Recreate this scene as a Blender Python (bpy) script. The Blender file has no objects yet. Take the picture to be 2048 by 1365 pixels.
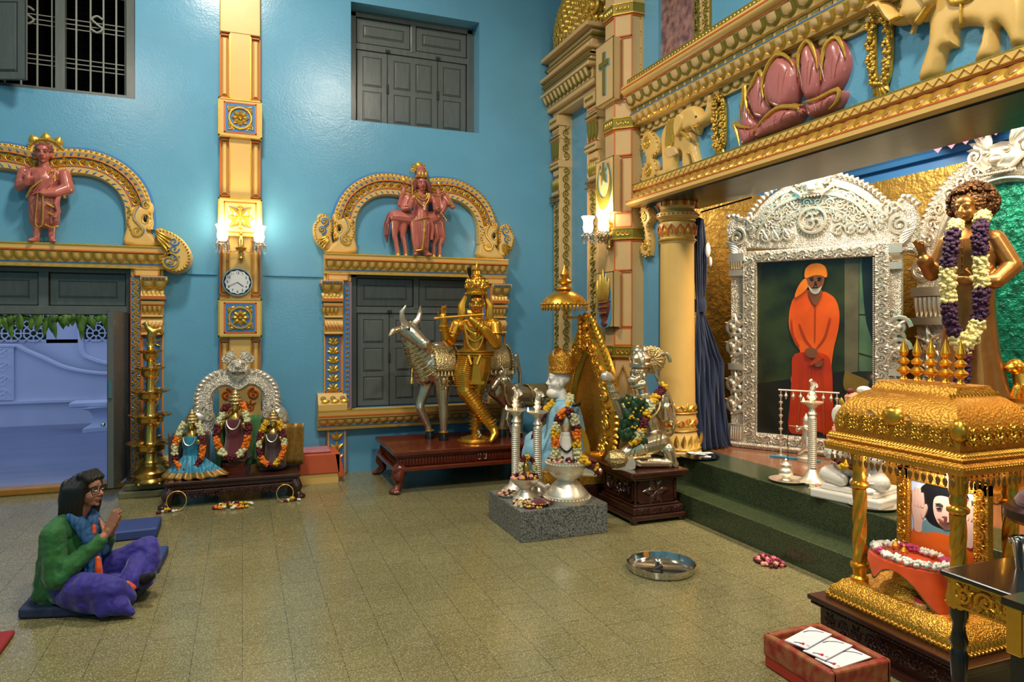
import bpy, bmesh, math, random
from math import sin, cos, pi, radians, atan2, sqrt, hypot
from mathutils import Vector, Matrix, noise, geometry
SC = bpy.context.scene
COL = SC.collection
rnd = random.Random(7)
V = Vector
# camera: eye 1.6 m up, looking 21.2 degrees right of the back wall's normal
FPX, HZ, TH, CH = 1390.0, 650.0, radians(21.2), 1.6
ST, CT = sin(TH), cos(TH)

def at(px, py, X=None, Y=None, Z=None):
    u = (px - 1024) / FPX
    d = V((ST + u * CT, CT - u * ST, (HZ - py) / FPX))
    t = X / d.x if X is not None else Y / d.y if Y is not None else (Z - CH) / d.z
    return V((0, 0, CH)) + d * t

def lin(h):
    h = h.lstrip('#')
    c = [int(h[i:i + 2], 16) / 255 for i in (0, 2, 4)]
    return tuple(x / 12.92 if x <= .04045 else ((x + .055) / 1.055) ** 2.4 for x in c) + (1,)

MATS = {}
def mat(name, col, rough=.5, metal=0., var=0., vscale=8., col2=None, bumps=(), coat=0., emit=0., trans=0., spec=None, sheen=0., stretch=(1, 1, 1), rvar=0., ior=None):
    """procedural principled material; bumps = (kind, scale, strength, distance)"""
    m = bpy.data.materials.new(name); m.use_nodes = True
    nt = m.node_tree; N = nt.nodes; L = nt.links
    b = N['Principled BSDF']
    c = lin(col) if isinstance(col, str) else col
    b.inputs['Base Color'].default_value = c
    b.inputs['Roughness'].default_value = rough
    b.inputs['Metallic'].default_value = metal
    if coat: b.inputs['Coat Weight'].default_value = coat; b.inputs['Coat Roughness'].default_value = .08
    if spec is not None: b.inputs['Specular IOR Level'].default_value = spec
    if sheen: b.inputs['Sheen Weight'].default_value = sheen
    if ior: b.inputs['IOR'].default_value = ior
    if emit: b.inputs['Emission Color'].default_value = c; b.inputs['Emission Strength'].default_value = emit
    if trans: b.inputs['Transmission Weight'].default_value = trans
    tc = N.new('ShaderNodeTexCoord'); mp = N.new('ShaderNodeMapping')
    mp.inputs['Scale'].default_value = stretch
    L.new(tc.outputs['Object'], mp.inputs[0]); co = mp.outputs[0]
    if var or col2:
        n = N.new('ShaderNodeTexNoise'); n.inputs['Scale'].default_value = vscale; n.inputs['Detail'].default_value = 5
        L.new(co, n.inputs['Vector'])
        r = N.new('ShaderNodeValToRGB')
        c2 = lin(col2) if col2 else tuple(x * (1 - var) for x in c[:3]) + (1,)
        r.color_ramp.elements[0].position = .35; r.color_ramp.elements[1].position = .65
        r.color_ramp.elements[0].color = c2; r.color_ramp.elements[1].color = c
        L.new(n.outputs['Fac'], r.inputs[0]); L.new(r.outputs[0], b.inputs['Base Color'])
    if rvar:
        n = N.new('ShaderNodeTexNoise'); n.inputs['Scale'].default_value = 3; n.inputs['Detail'].default_value = 6
        L.new(co, n.inputs['Vector'])
        q = N.new('ShaderNodeMapRange'); q.inputs[3].default_value = max(0, rough - rvar); q.inputs[4].default_value = rough + rvar
        L.new(n.outputs['Fac'], q.inputs[0]); L.new(q.outputs[0], b.inputs['Roughness'])
    prev = None
    for kind, sc, st, di in bumps:
        if kind == 'noise':
            n = N.new('ShaderNodeTexNoise'); n.inputs['Scale'].default_value = sc; n.inputs['Detail'].default_value = 4; o = n.outputs['Fac']
        elif kind == 'vor':
            n = N.new('ShaderNodeTexVoronoi'); n.feature = 'SMOOTH_F1'; n.inputs['Scale'].default_value = sc; o = n.outputs['Distance']
        elif kind == 'wave':
            n = N.new('ShaderNodeTexWave'); n.inputs['Scale'].default_value = sc; n.inputs['Distortion'].default_value = 3; n.inputs['Detail'].default_value = 2; o = n.outputs['Fac']
        elif kind == 'scroll':
            n = N.new('ShaderNodeTexWave'); n.wave_type = 'RINGS'; n.inputs['Scale'].default_value = sc * .35; n.inputs['Distortion'].default_value = 14; n.inputs['Detail'].default_value = 1.5; n.inputs['Detail Scale'].default_value = sc * .12; o = n.outputs['Fac']
        L.new(co, n.inputs['Vector'])
        bp = N.new('ShaderNodeBump'); bp.inputs['Strength'].default_value = st; bp.inputs['Distance'].default_value = di
        L.new(o, bp.inputs['Height'])
        if prev: L.new(prev.outputs[0], bp.inputs['Normal'])
        prev = bp
    if prev: L.new(prev.outputs[0], b.inputs['Normal'])
    MATS[name] = m
    return m

class MB:
    """collects shapes; build() links them as one mesh object"""
    def __init__(s, M=None):
        s.bm = bmesh.new(); s.M = M or Matrix.Identity(4); s.mi = 0
    def v(s, p): return s.bm.verts.new(s.M @ V(p))
    def f(s, vs):
        try: q = s.bm.faces.new(vs); q.material_index = s.mi; return q
        except ValueError: return None
    def box(s, c, d, R=None, taper=1.):
        c = V(c); vs = []
        for z in (-1, 1):
            k = taper if z > 0 else 1.
            for x, y in ((-1, -1), (1, -1), (1, 1), (-1, 1)):
                p = V((x * d[0] / 2 * k, y * d[1] / 2 * k, z * d[2] / 2))
                if R is not None: p = R @ p
                vs.append(s.v(c + p))
        s.f(vs[3::-1]); s.f(vs[4:])
        for i in range(4): s.f((vs[i], vs[(i + 1) % 4], vs[4 + (i + 1) % 4], vs[4 + i]))
        return s
    def bx(s, x0, x1, y0, y1, z0, z1): return s.box(((x0 + x1) / 2, (y0 + y1) / 2, (z0 + z1) / 2), (abs(x1 - x0), abs(y1 - y0), abs(z1 - z0)))
    def lathe(s, prof, c=(0, 0, 0), n=20, R=None, rf=None, sx=1., sy=1., closed=False):
        c = V(c); rings = []
        for r, z in prof:
            ring = []
            for i in range(n):
                a = 2 * pi * i / n; k = rf(a, z) if rf else 1.
                p = V((r * k * cos(a) * sx, r * k * sin(a) * sy, z))
                if R is not None: p = R @ p
                ring.append(s.v(c + p))
            rings.append(ring)
        for a, b in zip(rings, rings[1:] + ([rings[0]] if closed else [])):
            for i in range(n): s.f((a[i], a[(i + 1) % n], b[(i + 1) % n], b[i]))
        if not closed: s.f(rings[0][::-1]); s.f(rings[-1])
        return s
    def tube(s, pts, r, n=6, closed=False, flat=None):
        pts = [V(p) for p in pts]; m = len(pts)
        rs = r if isinstance(r, (list, tuple)) else [r] * m
        t0 = (pts[1] - pts[0]).normalized()
        up = V((0, 0, 1)) if abs(t0.z) < .9 else V((1, 0, 0))
        nr = (up - t0 * up.dot(t0)).normalized(); rings = []
        for i, p in enumerate(pts):
            if closed: t = pts[(i + 1) % m] - pts[i - 1]
            else: t = pts[min(i + 1, m - 1)] - pts[max(i - 1, 0)]
            if t.length < 1e-9: t = t0
            t = t.normalized()
            nr = nr - t * nr.dot(t)
            nr = nr.normalized() if nr.length > 1e-6 else t.orthogonal().normalized()
            bn = t.cross(nr)
            rings.append([s.v(p + (nr * cos(2 * pi * k / n) * (flat or 1) + bn * sin(2 * pi * k / n)) * rs[i]) for k in range(n)])
        for i in range(m if closed else m - 1):
            a, b = rings[i], rings[(i + 1) % m]
            for k in range(n): s.f((a[k], a[(k + 1) % n], b[(k + 1) % n], b[k]))
        if not closed: s.f(rings[0][::-1]); s.f(rings[-1])
        return s
    def ball(s, c, r, R=None, sub=2, n=None):
        r = V(r) if not isinstance(r, (int, float)) else V((r, r, r)); c = V(c)
        g = bmesh.ops.create_icosphere(s.bm, subdivisions=sub, radius=1)
        for q in g['verts']:
            p = V((q.co.x * r.x, q.co.y * r.y, q.co.z * r.z))
            if R is not None: p = R @ p
            q.co = s.M @ (c + p)
            for fc in q.link_faces: fc.material_index = s.mi
        return s
    def limb(s, ch, n=12):
        """chain of (point, radius): tapered segments with round joints"""
        for (p, r), (q, t) in zip(ch, ch[1:]): s.tube([p, q], [r, t], n)
        for p, r in ch: s.ball(p, r)
        return s
    def prism(s, poly, y0, y1, b=0., lv=None):
        """outline in local (x,z), thickness along local y; b rounds the front rim"""
        if b and len(poly) > 10: return s.puff(poly, y0, y1, b * 1.3)
        m = len(poly)
        ar = sum(poly[i][0] * poly[(i + 1) % m][1] - poly[(i + 1) % m][0] * poly[i][1] for i in range(m))
        if ar < 0: poly = poly[::-1]
        nm = []
        for i in range(m):
            a, q, c = V(poly[i - 1]), V(poly[i]), V(poly[(i + 1) % m])
            e1, e2 = (q - a), (c - q)
            n1 = V((-e1.y, e1.x)); n2 = V((-e2.y, e2.x))
            if n1.length: n1.normalize()
            if n2.length: n2.normalize()
            nn = n1 + n2
            nm.append(nn / max(.5, nn.length_squared / 2) if nn.length > 1e-6 else n1)
        lv = lv or ([(0, 0), (0, 1)] if not b else [(0, 0), (0, .45), (.3, .85), (1, 1)])
        rings = []
        for o, h in lv:
            rings.append([s.v((poly[i][0] + nm[i].x * o * b, y0 + (y1 - y0) * h, poly[i][1] + nm[i].y * o * b)) for i in range(m)])
        for a, q in zip(rings, rings[1:]):
            for i in range(m): s.f((a[i], a[(i + 1) % m], q[(i + 1) % m], q[i]))
        s.f(rings[0][::-1]); s.f(rings[-1])
        return s
    def puff(s, poly, y0, y1, R, edge=.25):
        """rounded relief: outline in local (x,z), front swelling from edge*depth to full depth within R of the rim"""
        if sum(a[0] * b[1] - b[0] * a[1] for a, b in zip(poly, poly[1:] + poly[:1])) < 0: poly = poly[::-1]
        m = len(poly); P = [V(p) for p in poly]
        xs = [p.x for p in P]; zs = [p.y for p in P]; st = max(R * .45, (max(xs) - min(xs) + max(zs) - min(zs)) / 90)
        def dist(q):
            best = 9.; ins = False
            for i in range(m):
                a, c = P[i - 1], P[i]; e = c - a; l2 = e.length_squared
                t = max(0, min(1, (q - a).dot(e) / l2)) if l2 else 0
                best = min(best, (a + e * t - q).length)
                if (a.y > q.y) != (c.y > q.y) and q.x < (c.x - a.x) * (q.y - a.y) / (c.y - a.y) + a.x: ins = not ins
            return best if ins else -best
        pts = list(P); hs = [0.] * m; z = min(zs); row = 0
        while z < max(zs):
            x = min(xs) + (st / 2 if row % 2 else 0)
            while x < max(xs):
                d = dist(V((x, z)))
                if d > st * .4: pts.append(V((x, z))); hs.append(d)
                x += st
            z += st * .87; row += 1
        vs, es, fs, ov, oe, of = geometry.delaunay_2d_cdt(pts, [(i, (i + 1) % m) for i in range(m)], [], 1, 1e-6)
        def hh(d): k = 1 - min(1, max(0, d) / R); return y0 + (y1 - y0) * (edge + (1 - edge) * sqrt(max(0, 1 - k * k)))
        nv = [s.v((v.x, hh(max([hs[j] for j in ov[i]] or [0])), v.y)) for i, v in enumerate(vs)]
        for f in fs: s.f([nv[i] for i in f])
        bk = [s.v((p.x, y0, p.y)) for p in P]; ix = {j: i for i, o in enumerate(ov) for j in o}
        for i in range(m):
            a, c = ix.get(i), ix.get((i + 1) % m)
            if a is not None and c is not None and a != c: s.f((bk[i], bk[(i + 1) % m], nv[c], nv[a]))
        s.f(bk[::-1]); return s
    def run(s, x0, x1, prof):
        """moulding profile [(y out, z)] run along local x"""
        a = [s.v((x0, y, z)) for y, z in prof]; b = [s.v((x1, y, z)) for y, z in prof]; m = len(prof)
        for i in range(m): s.f((a[i], b[i], b[(i + 1) % m], a[(i + 1) % m]))
        s.f(a); s.f(b[::-1]); return s
    def sweep(s, path, prof, closed=False, mi=None):
        """path in local (x,z); prof [(offset across, y out)]; mi = material per profile step"""
        m = len(path); rings = []
        for i in range(m):
            a = V(path[i - 1] if (i or closed) else path[0]); c = V(path[(i + 1) % m] if (i < m - 1 or closed) else path[-1])
            t = (c - a).normalized(); nn = V((-t.y, t.x))
            rings.append([s.v((path[i][0] + nn.x * o, y, path[i][1] + nn.y * o)) for o, y in prof])
        k = len(prof)
        for i in range(m if closed else m - 1):
            a, b = rings[i], rings[(i + 1) % m]
            for j in range(k):
                if mi: s.mi = mi[j % len(mi)]
                s.f((a[j], a[(j + 1) % k], b[(j + 1) % k], b[j]))
        if not closed: s.f(rings[0]); s.f(rings[-1][::-1])
        return s
    def spiral(s, c, r, a0, turns, y, rad, sg=1, n=6, steps=None):
        steps = steps or int(10 * turns + 4); pts = []; rr = []
        for i in range(steps + 1):
            t = i / steps; a = a0 + sg * 2 * pi * turns * t; q = r * (1 - .82 * t)
            pts.append((c[0] + q * cos(a), y, c[1] + q * sin(a))); rr.append(rad * (1 - .35 * t))
        s.tube(pts, rr, n); s.ball((pts[-1][0], y, pts[-1][2]), rad * 1.3, sub=1); return s
    def petal(s, c, ang, ln, w, y, h, tip=.0, n=6):
        """leaf relief in local (x,z) from c along ang, bulging h out of y"""
        ca, sa = cos(ang), sin(ang); rows = []
        for i in range(n + 1):
            t = i / n; ww = w * .5 * (sin(pi * min(1, t ** .75)) ** .8 if 0 < t < 1 else 0) + .0004
            row = []
            for k in (-1, -.5, 0, .5, 1):
                x = t * ln; q = k * ww; hh = h * (1 - k * k) * sin(pi * (.12 + .83 * t)) + (tip * t * t)
                row.append(s.v((c[0] + x * ca - q * sa, y + hh, c[1] + x * sa + q * ca)))
            rows.append(row)
        for a, b in zip(rows, rows[1:]):
            for k in range(4): s.f((a[k], a[k + 1], b[k + 1], b[k]))
        return s
    def egg(s, x, z0, z1, w, y0, y1, h, n=6, down=True):
        """one rounded lotus petal of a cyma row: hangs from z1 (y1) to z0 (y0)"""
        rows = []
        for i in range(n + 1):
            t = i / n; ww = w * .5 * (1 - max(0, (t - .55) / .45) ** 2.2) + .0005
            row = []
            for k in (-1, -.6, 0, .6, 1):
                row.append(s.v((x + k * ww, y1 + (y0 - y1) * t + h * (1 - k * k * .9) * (.6 + .4 * sin(pi * t)), z1 + (z0 - z1) * t)))
            rows.append(row)
        for a, b in zip(rows, rows[1:]):
            for k in range(4): s.f((a[k], a[k + 1], b[k + 1], b[k]))
        return s
    def vine(s, path, w, y, rad, step=None, leaf=True):
        """running scroll ornament along a path in local (x,z)"""
        L = [0.]
        for a, b in zip(path, path[1:]): L.append(L[-1] + hypot(b[0] - a[0], b[1] - a[1]))
        step = step or w * .9; n = max(1, int(L[-1] / step)); sg = 1
        for i in range(n):
            d = (i + .5) * L[-1] / n; j = 0
            while j < len(L) - 2 and L[j + 1] < d: j += 1
            k = (d - L[j]) / max(1e-6, L[j + 1] - L[j]); a, b = path[j], path[j + 1]
            x, z = a[0] + (b[0] - a[0]) * k, a[1] + (b[1] - a[1]) * k
            an = atan2(b[1] - a[1], b[0] - a[0])
            s.spiral((x, z), w * .40, an + pi - sg * .3, 1.35, y, rad, sg)
            if leaf:
                for q in (.5, 1.3, 2.1):
                    aa = an + sg * q; s.petal((x + cos(aa) * w * .22, z + sin(aa) * w * .22), aa, w * .36, w * .16, y, rad * 1.1)
            sg = -sg
        return s
    def flower(s, c, r, k=1):
        g = bmesh.ops.create_icosphere(s.bm, subdivisions=1, radius=1); c = V(c)
        for q in g['verts']:
            q.co = s.M @ (c + q.co * r * rnd.uniform(.68, 1.12))
            for fc in q.link_faces: fc.material_index = s.mi
        return s
    def build(s, name, mats, par=None, smooth=True, ang=35, mods=(), world=None, kind=None, weld=False, label=None):
        if world is not None:
            inv = world if isinstance(world, Matrix) else Matrix.Translation(world)
            bmesh.ops.transform(s.bm, matrix=inv.inverted(), verts=s.bm.verts)
        if weld: bmesh.ops.remove_doubles(s.bm, verts=s.bm.verts, dist=weld)
        bmesh.ops.recalc_face_normals(s.bm, faces=s.bm.faces)
        me = bpy.data.meshes.new(name)
        if smooth:
            for q in s.bm.faces: q.smooth = True
            if ang is not None:
                a = radians(ang)
                for e in s.bm.edges:
                    if len(e.link_faces) == 2 and e.calc_face_angle(0) > a: e.smooth = False
        s.bm.to_mesh(me); s.bm.free()
        for m in (mats if isinstance(mats, (list, tuple)) else [mats]): me.materials.append(MATS[m] if isinstance(m, str) else m)
        o = bpy.data.objects.new(name, me); COL.objects.link(o)
        if par is not None: o.parent = par
        for md in mods:
            if md[0] == 'remesh':
                q = o.modifiers.new('r', 'REMESH'); q.mode = 'VOXEL'; q.voxel_size = md[1]; q.use_smooth_shade = True
            elif md[0] == 'smooth':
                q = o.modifiers.new('s', 'SMOOTH'); q.factor = .5; q.iterations = md[1]
            elif md[0] == 'bevel':
                q = o.modifiers.new('b', 'BEVEL'); q.width = md[1]; q.segments = md[2] if len(md) > 2 else 2; q.limit_method = 'ANGLE'; q.angle_limit = radians(40)
            elif md[0] == 'sub':
                q = o.modifiers.new('u', 'SUBSURF'); q.levels = q.render_levels = md[1]
            elif md[0] == 'disp':
                tx = bpy.data.textures.new('folds', 'CLOUDS'); tx.noise_scale = md[1]; tx.noise_depth = 2
                q = o.modifiers.new('p', 'DISPLACE'); q.texture = tx; q.strength = md[2]; q.mid_level = .35; q.texture_coords = 'LOCAL'
            elif md[0] == 'solid':
                q = o.modifiers.new('d', 'SOLIDIFY'); q.thickness = md[1]; q.offset = 0
        if kind: o['kind'] = kind
        if label: o['label'] = label
        return o

def thing(name, label, cat, loc=(0, 0, 0), rz=0., group=None):
    o = bpy.data.objects.new(name, None); o.empty_display_size = .1; COL.objects.link(o)
    o.location = loc; o.rotation_euler = (0, 0, rz); o['label'] = label; o['category'] = cat
    if group: o['group'] = group
    return o
def tag(o, label, cat, group=None, kind=None):
    o['label'] = label; o['category'] = cat
    if group: o['group'] = group
    if kind: o['kind'] = kind
    return o
def dup(root, loc, rz=None, label=None, group=None):
    def cp(o, par):
        c = o.copy(); COL.objects.link(c)
        if par: c.parent = par
        for ch in list(o.children): cp(ch, c)
        return c
    r = cp(root, None); r.location = loc
    if rz is not None: r.rotation_euler = (0, 0, rz)
    if label: r['label'] = label
    if group: r['group'] = group
    return r
def frame(o, xd, yd, zd=(0, 0, 1)):
    m = Matrix.Identity(4)
    for i, d in enumerate((xd, yd, zd)):
        for j in range(3): m[j][i] = d[j]
    m.translation = V(o); return m
WB = 7.68                                     # back wall face
FB = frame((0, WB, 0), (1, 0, 0), (0, -1, 0))   # on the back wall: x along, y out of the wall, z up
WR = 3.65                                     # right wall face
FR = frame((WR, 0, 0), (0, -1, 0), (-1, 0, 0))  # on the right wall: x = -Y
def catmull(p, n=6, closed=False):
    m = len(p); out = []
    for i in range(m if closed else m - 1):
        a, b, c, d = (p[(i - 1) % m] if closed or i else p[0]), p[i], p[(i + 1) % m], (p[(i + 2) % m] if closed or i < m - 2 else p[-1])
        for k in range(n):
            t = k / n; q = []
            for x in range(len(b)):
                q.append(.5 * (2 * b[x] + (c[x] - a[x]) * t + (2 * a[x] - 5 * b[x] + 4 * c[x] - d[x]) * t * t + (3 * b[x] - a[x] - 3 * c[x] + d[x]) * t ** 3))
            out.append(tuple(q))
    if not closed: out.append(tuple(p[-1]))
    return out
def mir(p, cx=0): return [(2 * cx - x, z) for x, z in p]
def arc(cx, cz, r, a0, a1, n=16, rz=None): return [(cx + r * cos(a0 + (a1 - a0) * i / n), cz + (rz or r) * sin(a0 + (a1 - a0) * i / n)) for i in range(n + 1)]
def resample(path, d):
    out = [path[0]]; acc = 0
    for a, b in zip(path, path[1:]):
        L = hypot(b[0] - a[0], b[1] - a[1]); p = 0
        while acc + L - p >= d:
            p += d - acc; acc = 0; t = p / L; out.append((a[0] + (b[0] - a[0]) * t, a[1] + (b[1] - a[1]) * t))
        acc += L - p
    return out
def Rz(a): return Matrix.Rotation(a, 3, 'Z')
def Rx(a): return Matrix.Rotation(a, 3, 'X')
def Ry(a): return Matrix.Rotation(a, 3, 'Y')
def basis(fwd, up=(0, 0, 1)):
    f = V(fwd).normalized(); u = V(up); r = f.cross(u).normalized(); u = r.cross(f)
    return Matrix((r, f, u)).transposed()      # columns: right, forward, up
FIG = (('remesh', .008), ('smooth', 3))
def head(m, c, h, fwd, up=(0, 0, 1), nose=1., ears=True, fine=False):
    """adds a head (chin to crown h, c = middle) and returns a local->world function"""
    B = basis(fwd, up); c = V(c); T = lambda x, y, z: c + B @ V((x * h, y * h, z * h))
    E = lambda p, r: m.ball(T(*p), [q * h for q in r], B)
    E((0, -.06, .12), (.335, .42, .38)); E((0, .08, -.12), (.29, .33, .32)); E((0, .13, -.34), (.17, .2, .14)); E((0, .2, .18), (.27, .2, .2))
    E((0, .29, -.43), (.075, .06, .06)); E((.16, .2, -.14), (.12, .14, .13)); E((-.16, .2, -.14), (.12, .14, .13))
    m.tube([T(0, .36, .06), T(0, .42, -.04), T(0, .47 * (1 + .06 * (nose - 1)), -.14)], [.035 * h, .045 * h, .07 * h], 8)
    E((0, .46, -.14), (.055, .06, .05)); E((.06, .41, -.155), (.045, .05, .035)); E((-.06, .41, -.155), (.045, .05, .035))
    E((0, .375, -.255), (.11, .06, .022)); E((0, .37, -.30), (.09, .06, .026))
    for sg in (1, -1):
        m.tube([T(sg * .05, .385, .075), T(sg * .15, .375, .10), T(sg * .25, .30, .07)], [.03 * h, .034 * h, .02 * h], 6)
        E((sg * .135, .335, .0), (.075, .05, .04))
        if ears: E((sg * .345, -.04, -.06), (.05, .10, .14)); E((sg * .35, -.02, -.17), (.035, .05, .06))
    return T
def eyes(T, h, par, name='eye', white='eye_white', dark='eye_dark', world=None, brow=None, lip=None):
    m = MB()
    for sg in (1, -1):
        m.mi = 0; m.ball(T(sg * .135, .365, .0), (.06 * h, .03 * h, .03 * h), None)
        m.mi = 1; m.ball(T(sg * .135, .392, .0), (.028 * h, .022 * h, .026 * h), None, 1)
        m.tube([T(sg * .06, .392, .028), T(sg * .135, .402, .042), T(sg * .21, .37, .02)], .011 * h, 5)
        if brow: m.tube([T(sg * .05, .41, .10), T(sg * .15, .40, .135), T(sg * .26, .31, .10)], .017 * h, 5)
    m.build('eye', [white, dark], par, world=world)
    if lip:
        q = MB(); q.tube([T(-.10, .40, -.265), T(-.04, .435, -.25), T(0, .43, -.258), T(.04, .435, -.25), T(.10, .40, -.265)], [.008 * h, .022 * h, .018 * h, .022 * h, .008 * h], 6)
        q.tube([T(-.08, .40, -.285), T(0, .425, -.30), T(.08, .40, -.285)], [.008 * h, .026 * h, .008 * h], 6); q.build('lips', lip, par, world=world)
def hand(m, w, d, pn, s, curl=(.3, .3, .35, .4), thumb=1, tcurl=.3, spread=.08):
    """palm from wrist w along d, pn = palm normal; five fingers, s = hand length"""
    w = V(w); d = V(d).normalized(); pn = V(pn); pn = (pn - d * pn.dot(d)).normalized(); sd = d.cross(pn) * thumb
    m.limb([(w, .13 * s), (w + d * .22 * s, .125 * s)], 8)
    for k in (-1.2, -.4, .4, 1.2):
        m.limb([(w + d * .12 * s + sd * k * .07 * s, .075 * s), (w + d * .48 * s + sd * k * .105 * s, .066 * s)], 8)
    for i, k in enumerate((1.25, .42, -.42, -1.25)):
        p = w + d * .48 * s + sd * k * .10 * s; L = (.20, .23, .21, .16)[i] * s; a = 0; r = (.054, .056, .054, .047)[i] * s
        dd = (d + sd * k * spread).normalized(); ch = [(p, r * 1.1)]
        for j in range(3):
            a += curl[i] * (.8 + .3 * j); p = p + (dd * cos(a) + pn * sin(a)) * L; L *= .72; r *= .92; ch.append((p, r))
        m.limb(ch, 8)
    p = w + d * .12 * s + sd * .12 * s; dd = (d * .55 + sd * .8 + pn * .25).normalized(); ch = [(p, .08 * s)]
    for j, L in enumerate((.22, .17, .13)):
        p = p + dd * L * s; ch.append((p, (.066, .058, .048)[j] * s)); dd = (dd + d * .35 * tcurl + pn * .5 * tcurl - sd * .45 * tcurl).normalized()
    m.limb(ch, 8)
def ring(c, r, n=32, plane='xy', a0=0, ry=None):
    o = []
    for i in range(n):
        a = a0 + 2 * pi * i / n; x, y = r * cos(a), (ry or r) * sin(a)
        o.append(V(c) + V({'xy': (x, y, 0), 'xz': (x, 0, y), 'yz': (0, x, y)}[plane]))
    return o
def garland(name, label, cat, path, segs, r=.035, fr=.022, dens=14, loc=None, group=None, petal='flower_cluster', flat=1.):
    """flower garland; segs = [(material, share of length)] each its own part"""
    loc = loc or path[0]; t = thing(name, label, cat, loc, 0, group)
    path = [V(p) for p in path]; L = [0.]
    for a, b in zip(path, path[1:]): L.append(L[-1] + (b - a).length)
    tot = sum(w for _, w in segs); d0 = 0.
    for mt, w in segs:
        d1 = d0 + w / tot * L[-1]; m = MB(); n = max(3, int((d1 - d0) / fr * dens / 8)); j = 0; core = []
        for i in range(n):
            d = d0 + (d1 - d0) * (i + .5) / n
            while j < len(L) - 2 and L[j + 1] < d: j += 1
            p = path[j].lerp(path[j + 1], (d - L[j]) / max(1e-6, L[j + 1] - L[j])); core.append(p)
            tg = (path[j + 1] - path[j]).normalized(); o1 = tg.orthogonal().normalized(); o2 = tg.cross(o1)
            for k in range(max(4, int(r / fr * 3.6))):
                a = rnd.uniform(0, 2 * pi); q = o1 * cos(a) + o2 * sin(a)
                m.flower(p + q * r * rnd.uniform(.55, .85) + tg * rnd.uniform(-.5, .5) * fr, fr * rnd.uniform(.75, 1.1))
        if len(core) > 1: m.tube(core, r * .7, 7)
        m.build(petal, mt, t, ang=None, world=V(loc)); d0 = d1
    return t
# ---------------------------------------------------------------- materials
mat('blue_wall', '64A2C4', .22, var=.10, vscale=1.3, bumps=(('noise', 55, .26, .004), ('noise', 6, .14, .01)), rvar=.07)
mat('blue_recess', '3F8DB4', .35, var=.06, vscale=2, bumps=(('noise', 40, .1, .004),))
mat('blue_line', '3A78B8', .45)
mat('cream', 'DFB566', .38, var=.05, vscale=6, bumps=(('noise', 60, .06, .003),))
mat('cream_pale', 'D3AE76', .4, var=.05, vscale=6, bumps=(('noise', 60, .05, .003),))
mat('gold_paint', 'DDB048', .30, .62, var=.18, vscale=40, bumps=(('noise', 130, .35, .004),))
mat('orange_line', 'C9621C', .45)
mat('green_gold', '857628', .36, .4, bumps=(('noise', 120, .4, .004),))
mat('shutter_grey', '5C6260', .24, var=.12, vscale=9, bumps=(('noise', 30, .10, .004), ('wave', 8, .06, .002)), stretch=(3, 3, .6), rvar=.07)
mat('dark_line', '1E2224', .6)
mat('black', '0A0A0B', .5)
mat('darkness_black', '050607', .9, spec=0.)
mat('bar_grey', '8E9088', .45, .2)
mat('terracotta', 'B9665A', .24, var=.10, vscale=9, bumps=(('noise', 25, .12, .006),), coat=.4)
mat('terracotta_dark', '7A3A36', .3, coat=.3)
mat('lotus_pink', 'B86A66', .3, var=.18, vscale=5, coat=.3)
mat('gold', 'E6AA3C', .28, .88, var=.08, vscale=20, bumps=(('noise', 35, .18, .006),))
mat('gold_emboss', 'DC9C3C', .44, .8, var=.15, vscale=30, bumps=(('vor', 95, .45, .008), ('noise', 60, .2, .005)))
mat('gold_ornate', 'DFA23E', .38, .82, var=.15, vscale=30, bumps=(('scroll', 34, .42, .008), ('noise', 70, .15, .004)))
mat('gold_brick', 'C7A050', .40, .7, var=.2, vscale=4, bumps=(('noise', 18, .6, .03), ('noise', 60, .3, .01)))
mat('green_stone_panel', '1F9C7C', .28, .55, col2='0E5A48', vscale=9, bumps=(('noise', 22, .9, .03), ('noise', 70, .3, .01)))
mat('brass', 'DBAE58', .22, .92, var=.1, vscale=12, bumps=(('noise', 50, .1, .004),))
mat('silver', 'F2E8D6', .36, .84, var=.05, vscale=18, bumps=(('noise', 45, .15, .005),))
mat('silver_emboss', 'F2E9DA', .42, .74, var=.12, vscale=40, bumps=(('scroll', 32, .8, .012), ('noise', 90, .35, .005)))
mat('silver_warm', 'DCCDB0', .24, .92, var=.12, vscale=14, bumps=(('noise', 50, .2, .005),))
mat('cow_cloth', 'C4AC78', .36, .85, var=.2, vscale=50, bumps=(('vor', 90, .8, .008),))
mat('steel', 'C9C9C6', .14, 1., bumps=(('noise', 8, .05, .01),))
mat('bronze', 'A87640', .36, .8, var=.15, vscale=8, bumps=(('noise', 14, .25, .012),))
mat('bronze_hair', '6E4A28', .48, .7, col2='3C2614', vscale=60, bumps=(('vor', 60, .9, .02),))
mat('eye_white', 'E8E2D4', .3); mat('eye_dark', '15100C', .3); mat('lip_red', 'A8342C', .4)
mat('dark_wood', '3A1A12', .28, var=.35, vscale=14, bumps=(('noise', 30, .15, .004),), stretch=(1, 1, 3), coat=.3)
mat('red_wood', '6E2B18', .24, var=.3, vscale=12, bumps=(('noise', 24, .12, .004),), coat=.4)
mat('carved_wood', '46201A', .34, var=.3, vscale=30, bumps=(('scroll', 30, .7, .012),))
mat('black_wood', '17110F', .22, coat=.4)
mat('brown_threshold', 'A0702A', .35, var=.2)
mat('marble', 'EDE6DA', .22, var=.06, vscale=5, coat=.3)
mat('robe_blue', '86BCD4', .55, var=.12, vscale=16, bumps=(('noise', 160, .5, .004), ('wave', 5, .25, .012)), sheen=.4)
mat('cloth_green', '3F7A3E', .5, var=.2, bumps=(('wave', 7, .4, .01),), sheen=.3)
mat('cloth_teal', '1E86A8', .42, var=.25, vscale=12, bumps=(('wave', 8, .5, .012),), sheen=.3)
mat('cloth_brown', '4A3434', .5, var=.2, sheen=.3)
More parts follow.
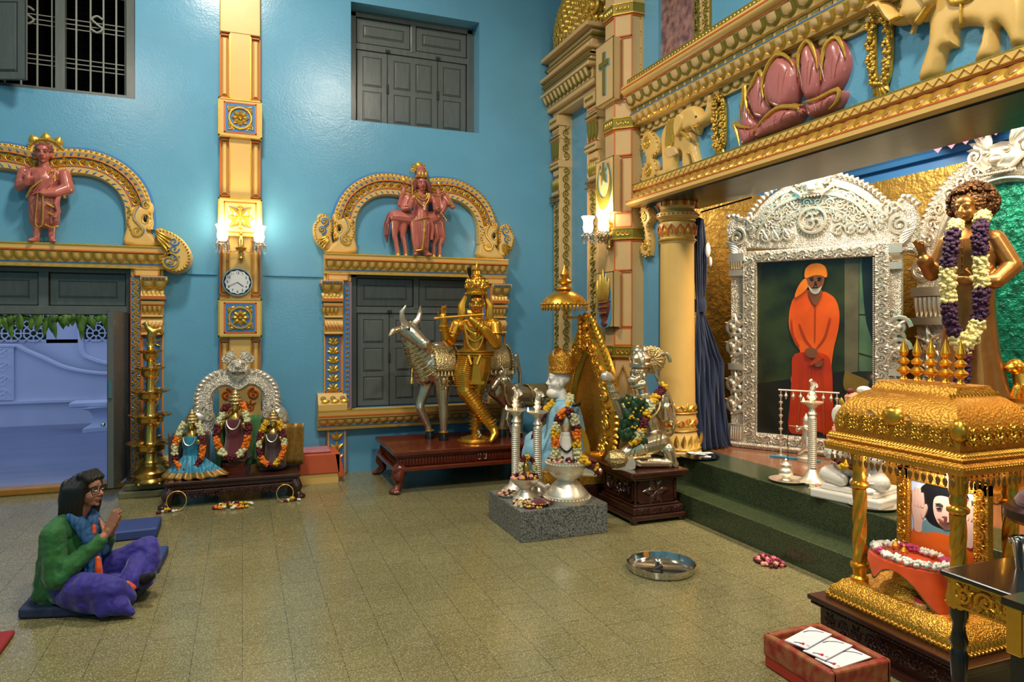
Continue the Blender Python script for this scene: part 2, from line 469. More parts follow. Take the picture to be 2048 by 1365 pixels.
mat('cloth_gold', '9A7434', .4, .4, var=.3, vscale=30, bumps=(('noise', 80, .3, .004),))
mat('cloth_plum', '3C2632', .55, var=.2)
mat('check_orange', 'C75A34', .8, var=.1)
mat('check_pink', 'C08088', .8, var=.2, vscale=40)
mat('curtain_blue', '1B2B4C', .75, var=.15, vscale=10, sheen=.15, bumps=(('noise', 200, .2, .002),))
mat('cushion_blue', '25304E', .7, var=.1, vscale=30, bumps=(('noise', 220, .4, .002),))
mat('cushion_bright', '2F437E', .6, var=.1, vscale=30, bumps=(('noise', 220, .3, .002),))
mat('cushion_red', '8E2226', .8, bumps=(('noise', 200, .5, .003),))
mat('maroon_velvet', '5A0E1E', .8, sheen=.6)
mat('brocade_red', '8E1F1C', .5, col2='9A6238', vscale=22, bumps=(('noise', 120, .3, .003),))
mat('plain_red', 'B0301C', .6)
mat('satin_orange', 'E2500E', .34, var=.12, vscale=9, bumps=(('noise', 9, .3, .02),), sheen=.2)
mat('granite', '6C6E6C', .35, col2='4A4D4C', vscale=120, bumps=())
mat('brown_stone', '8A5A3E', .2, var=.15, vscale=5, coat=.2)
mat('stone_ledge', '6E6C4C', .25, var=.15, vscale=30)
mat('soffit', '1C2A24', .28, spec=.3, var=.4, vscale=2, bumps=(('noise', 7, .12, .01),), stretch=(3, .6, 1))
mat('white_glass', 'FFF1D8', .2, emit=9.)
mat('crystal', 'F4F4F4', .03, trans=1., ior=1.5)
mat('flame', 'FFB050', .5, emit=14.)
mat('paper', 'E8E8EE', .7)
mat('ext_wall', 'D4D6E2', .8, var=.08, vscale=2); mat('ext_floor', '7A8298', .35, var=.2, vscale=1.2, stretch=(.3, 3, 1)); mat('foliage', '2E4A1C', .7, var=.5, vscale=14)
mat('leaf', '557A28', .45, col2='2A4A16', vscale=10)
mat('leaf_dark', '1E4A26', .45, col2='12301A', vscale=20)
for n_, c_ in (('fl_white', 'EFEBDD'), ('fl_cream', 'D8D2A0'), ('fl_yellow', 'E8B414'), ('fl_orange', 'F07A10'), ('fl_maroon', '5E0F22'), ('fl_purple', '3A1640'), ('fl_pink', 'C44474'), ('fl_paleyellow', 'ECDF9A'), ('fl_peach', 'F2A68C')):
    mat(n_, c_, .7, var=.25, vscale=60)

def tile_floor(name, c1, c2, grout, sp1, sp2, size, rough):
    m = bpy.data.materials.new(name); m.use_nodes = True; nt = m.node_tree; N = nt.nodes; L = nt.links; b = N['Principled BSDF']
    tc = N.new('ShaderNodeTexCoord'); br = N.new('ShaderNodeTexBrick'); br.offset = .5; br.squash = 1
    br.inputs['Scale'].default_value = 1; br.inputs['Brick Width'].default_value = size; br.inputs['Row Height'].default_value = size
    br.inputs['Mortar Size'].default_value = .0022; br.inputs['Mortar Smooth'].default_value = .3; br.inputs['Bias'].default_value = 0
    br.inputs['Color1'].default_value = lin(c1); br.inputs['Color2'].default_value = lin(c2); br.inputs['Mortar'].default_value = lin(grout)
    mp = N.new('ShaderNodeMapping'); mp.inputs['Rotation'].default_value = (0, 0, pi / 2); L.new(tc.outputs['Object'], mp.inputs[0])
    L.new(mp.outputs[0], br.inputs['Vector']); col = br.outputs['Color']
    for sc, th, cc, f in ((150, .30, sp1, .55), (95, .26, sp2, .5), (210, .3, '2E3320', .5)):
        vo = N.new('ShaderNodeTexVoronoi'); vo.inputs['Scale'].default_value = sc; L.new(tc.outputs['Object'], vo.inputs['Vector'])
        mr = N.new('ShaderNodeMapRange'); mr.inputs[1].default_value = th; mr.inputs[2].default_value = th + .12; mr.inputs[3].default_value = f; mr.inputs[4].default_value = 0
        L.new(vo.outputs['Distance'], mr.inputs[0]); mx = N.new('ShaderNodeMixRGB'); L.new(mr.outputs[0], mx.inputs[0]); L.new(col, mx.inputs[1]); mx.inputs[2].default_value = lin(cc); col = mx.outputs[0]
    nz = N.new('ShaderNodeTexNoise'); nz.inputs['Scale'].default_value = .9; nz.inputs['Detail'].default_value = 5; L.new(tc.outputs['Object'], nz.inputs['Vector'])
    mr = N.new('ShaderNodeMapRange'); mr.inputs[1].default_value = .3; mr.inputs[2].default_value = .7; mr.inputs[3].default_value = .82; mr.inputs[4].default_value = 1.08; L.new(nz.outputs['Fac'], mr.inputs[0])
    mx = N.new('ShaderNodeMixRGB'); mx.blend_type = 'MULTIPLY'; mx.inputs[0].default_value = 1; L.new(col, mx.inputs[1]); L.new(mr.outputs[0], mx.inputs[2]); L.new(mx.outputs[0], b.inputs['Base Color'])
    mr = N.new('ShaderNodeMapRange'); mr.inputs[3].default_value = rough - .06; mr.inputs[4].default_value = rough + .08; L.new(nz.outputs['Fac'], mr.inputs[0]); L.new(mr.outputs[0], b.inputs['Roughness'])
    bp = N.new('ShaderNodeBump'); bp.inputs['Strength'].default_value = .4; bp.inputs['Distance'].default_value = .002; bp.invert = True; L.new(br.outputs['Fac'], bp.inputs['Height']); L.new(bp.outputs[0], b.inputs['Normal'])
    MATS[name] = m
tile_floor('terrazzo', '797148', '81784E', '48462E', 'A5A17E', 'C4C0A4', .225, .19)
tile_floor('green_terrazzo', '2E3A24', '303C26', '2C3823', '6E7A5A', '556048', 6, .22)
def brick_mat(src, name, bw, bh, ax):
    m = MATS[src].copy(); m.name = name; nt = m.node_tree; N = nt.nodes; L = nt.links; b = N['Principled BSDF']
    tc = N.new('ShaderNodeTexCoord'); sp = N.new('ShaderNodeSeparateXYZ'); cb = N.new('ShaderNodeCombineXYZ')
    L.new(tc.outputs['Object'], sp.inputs[0]); L.new(sp.outputs[ax], cb.inputs[0]); L.new(sp.outputs[2], cb.inputs[1])
    br = N.new('ShaderNodeTexBrick'); br.inputs['Scale'].default_value = 1; br.inputs['Brick Width'].default_value = bw; br.inputs['Row Height'].default_value = bh; br.inputs['Mortar Size'].default_value = .006
    br.inputs['Mortar Smooth'].default_value = .5; L.new(cb.outputs[0], br.inputs['Vector'])
    bp = N.new('ShaderNodeBump'); bp.invert = True; bp.inputs['Strength'].default_value = .8; bp.inputs['Distance'].default_value = .01; L.new(br.outputs['Fac'], bp.inputs['Height'])
    old = b.inputs['Normal'].links
    if old: L.new(old[0].from_socket, bp.inputs['Normal'])
    L.new(bp.outputs[0], b.inputs['Normal']); MATS[name] = m
brick_mat('gold_brick', 'gold_brick_x', .32, .2, 0); brick_mat('gold_brick', 'gold_brick_y', .32, .2, 1); brick_mat('green_stone_panel', 'green_brick_y', .3, .2, 1)

# ---------------------------------------------------------------- room shell
def struct(name, m, mats, **k): return m.build(name, mats, smooth=False, kind='structure', **k)
struct('floor', MB().bx(-4.2, 6.2, -2.2, 8.05, -.2, 0), 'terrazzo')
def wall_cells(m, xs, zs, holes, y0, y1):
    for a, b in zip(xs, xs[1:]):
        for c, d in zip(zs, zs[1:]):
            mx, mz = (a + b) / 2, (c + d) / 2
            if not any(h[0] < mx < h[1] and h[2] < mz < h[3] for h in holes): m.bx(a, b, y0, y1, c, d)
HOLES = [(-2.5, -1.016, 0, 2.19), (1.1, 2.58, .69, 2.17), (1.1, 2.57, 3.83, 5.12), (-2.4, -.98, 3.81, 5.3)]
m = MB(); wall_cells(m, [-4.2, -2.5, -2.4, -1.016, -.98, 1.1, 2.57, 2.58, 4.3], [0, .69, 2.17, 2.19, 3.81, 3.83, 5.12, 5.3, 6.3], HOLES, WB, WB + .36)
struct('wall_back', m, 'blue_wall')
# right wall behind and beside the stage opening; upper wall above the beam
m = MB(); m.bx(WR, 4.05, 5.60, WB, 0, 6.3); m.bx(WR + .05, 4.05, -2.2, 5.60, 3.0, 6.3)
struct('wall_right', m, 'blue_wall')
struct('wall_left', MB().bx(-4.4, -4.2, -2.2, 8.04, 0, 6.3), 'blue_wall')
struct('wall_front', MB().bx(-4.4, 6.2, -2.4, -2.2, 0, 6.3), 'blue_wall')
struct('ceiling', MB().bx(-4.4, 6.4, -2.4, 8.04, 6.3, 6.5), 'marble')
# stage: two green terrazzo steps, brown stone floor, gold block walls
struct('trim_step_lower', MB().bx(3.42, 3.72, -2.2, 5.62, 0, .195), 'green_terrazzo', mods=(('bevel', .008),))
struct('trim_step_upper', MB().bx(3.70, 4.12, -2.2, 5.62, 0, .412), 'green_terrazzo', mods=(('bevel', .008),))
struct('floor_stage', MB().bx(4.10, 6.2, -2.2, 6.05, 0, .41), 'brown_stone')
struct('wall_stage_side', MB().bx(3.95, 6.2, 5.98, 6.15, .4, 2.99), 'gold_brick_x')
struct('wall_stage_back', MB().bx(5.75, 5.95, -2.2, 6.0, .4, 2.99), 'gold_brick_y')
m = MB(); m.bx(5.75, 5.95, -2.2, 6.0, 2.99, 3.6); m.bx(3.95, 6.2, 5.98, 6.15, 2.99, 3.6)
struct('wall_stage_upper', m, 'blue_line')
m = MB(FR); prof = [(-2.1, 3.08), (-2.04, 3.08), (-2.02, 3.12), (-2.00, 3.14), (-1.98, 3.2), (-1.93, 3.22), (-1.93, 3.26), (-2.1, 3.26)]
m.run(-5.98, 2.2, prof); struct('trim_stage_cornice', m, 'blue_line')
struct('ceiling_stage', MB().bx(3.9, 6.2, -2.2, 6.1, 3.55, 3.62), 'blue_line')
# beam over the stage opening with a dark polished underside
struct('trim_stage_beam', MB().bx(WR, 4.10, -2.2, 5.86, 2.76, 3.6), 'blue_recess')
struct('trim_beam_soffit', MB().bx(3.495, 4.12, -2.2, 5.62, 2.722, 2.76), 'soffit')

# ---------------------------------------------------------------- view out of the left doorway
struct('ground_outside', MB().bx(-9, 4, 8.0, 16, -.2, 0), 'ext_floor')
m = MB(); top = catmull([(-3.3, 1.29), (-3.2, 1.22), (-2.97, 1.10), (-2.65, .93), (-2.2, .83), (-1.6, .80)], 4)
m.prism([(-9, 0), (-9, 1.29), (-3.32, 1.29)] + top + [(4, .80), (4, 0)], 13.0, 13.2); m.tube([V((x, 12.98, z - .02)) for x, z in [(-9, 1.29)] + top + [(4, .80)]], .03, 6)
m.bx(-9, 4, 12.94, 13.0, .36, .40); m.bx(-9, 4, 13.3, 13.4, 0, 1.36); m.bx(-2.98, -2.46, 13.3, 13.4, 1.3, 3.4); m.bx(-9, 4, 13.3, 13.4, 2.1, 3.6); m.bx(-9, -4.2, 13.3, 13.4, 1.3, 2.2)
m.tube([V((x, 13.28, z)) for x, z in catmull([(-2.48, 1.9), (-2.48, 1.2), (-2.30, 1.02), (-1.9, .92), (-1.4, .90)], 5)], .04, 6)
struct('wall_outside', m, 'ext_wall')
m = MB()
for x0 in (-4.2, -2.42):
    for i in range(4):
        for j in range(3):
            c = V((x0 + .15 + i * .30, 13.28, 1.46 + j * .30))
            m.tube(ring(c, .14, 8, 'xz', pi / 8), .013, 4, True); m.tube(ring(c, .05, 10, 'xz'), .012, 4, True)
            for k in range(8): a = k * pi / 4; q = .20 if k % 2 else .15; m.tube([c + V((.05 * cos(a), 0, .05 * sin(a))), c + V((q * cos(a), 0, q * sin(a)))], .011, 4)
struct('window_outside_lattice', m, 'ext_wall')
struct('window_outside_backing', MB().bx(-9, 4, 13.9, 14, 1.0, 3.2), 'foliage')
m = MB()
for z in (1.15, .93, .71, .5): m.spiral((-3.48, z), .10, 0, 1.4, 12.98, .02); m.petal((-3.48, z), 1, .14, .08, 12.99, -.03)
m.bx(-3.62, -3.34, 12.97, 13.0, .42, 1.27)
tag(m.build('wall_ornament', 'ext_wall'), 'pale scrolled plaster ornament on the outside wall seen through the doorway', 'ornament')
t = thing('stone_bench', 'pale stone bench by the outside wall seen through the doorway', 'bench', (-1.85, 12.2, 0))
MB().box((0, 0, .40), (1.1, .4, .08)).build('seat', 'ext_wall', t, mods=(('bevel', .02),))
m = MB(); m.lathe([(.5, 0), (.5, .06), (.36, .12), (.32, .22), (.4, .32), (.52, .36)], sy=.4, n=4, R=Rz(pi / 4)); m.build('base', 'ext_wall', t)

# ---------------------------------------------------------------- lights
def light(name, kind, loc, power, col, **k):
    d = bpy.data.lights.new(name, kind); d.energy = power; d.color = col
    for a, b in k.items(): setattr(d, a, b)
    o = bpy.data.objects.new(name, d); COL.objects.link(o); o.location = loc; return o

for i, (x, y, p) in enumerate(((-.2, 5.3, 190), (1.6, 1.2, 230), (-2.0, .2, 150))):  # ceiling lamps out of view, assumed and added to light the hall
    t = thing('assumed_ceiling_lamp', 'assumed round white ceiling lamp high above the hall, lamp %s' % ('over the shrine side', 'over the near floor', 'over the entrance side')[i], 'lamp', (x, y, 6.3))
    MB().lathe([(.3, -.08), (.32, -.04), (.32, 0)]).build('housing', 'marble', t)
    o = light('assumed_ceiling_light', 'AREA', (x, y, 6.2), p, (1., .90, .74), shape='DISK', size=.6)
for y in (4.6, 2.9, 1.0):
    light('assumed_stage_light', 'AREA', (4.6, y, 3.5), 75, (1., .80, .55), shape='RECTANGLE', size=.5, size_y=.9)  # warm lights assumed out of view behind the beam
w = bpy.data.worlds.new('World'); SC.world = w; w.use_nodes = True
bg = w.node_tree.nodes['Background']; bg.inputs[0].default_value = (.46, .58, .90, 1); bg.inputs[1].default_value = 1.15
cam = bpy.data.cameras.new('Camera'); cam.lens = FPX / 2048 * 36; cam.sensor_width = 36; cam.shift_y = (HZ - 682.5) / 2048
cam.clip_start = .05
co = bpy.data.objects.new('Camera', cam); COL.objects.link(co); co.location = (0, 0, CH); co.rotation_euler = (pi / 2, 0, -TH); SC.camera = co
SC.view_settings.view_transform = 'Standard'; SC.view_settings.look = 'None'; SC.view_settings.gamma = 1; SC.view_settings.exposure = 0
SC.view_settings.use_curve_mapping = False
cy = SC.cycles; cy.max_bounces = 7; cy.diffuse_bounces = 3; cy.glossy_bounces = 4; cy.transmission_bounces = 5; cy.caustics_reflective = False; cy.caustics_refractive = False; cy.sample_clamp_indirect = 8; cy.use_adaptive_sampling = True; cy.adaptive_threshold = .025
# ---------------------------------------------------------------- helpers for wall ornament (local: x along wall, y out, z up)
def offp(path, d):
    out = []
    for i in range(len(path)):
        a, c = V(path[max(0, i - 1)]), V(path[min(len(path) - 1, i + 1)]); t = (c - a).normalized()
        out.append((path[i][0] - t.y * d, path[i][1] + t.x * d))
    return out
def p3(path, y): return [(x, y, z) for x, z in path]
def rosette(m, x, z, r, y, n=8, h=.012):
    for i in range(n): a = 2 * pi * i / n; m.petal((x + r * .2 * cos(a), z + r * .2 * sin(a)), a, r * .8, r * .62, y, h, n=4)
    m.ball((x, y + h * .6, z), (r * .25, h, r * .25), sub=1)
def eggrow(g, c, x0, x1, z0, z1, y0, y1, n, h=.02):
    w = (x1 - x0) / n
    for i in range(n):
        x = x0 + (i + .5) * w
        g.egg(x, z0, z1, w * .97, y0, y1, h * .55)
        c.egg(x, z0 + (z1 - z0) * .2, z1 - (z1 - z0) * .06, w * .58, y0 + (y1 - y0) * .2 + h * .35, y1 + h * .25, h * .6)
def framebox(m, x0, x1, z0, z1, y, t, d=.006):
    m.bx(x0, x1, y, y + d, z0, z0 + t); m.bx(x0, x1, y, y + d, z1 - t, z1); m.bx(x0, x0 + t, y, y + d, z0, z1); m.bx(x1 - t, x1, y, y + d, z0, z1)

def lotus_lintel(F, root, W, x0, x1, z0, n, name='lintel', flip=False):
    """cornice with a lotus petal row; z0 = underside; 0.21 m high"""
    b = MB(F); z = lambda q: z0 + q
    if not flip: pr = [(0, z(0)), (.10, z(0)), (.105, z(.04)), (.115, z(.05)), (.15, z(.14)), (.165, z(.145)), (.17, z(.205)), (0, z(.21))]
    else: pr = [(0, z(0)), (.09, z(0)), (.10, z(.035)), (.11, z(.045)), (.15, z(.115)), (.16, z(.12)), (.175, z(.20)), (0, z(.205))]
    b.run(x0, x1, pr); L = b.build(name, 'cream', root, smooth=False, world=W)
    g, c = MB(F), MB(F); eggrow(g, c, x0 + .01, x1 - .01, z(.047), z(.138 if not flip else .113), .117, .152, n)
    g.bx(x0, x1, .168, .176, z(.198), z(.212)); g.bx(x0, x1, .10, .108, z(-.003), z(.010))
    g.build('lotus_petals', 'gold_paint', L, world=W); c.build('petal_fill', 'cream', L, world=W)
    o = MB(F); o.bx(x0, x1, .166, .172, z(.143), z(.156)); o.build('orange_line', 'orange_line', L, world=W)
    o = MB(F); o.bx(x0, x1, .104, .112, z(.036), z(.046)); o.build('blue_line', 'blue_line', L, world=W)
    return L

def side_pilaster(F, root, W, cx, sg, zb, zl, scroll=False):
    """carved pilaster at one side of an opening; zb = foot, zl = lintel underside"""
    X = lambda a: cx + sg * a
    b = MB(F); b.bx(X(.745), X(1.03), 0, .06, zb, zl); b.bx(X(.78), X(1.0), 0, .11, zl - .075, zl)
    b.bx(X(.745), X(.84), 0, .085, zb, zl - .075)
    prev = .09
    for z0, z1, w, d in ((-.115, -.075, 1.075, .17), (-.30, -.26, 1.05, .15), (-.35, -.315, 1.04, .13), (-.47, -.45, 1.03, .12), (-.645, -.62, 1.03, .12)):
        b.bx(X(.84), X(w), 0, d, zl + z0, zl + z1)
    P = b.build('side_pilaster', 'cream', root, smooth=False, world=W, mods=(('bevel', .005),))
    b = MB(F)     # bell shaped courses of the capital
    for z1, z0, w1, w0, d1, d0 in ((-.115, -.205, 1.07, 1.01, .165, .11), (-.205, -.26, 1.02, 1.045, .11, .14), (-.35, -.45, 1.035, .985, .125, .09)):
        v = [b.v((X(.84), 0, zl + z1)), b.v((X(w1), 0, zl + z1)), b.v((X(w1), d1, zl + z1)), b.v((X(.84), d1, zl + z1)), b.v((X(.84), 0, zl + z0)), b.v((X(w0), 0, zl + z0)), b.v((X(w0), d0, zl + z0)), b.v((X(.84), d0, zl + z0))]
        for q in ((0, 1, 2, 3), (7, 6, 5, 4), (0, 4, 5, 1), (1, 5, 6, 2), (2, 6, 7, 3), (3, 7, 4, 0)): b.f([v[i] for i in q])
    b.run(min(X(.84), X(1.025)), max(X(.84), X(1.025)), [(0, zl - .62)] + [(.075 + .045 * sin(pi * t / 8), zl - .62 + .15 * t / 8) for t in range(9)] + [(0, zl - .47)])
    C = b.build('capital', 'cream', P, world=W)
    g, c = MB(F), MB(F); a0, a1 = sorted((X(.85), X(1.06)))
    eggrow(g, c, a0, a1, zl - .20, zl - .12, .125, .168, 2, .02)
    eggrow(g, c, a0, a1 - .02, zl - .26, zl - .21, .14, .115, 5, .016)
    eggrow(g, c, a0, a1 - .04, zl - .44, zl - .36, .10, .13, 4, .016)
    n = 6
    for i in range(n): rosette(g, a0 + (i + .5) * (a1 - a0) / n, zl - .095, .017, .172, 6)
    bl = MB(F); bl.bx(a0, a1, .168, .173, zl - .11, zl - .08); q0, q1 = sorted((X(.86), X(1.01)))
    zt = zl - .66; zf = zb + .20
    bl.bx(q0, q1, .058, .064, zf, zt); q2, q3 = sorted((X(.757), X(.828))); bl.bx(q2, q3, .083, .088, zb + .02, zl - .09)
    mx = (q0 + q1) / 2
    if scroll:
        g.vine([(mx, zf), (mx, zt)], .14, .07, .012, .11); g.vine([((q2 + q3) / 2, zb + .03), ((q2 + q3) / 2, zl - .1)], .075, .09, .008, .06)
    else:
        k = max(1, round((zt - zf) / .105))
        for i in range(k):
            z = zf + (i + .5) * (zt - zf) / k
            for s2 in (-1, 1): g.petal((mx, z - .045), pi / 2 + s2 * .55, .085, .05, .066, .014); g.petal((mx, z - .04), pi / 2 + s2 * 1.25, .07, .04, .066, .012)
            g.petal((mx, z - .03), pi / 2, .075, .035, .068, .016); g.ball((mx, .07, z - .042), .012, sub=1)
        k = round((zl - zb) / .055)
        for i in range(k): rosette(g, (q2 + q3) / 2, zb + .03 + (i + .5) * (zl - zb - .12) / k, .022, .088, 5, .008)
    c.build('petal_fill', 'cream', P, world=W); g.build('gilded_carving', 'gold_paint', P, world=W); bl.build('blue_panel', 'blue_line', P, world=W)
    o = MB(F); framebox(o, q0 - .012, q1 + .012, zf - .012, zt + .012, .059, .012)
    framebox(o, *sorted((X(.747), X(.838))), zb, zl - .075, .084, .010); framebox(o, *sorted((X(.785), X(.995))), zl - .072, zl - .004, .109, .008); o.bx(*sorted((X(.84), X(1.052))), .148, .154, zl - .29, zl - .265); o.bx(*sorted((X(.84), X(1.04))), .128, .134, zl - .35, zl - .338)
    for k in range(5): o.petal((X(.86 + .035 * k), zl - .6), pi / 2 - sg * .5, .10, .014, .115, .006)
    o.build('orange_line', 'orange_line', P, world=W)
    b = MB(F); a0, a1 = sorted((X(.80), X(1.10)))     # flaring foot
    b.run(a0, a1, [(0, zb), (.17, zb), (.17, zb + .07), (.15, zb + .075), (.13, zb + .10), (.09, zb + .17), (.085, zb + .18), (0, zb + .18)])
    f = b.build('foot', 'cream', P, world=W, mods=(('bevel', .004),)); g = MB(F)
    for i in range(3): g.petal((a0 + .05 + .1 * i - .02, zb + .085), .25, .10, .05, .14, .02); g.spiral((a0 + .05 + i * .1, zb + .125), .03, 0, 1.1, .125, .006)
    g.build('gilded_curls', 'gold_paint', f, world=W)
    return P

def torana(F, root, W, cx, zl, rich):
    """two-lobed arch band over a lintel"""
    hp = [(-.815, zl + .18), (-.812, zl + .32), (-.79, zl + .46), (-.72, zl + .60), (-.60, zl + .71), (-.45, zl + .775), (-.28, zl + .79), (-.12, zl + .768), (0, zl + .735)]
    half = catmull(hp, 5); path = [(cx + x, z) for x, z in half] + [(cx - x, z) for x, z in half[::-1][1:]]
    b = MB(F); b.sweep(path, [(-.12, 0), (-.12, .045), (-.105, .075), (-.045, .08), (-.04, .06), (.035, .06), (.04, .075), (.09, .095), (.12, .06), (.12, 0)])
    A = b.build('arch_band', 'cream', root, world=W)
    g, bl, o = MB(F), MB(F), MB(F)
    for d, y in ((-.045, .082), (.04, .08)): o.tube(p3(offp(path, d), y), .006, 5)
    bl.tube(p3(offp(path, .028), .064), .005, 5); bl.tube(p3(offp(path, -.035), .064), .005, 5); bl.sweep(path, [(.118, 0), (.118, .02), (.145, .02), (.145, 0)])
    for p, z in resample(offp(path, -.003), .082 if rich else .075):
        rosette(g, p, z, .034, .062, 7, .018); g.tube(ring((p, .068, z), .032, 12, 'xz'), .006, 5, True)
    def leaves(m, d, st, ln, w, lean, y, h):
        q = resample(offp(path, d), st)
        for i in range(len(q) - 1):
            a = atan2(q[i + 1][1] - q[i][1], q[i + 1][0] - q[i][0]); s = 1 if q[i][0] > cx else -1
            m.petal(q[i], a + (lean if s > 0 else pi - lean), ln, w, y, h, n=4)
    leaves(g, .10, .045, .034, .026, .5, .085, .014); leaves(bl, .052, .06, .045, .016, .9, .088, .007)
    leaves(g, -.118, .045, .03, .022, 1.0, .05, .012); leaves(bl, -.10, .06, .045, .014, .8, .078, .006)
    g.build('gilded_rosettes', 'gold_paint', A, world=W); bl.build('blue_line', 'blue_line', A, world=W); o.build('orange_line', 'orange_line', A, world=W)

TRW = lambda pts, ox, oy, s, Y, cx: [(lambda p: (p.x - cx, p.z))(at(ox + x / s, oy + z / s, Y=Y)) for x, z in pts]
MK_HEAD = TRW([(417, 852), (413, 720), (405, 600), (385, 540), (330, 525), (288, 520), (280, 490), (250, 478), (215, 488), (203, 530), (214, 575), (236, 592), (212, 612), (205, 660), (216, 700), (228, 730), (200, 765), (160, 805), (145, 852)], 620, 320, 4.55, 7.62, 1.84)
MK_TAIL = TRW([(225, 845), (150, 830), (90, 790), (50, 740), (28, 670), (30, 600), (50, 560), (72, 540), (68, 510), (92, 487), (135, 492), (178, 522), (206, 575), (212, 650), (200, 690)], 620, 320, 4.55, 7.62, 1.84)
MK_PT = TRW([(252, 515), (262, 628), (322, 728), (128, 565), (105, 640), (170, 700), (240, 712)], 620, 320, 4.55, 7.62, 1.84)
MK_BEARD = TRW([(385, 550), (372, 600), (395, 650), (380, 700), (362, 745), (330, 770)], 620, 320, 4.55, 7.62, 1.84)
MK_JAW = TRW([(320, 530), (345, 580), (350, 630), (310, 680), (282, 720), (300, 765), (345, 770), (362, 740)], 620, 320, 4.55, 7.62, 1.84)
LK_TAIL = TRW([(1415, 905), (1490, 905), (1590, 940), (1680, 1010), (1740, 1100), (1755, 1180), (1730, 1250), (1670, 1300), (1590, 1310), (1510, 1280), (1467, 1215), (1478, 1165), (1530, 1150), (1556, 1128), (1520, 1085), (1470, 1040), (1430, 990)], 0, 260, 4.55, 7.56, -1.75)
def makara(F, root, W, cx, sg, low=False):
    q = lambda P: [(cx + (-sg) * x, z) for x, z in P]      # traced on the left side, sg=-1 keeps it
    b = MB(F); b.prism(q(catmull(MK_HEAD, 3, True)), 0, .10, .025)
    H = b.build('beast_head', 'cream', root, world=W)
    g, bl, d = MB(F), MB(F), MB(F); P = q(MK_PT); s = sg
    g.spiral(P[0], .04, pi / 2, 1.3, .10, .010, s); bl.spiral(P[0], .052, pi / 2, 1., .098, .005, s)
    g.tube(p3(catmull(q(MK_JAW), 4), .105), .011, 6); bl.tube(p3(catmull([(x + s * .012, z) for x, z in q(MK_JAW)], 4), .102), .006, 5)
    for x, z in catmull(q(MK_BEARD), 2): g.ball((x, .10, z), .014, sub=1)
    g.spiral(P[2], .05, 0, 1.2, .10, .011, -s); d.ball((P[1][0], .095, P[1][1]), (.020, .02, .035)); g.tube(ring((P[1][0], .10, P[1][1]), .03, 12, 'xz', ry=.045), .007, 5, True)
    g.ball((P[6][0], .1, P[6][1]), (.018, .02, .018))
    e = [P[6][0], P[6][1] - .04]
    for k in range(4): g.petal((P[5][0], P[5][1] - .01 * k), (pi + .35 + .22 * k) if s < 0 else -.35 - .22 * k, .12, .035, .11, .016)
    g.build('gilded_detail', 'gold_paint', H, world=W); bl.build('blue_line', 'blue_line', H, world=W); d.build('eye', 'eye_dark', H, world=W)
    T = MB(F); tl = [(cx + s * x, z) for x, z in LK_TAIL] if low else q(MK_TAIL)
    T.prism(catmull(tl, 3, True), .0 if not low else .02, .085 if not low else .2, .022); T = T.build('curled_tail', 'cream', root, world=W)
    g, bl = MB(F), MB(F); yy = .09 if not low else .205
    if low:
        c = sum((V(p) for p in tl), V((0, 0))) / len(tl); g.spiral((c.x - s * .01, c.y - .10), .09, pi / 2, 1.6, yy, .012, -s); bl.spiral((c.x, c.y - .09), .075, pi / 2, 1.6, yy, .007, -s)
        for k in range(3): bl.spiral((c.x + s * .03, c.y + .10 - .07 * k), .045, 0, 1.2, yy, .007, -s)
        for k in range(4): g.petal((c.x - s * .12, c.y + .19 - .02 * k), (-.5 - .15 * k) if s > 0 else (pi + .5 + .15 * k), .16, .04, yy, .02)
    else:
        for p in P[3:5]: bl.spiral(p, .05, -pi / 2, 1.3, yy, .009, -s); g.spiral(p, .034, -pi / 2, 1.2, yy + .004, .008, -s)
    pts = catmull([(x, z) for x, z in tl], 2); cc = sum((V(p) for p in pts), V((0, 0))) / len(pts)
    for x, z in resample(pts, .035): g.petal((x + (cc.x - x) * .06, z + (cc.y - z) * .06), atan2(cc.y - z, cc.x - x) + .5, .03, .02, yy - .006, .012, n=4)
    g.build('gilded_detail', 'gold_paint', T, world=W); bl.build('blue_line', 'blue_line', T, world=W)

# ---------------------------------------------------------------- surround of the shuttered window
CX1, CX2, ZL = 1.84, -1.755, 2.145
W = V((CX1, WB, 0)); t = thing('window_surround', 'cream and gold carved surround of the shuttered window behind the silver cow', 'window surround', W)
lotus_lintel(FB, t, W, CX1 - 1.03, CX1 + 1.03, ZL, 23)
for s in (-1, 1): side_pilaster(FB, t, W, CX1, s, .69, ZL)
torana(FB, t, W, CX1, 2.354, True)
for s in (-1, 1): makara(FB, t, W, CX1, s)
lotus_lintel(FB, t, W, CX1 - 1.10, CX1 + 1.10, .485, 24, 'sill', True)
for s in (-1, 1):
    b = MB(FB); x0, x1 = sorted((CX1 + s * .80, CX1 + s * 1.0)); b.bx(x0, x1, 0, .07, .0, .485); l = b.build('pedestal', 'cream', t, smooth=False, world=W)
    b = MB(FB); b.bx(x0 + .02, x1 - .02, .068, .074, .02, .47); b.build('blue_panel', 'blue_line', l, world=W)
    g = MB(FB); o = MB(FB); framebox(o, x0, x1, .0, .485, .069, .01)
    for k in range(4):
        z = .02 + k * .115
        for a in (-.7, 0, .7): g.petal(((x0 + x1) / 2, z), pi / 2 + a, .105, .05, .076, .02)
    g.build('gilded_carving', 'gold_paint', l, world=W); o.build('orange_line', 'orange_line', l, world=W)
W = V((CX2, WB, 0)); t = thing('door_surround', 'cream and gold carved surround of the open doorway at the left edge', 'door surround', W)
lotus_lintel(FB, t, W, CX2 - 1.10, CX2 + 1.08, ZL, 24)
for s in (-1, 1): side_pilaster(FB, t, W, CX2, s, .12, ZL, True)
torana(FB, t, W, CX2, 2.354, False)
for s in (-1, 1): makara(FB, t, W, CX2, s, True)
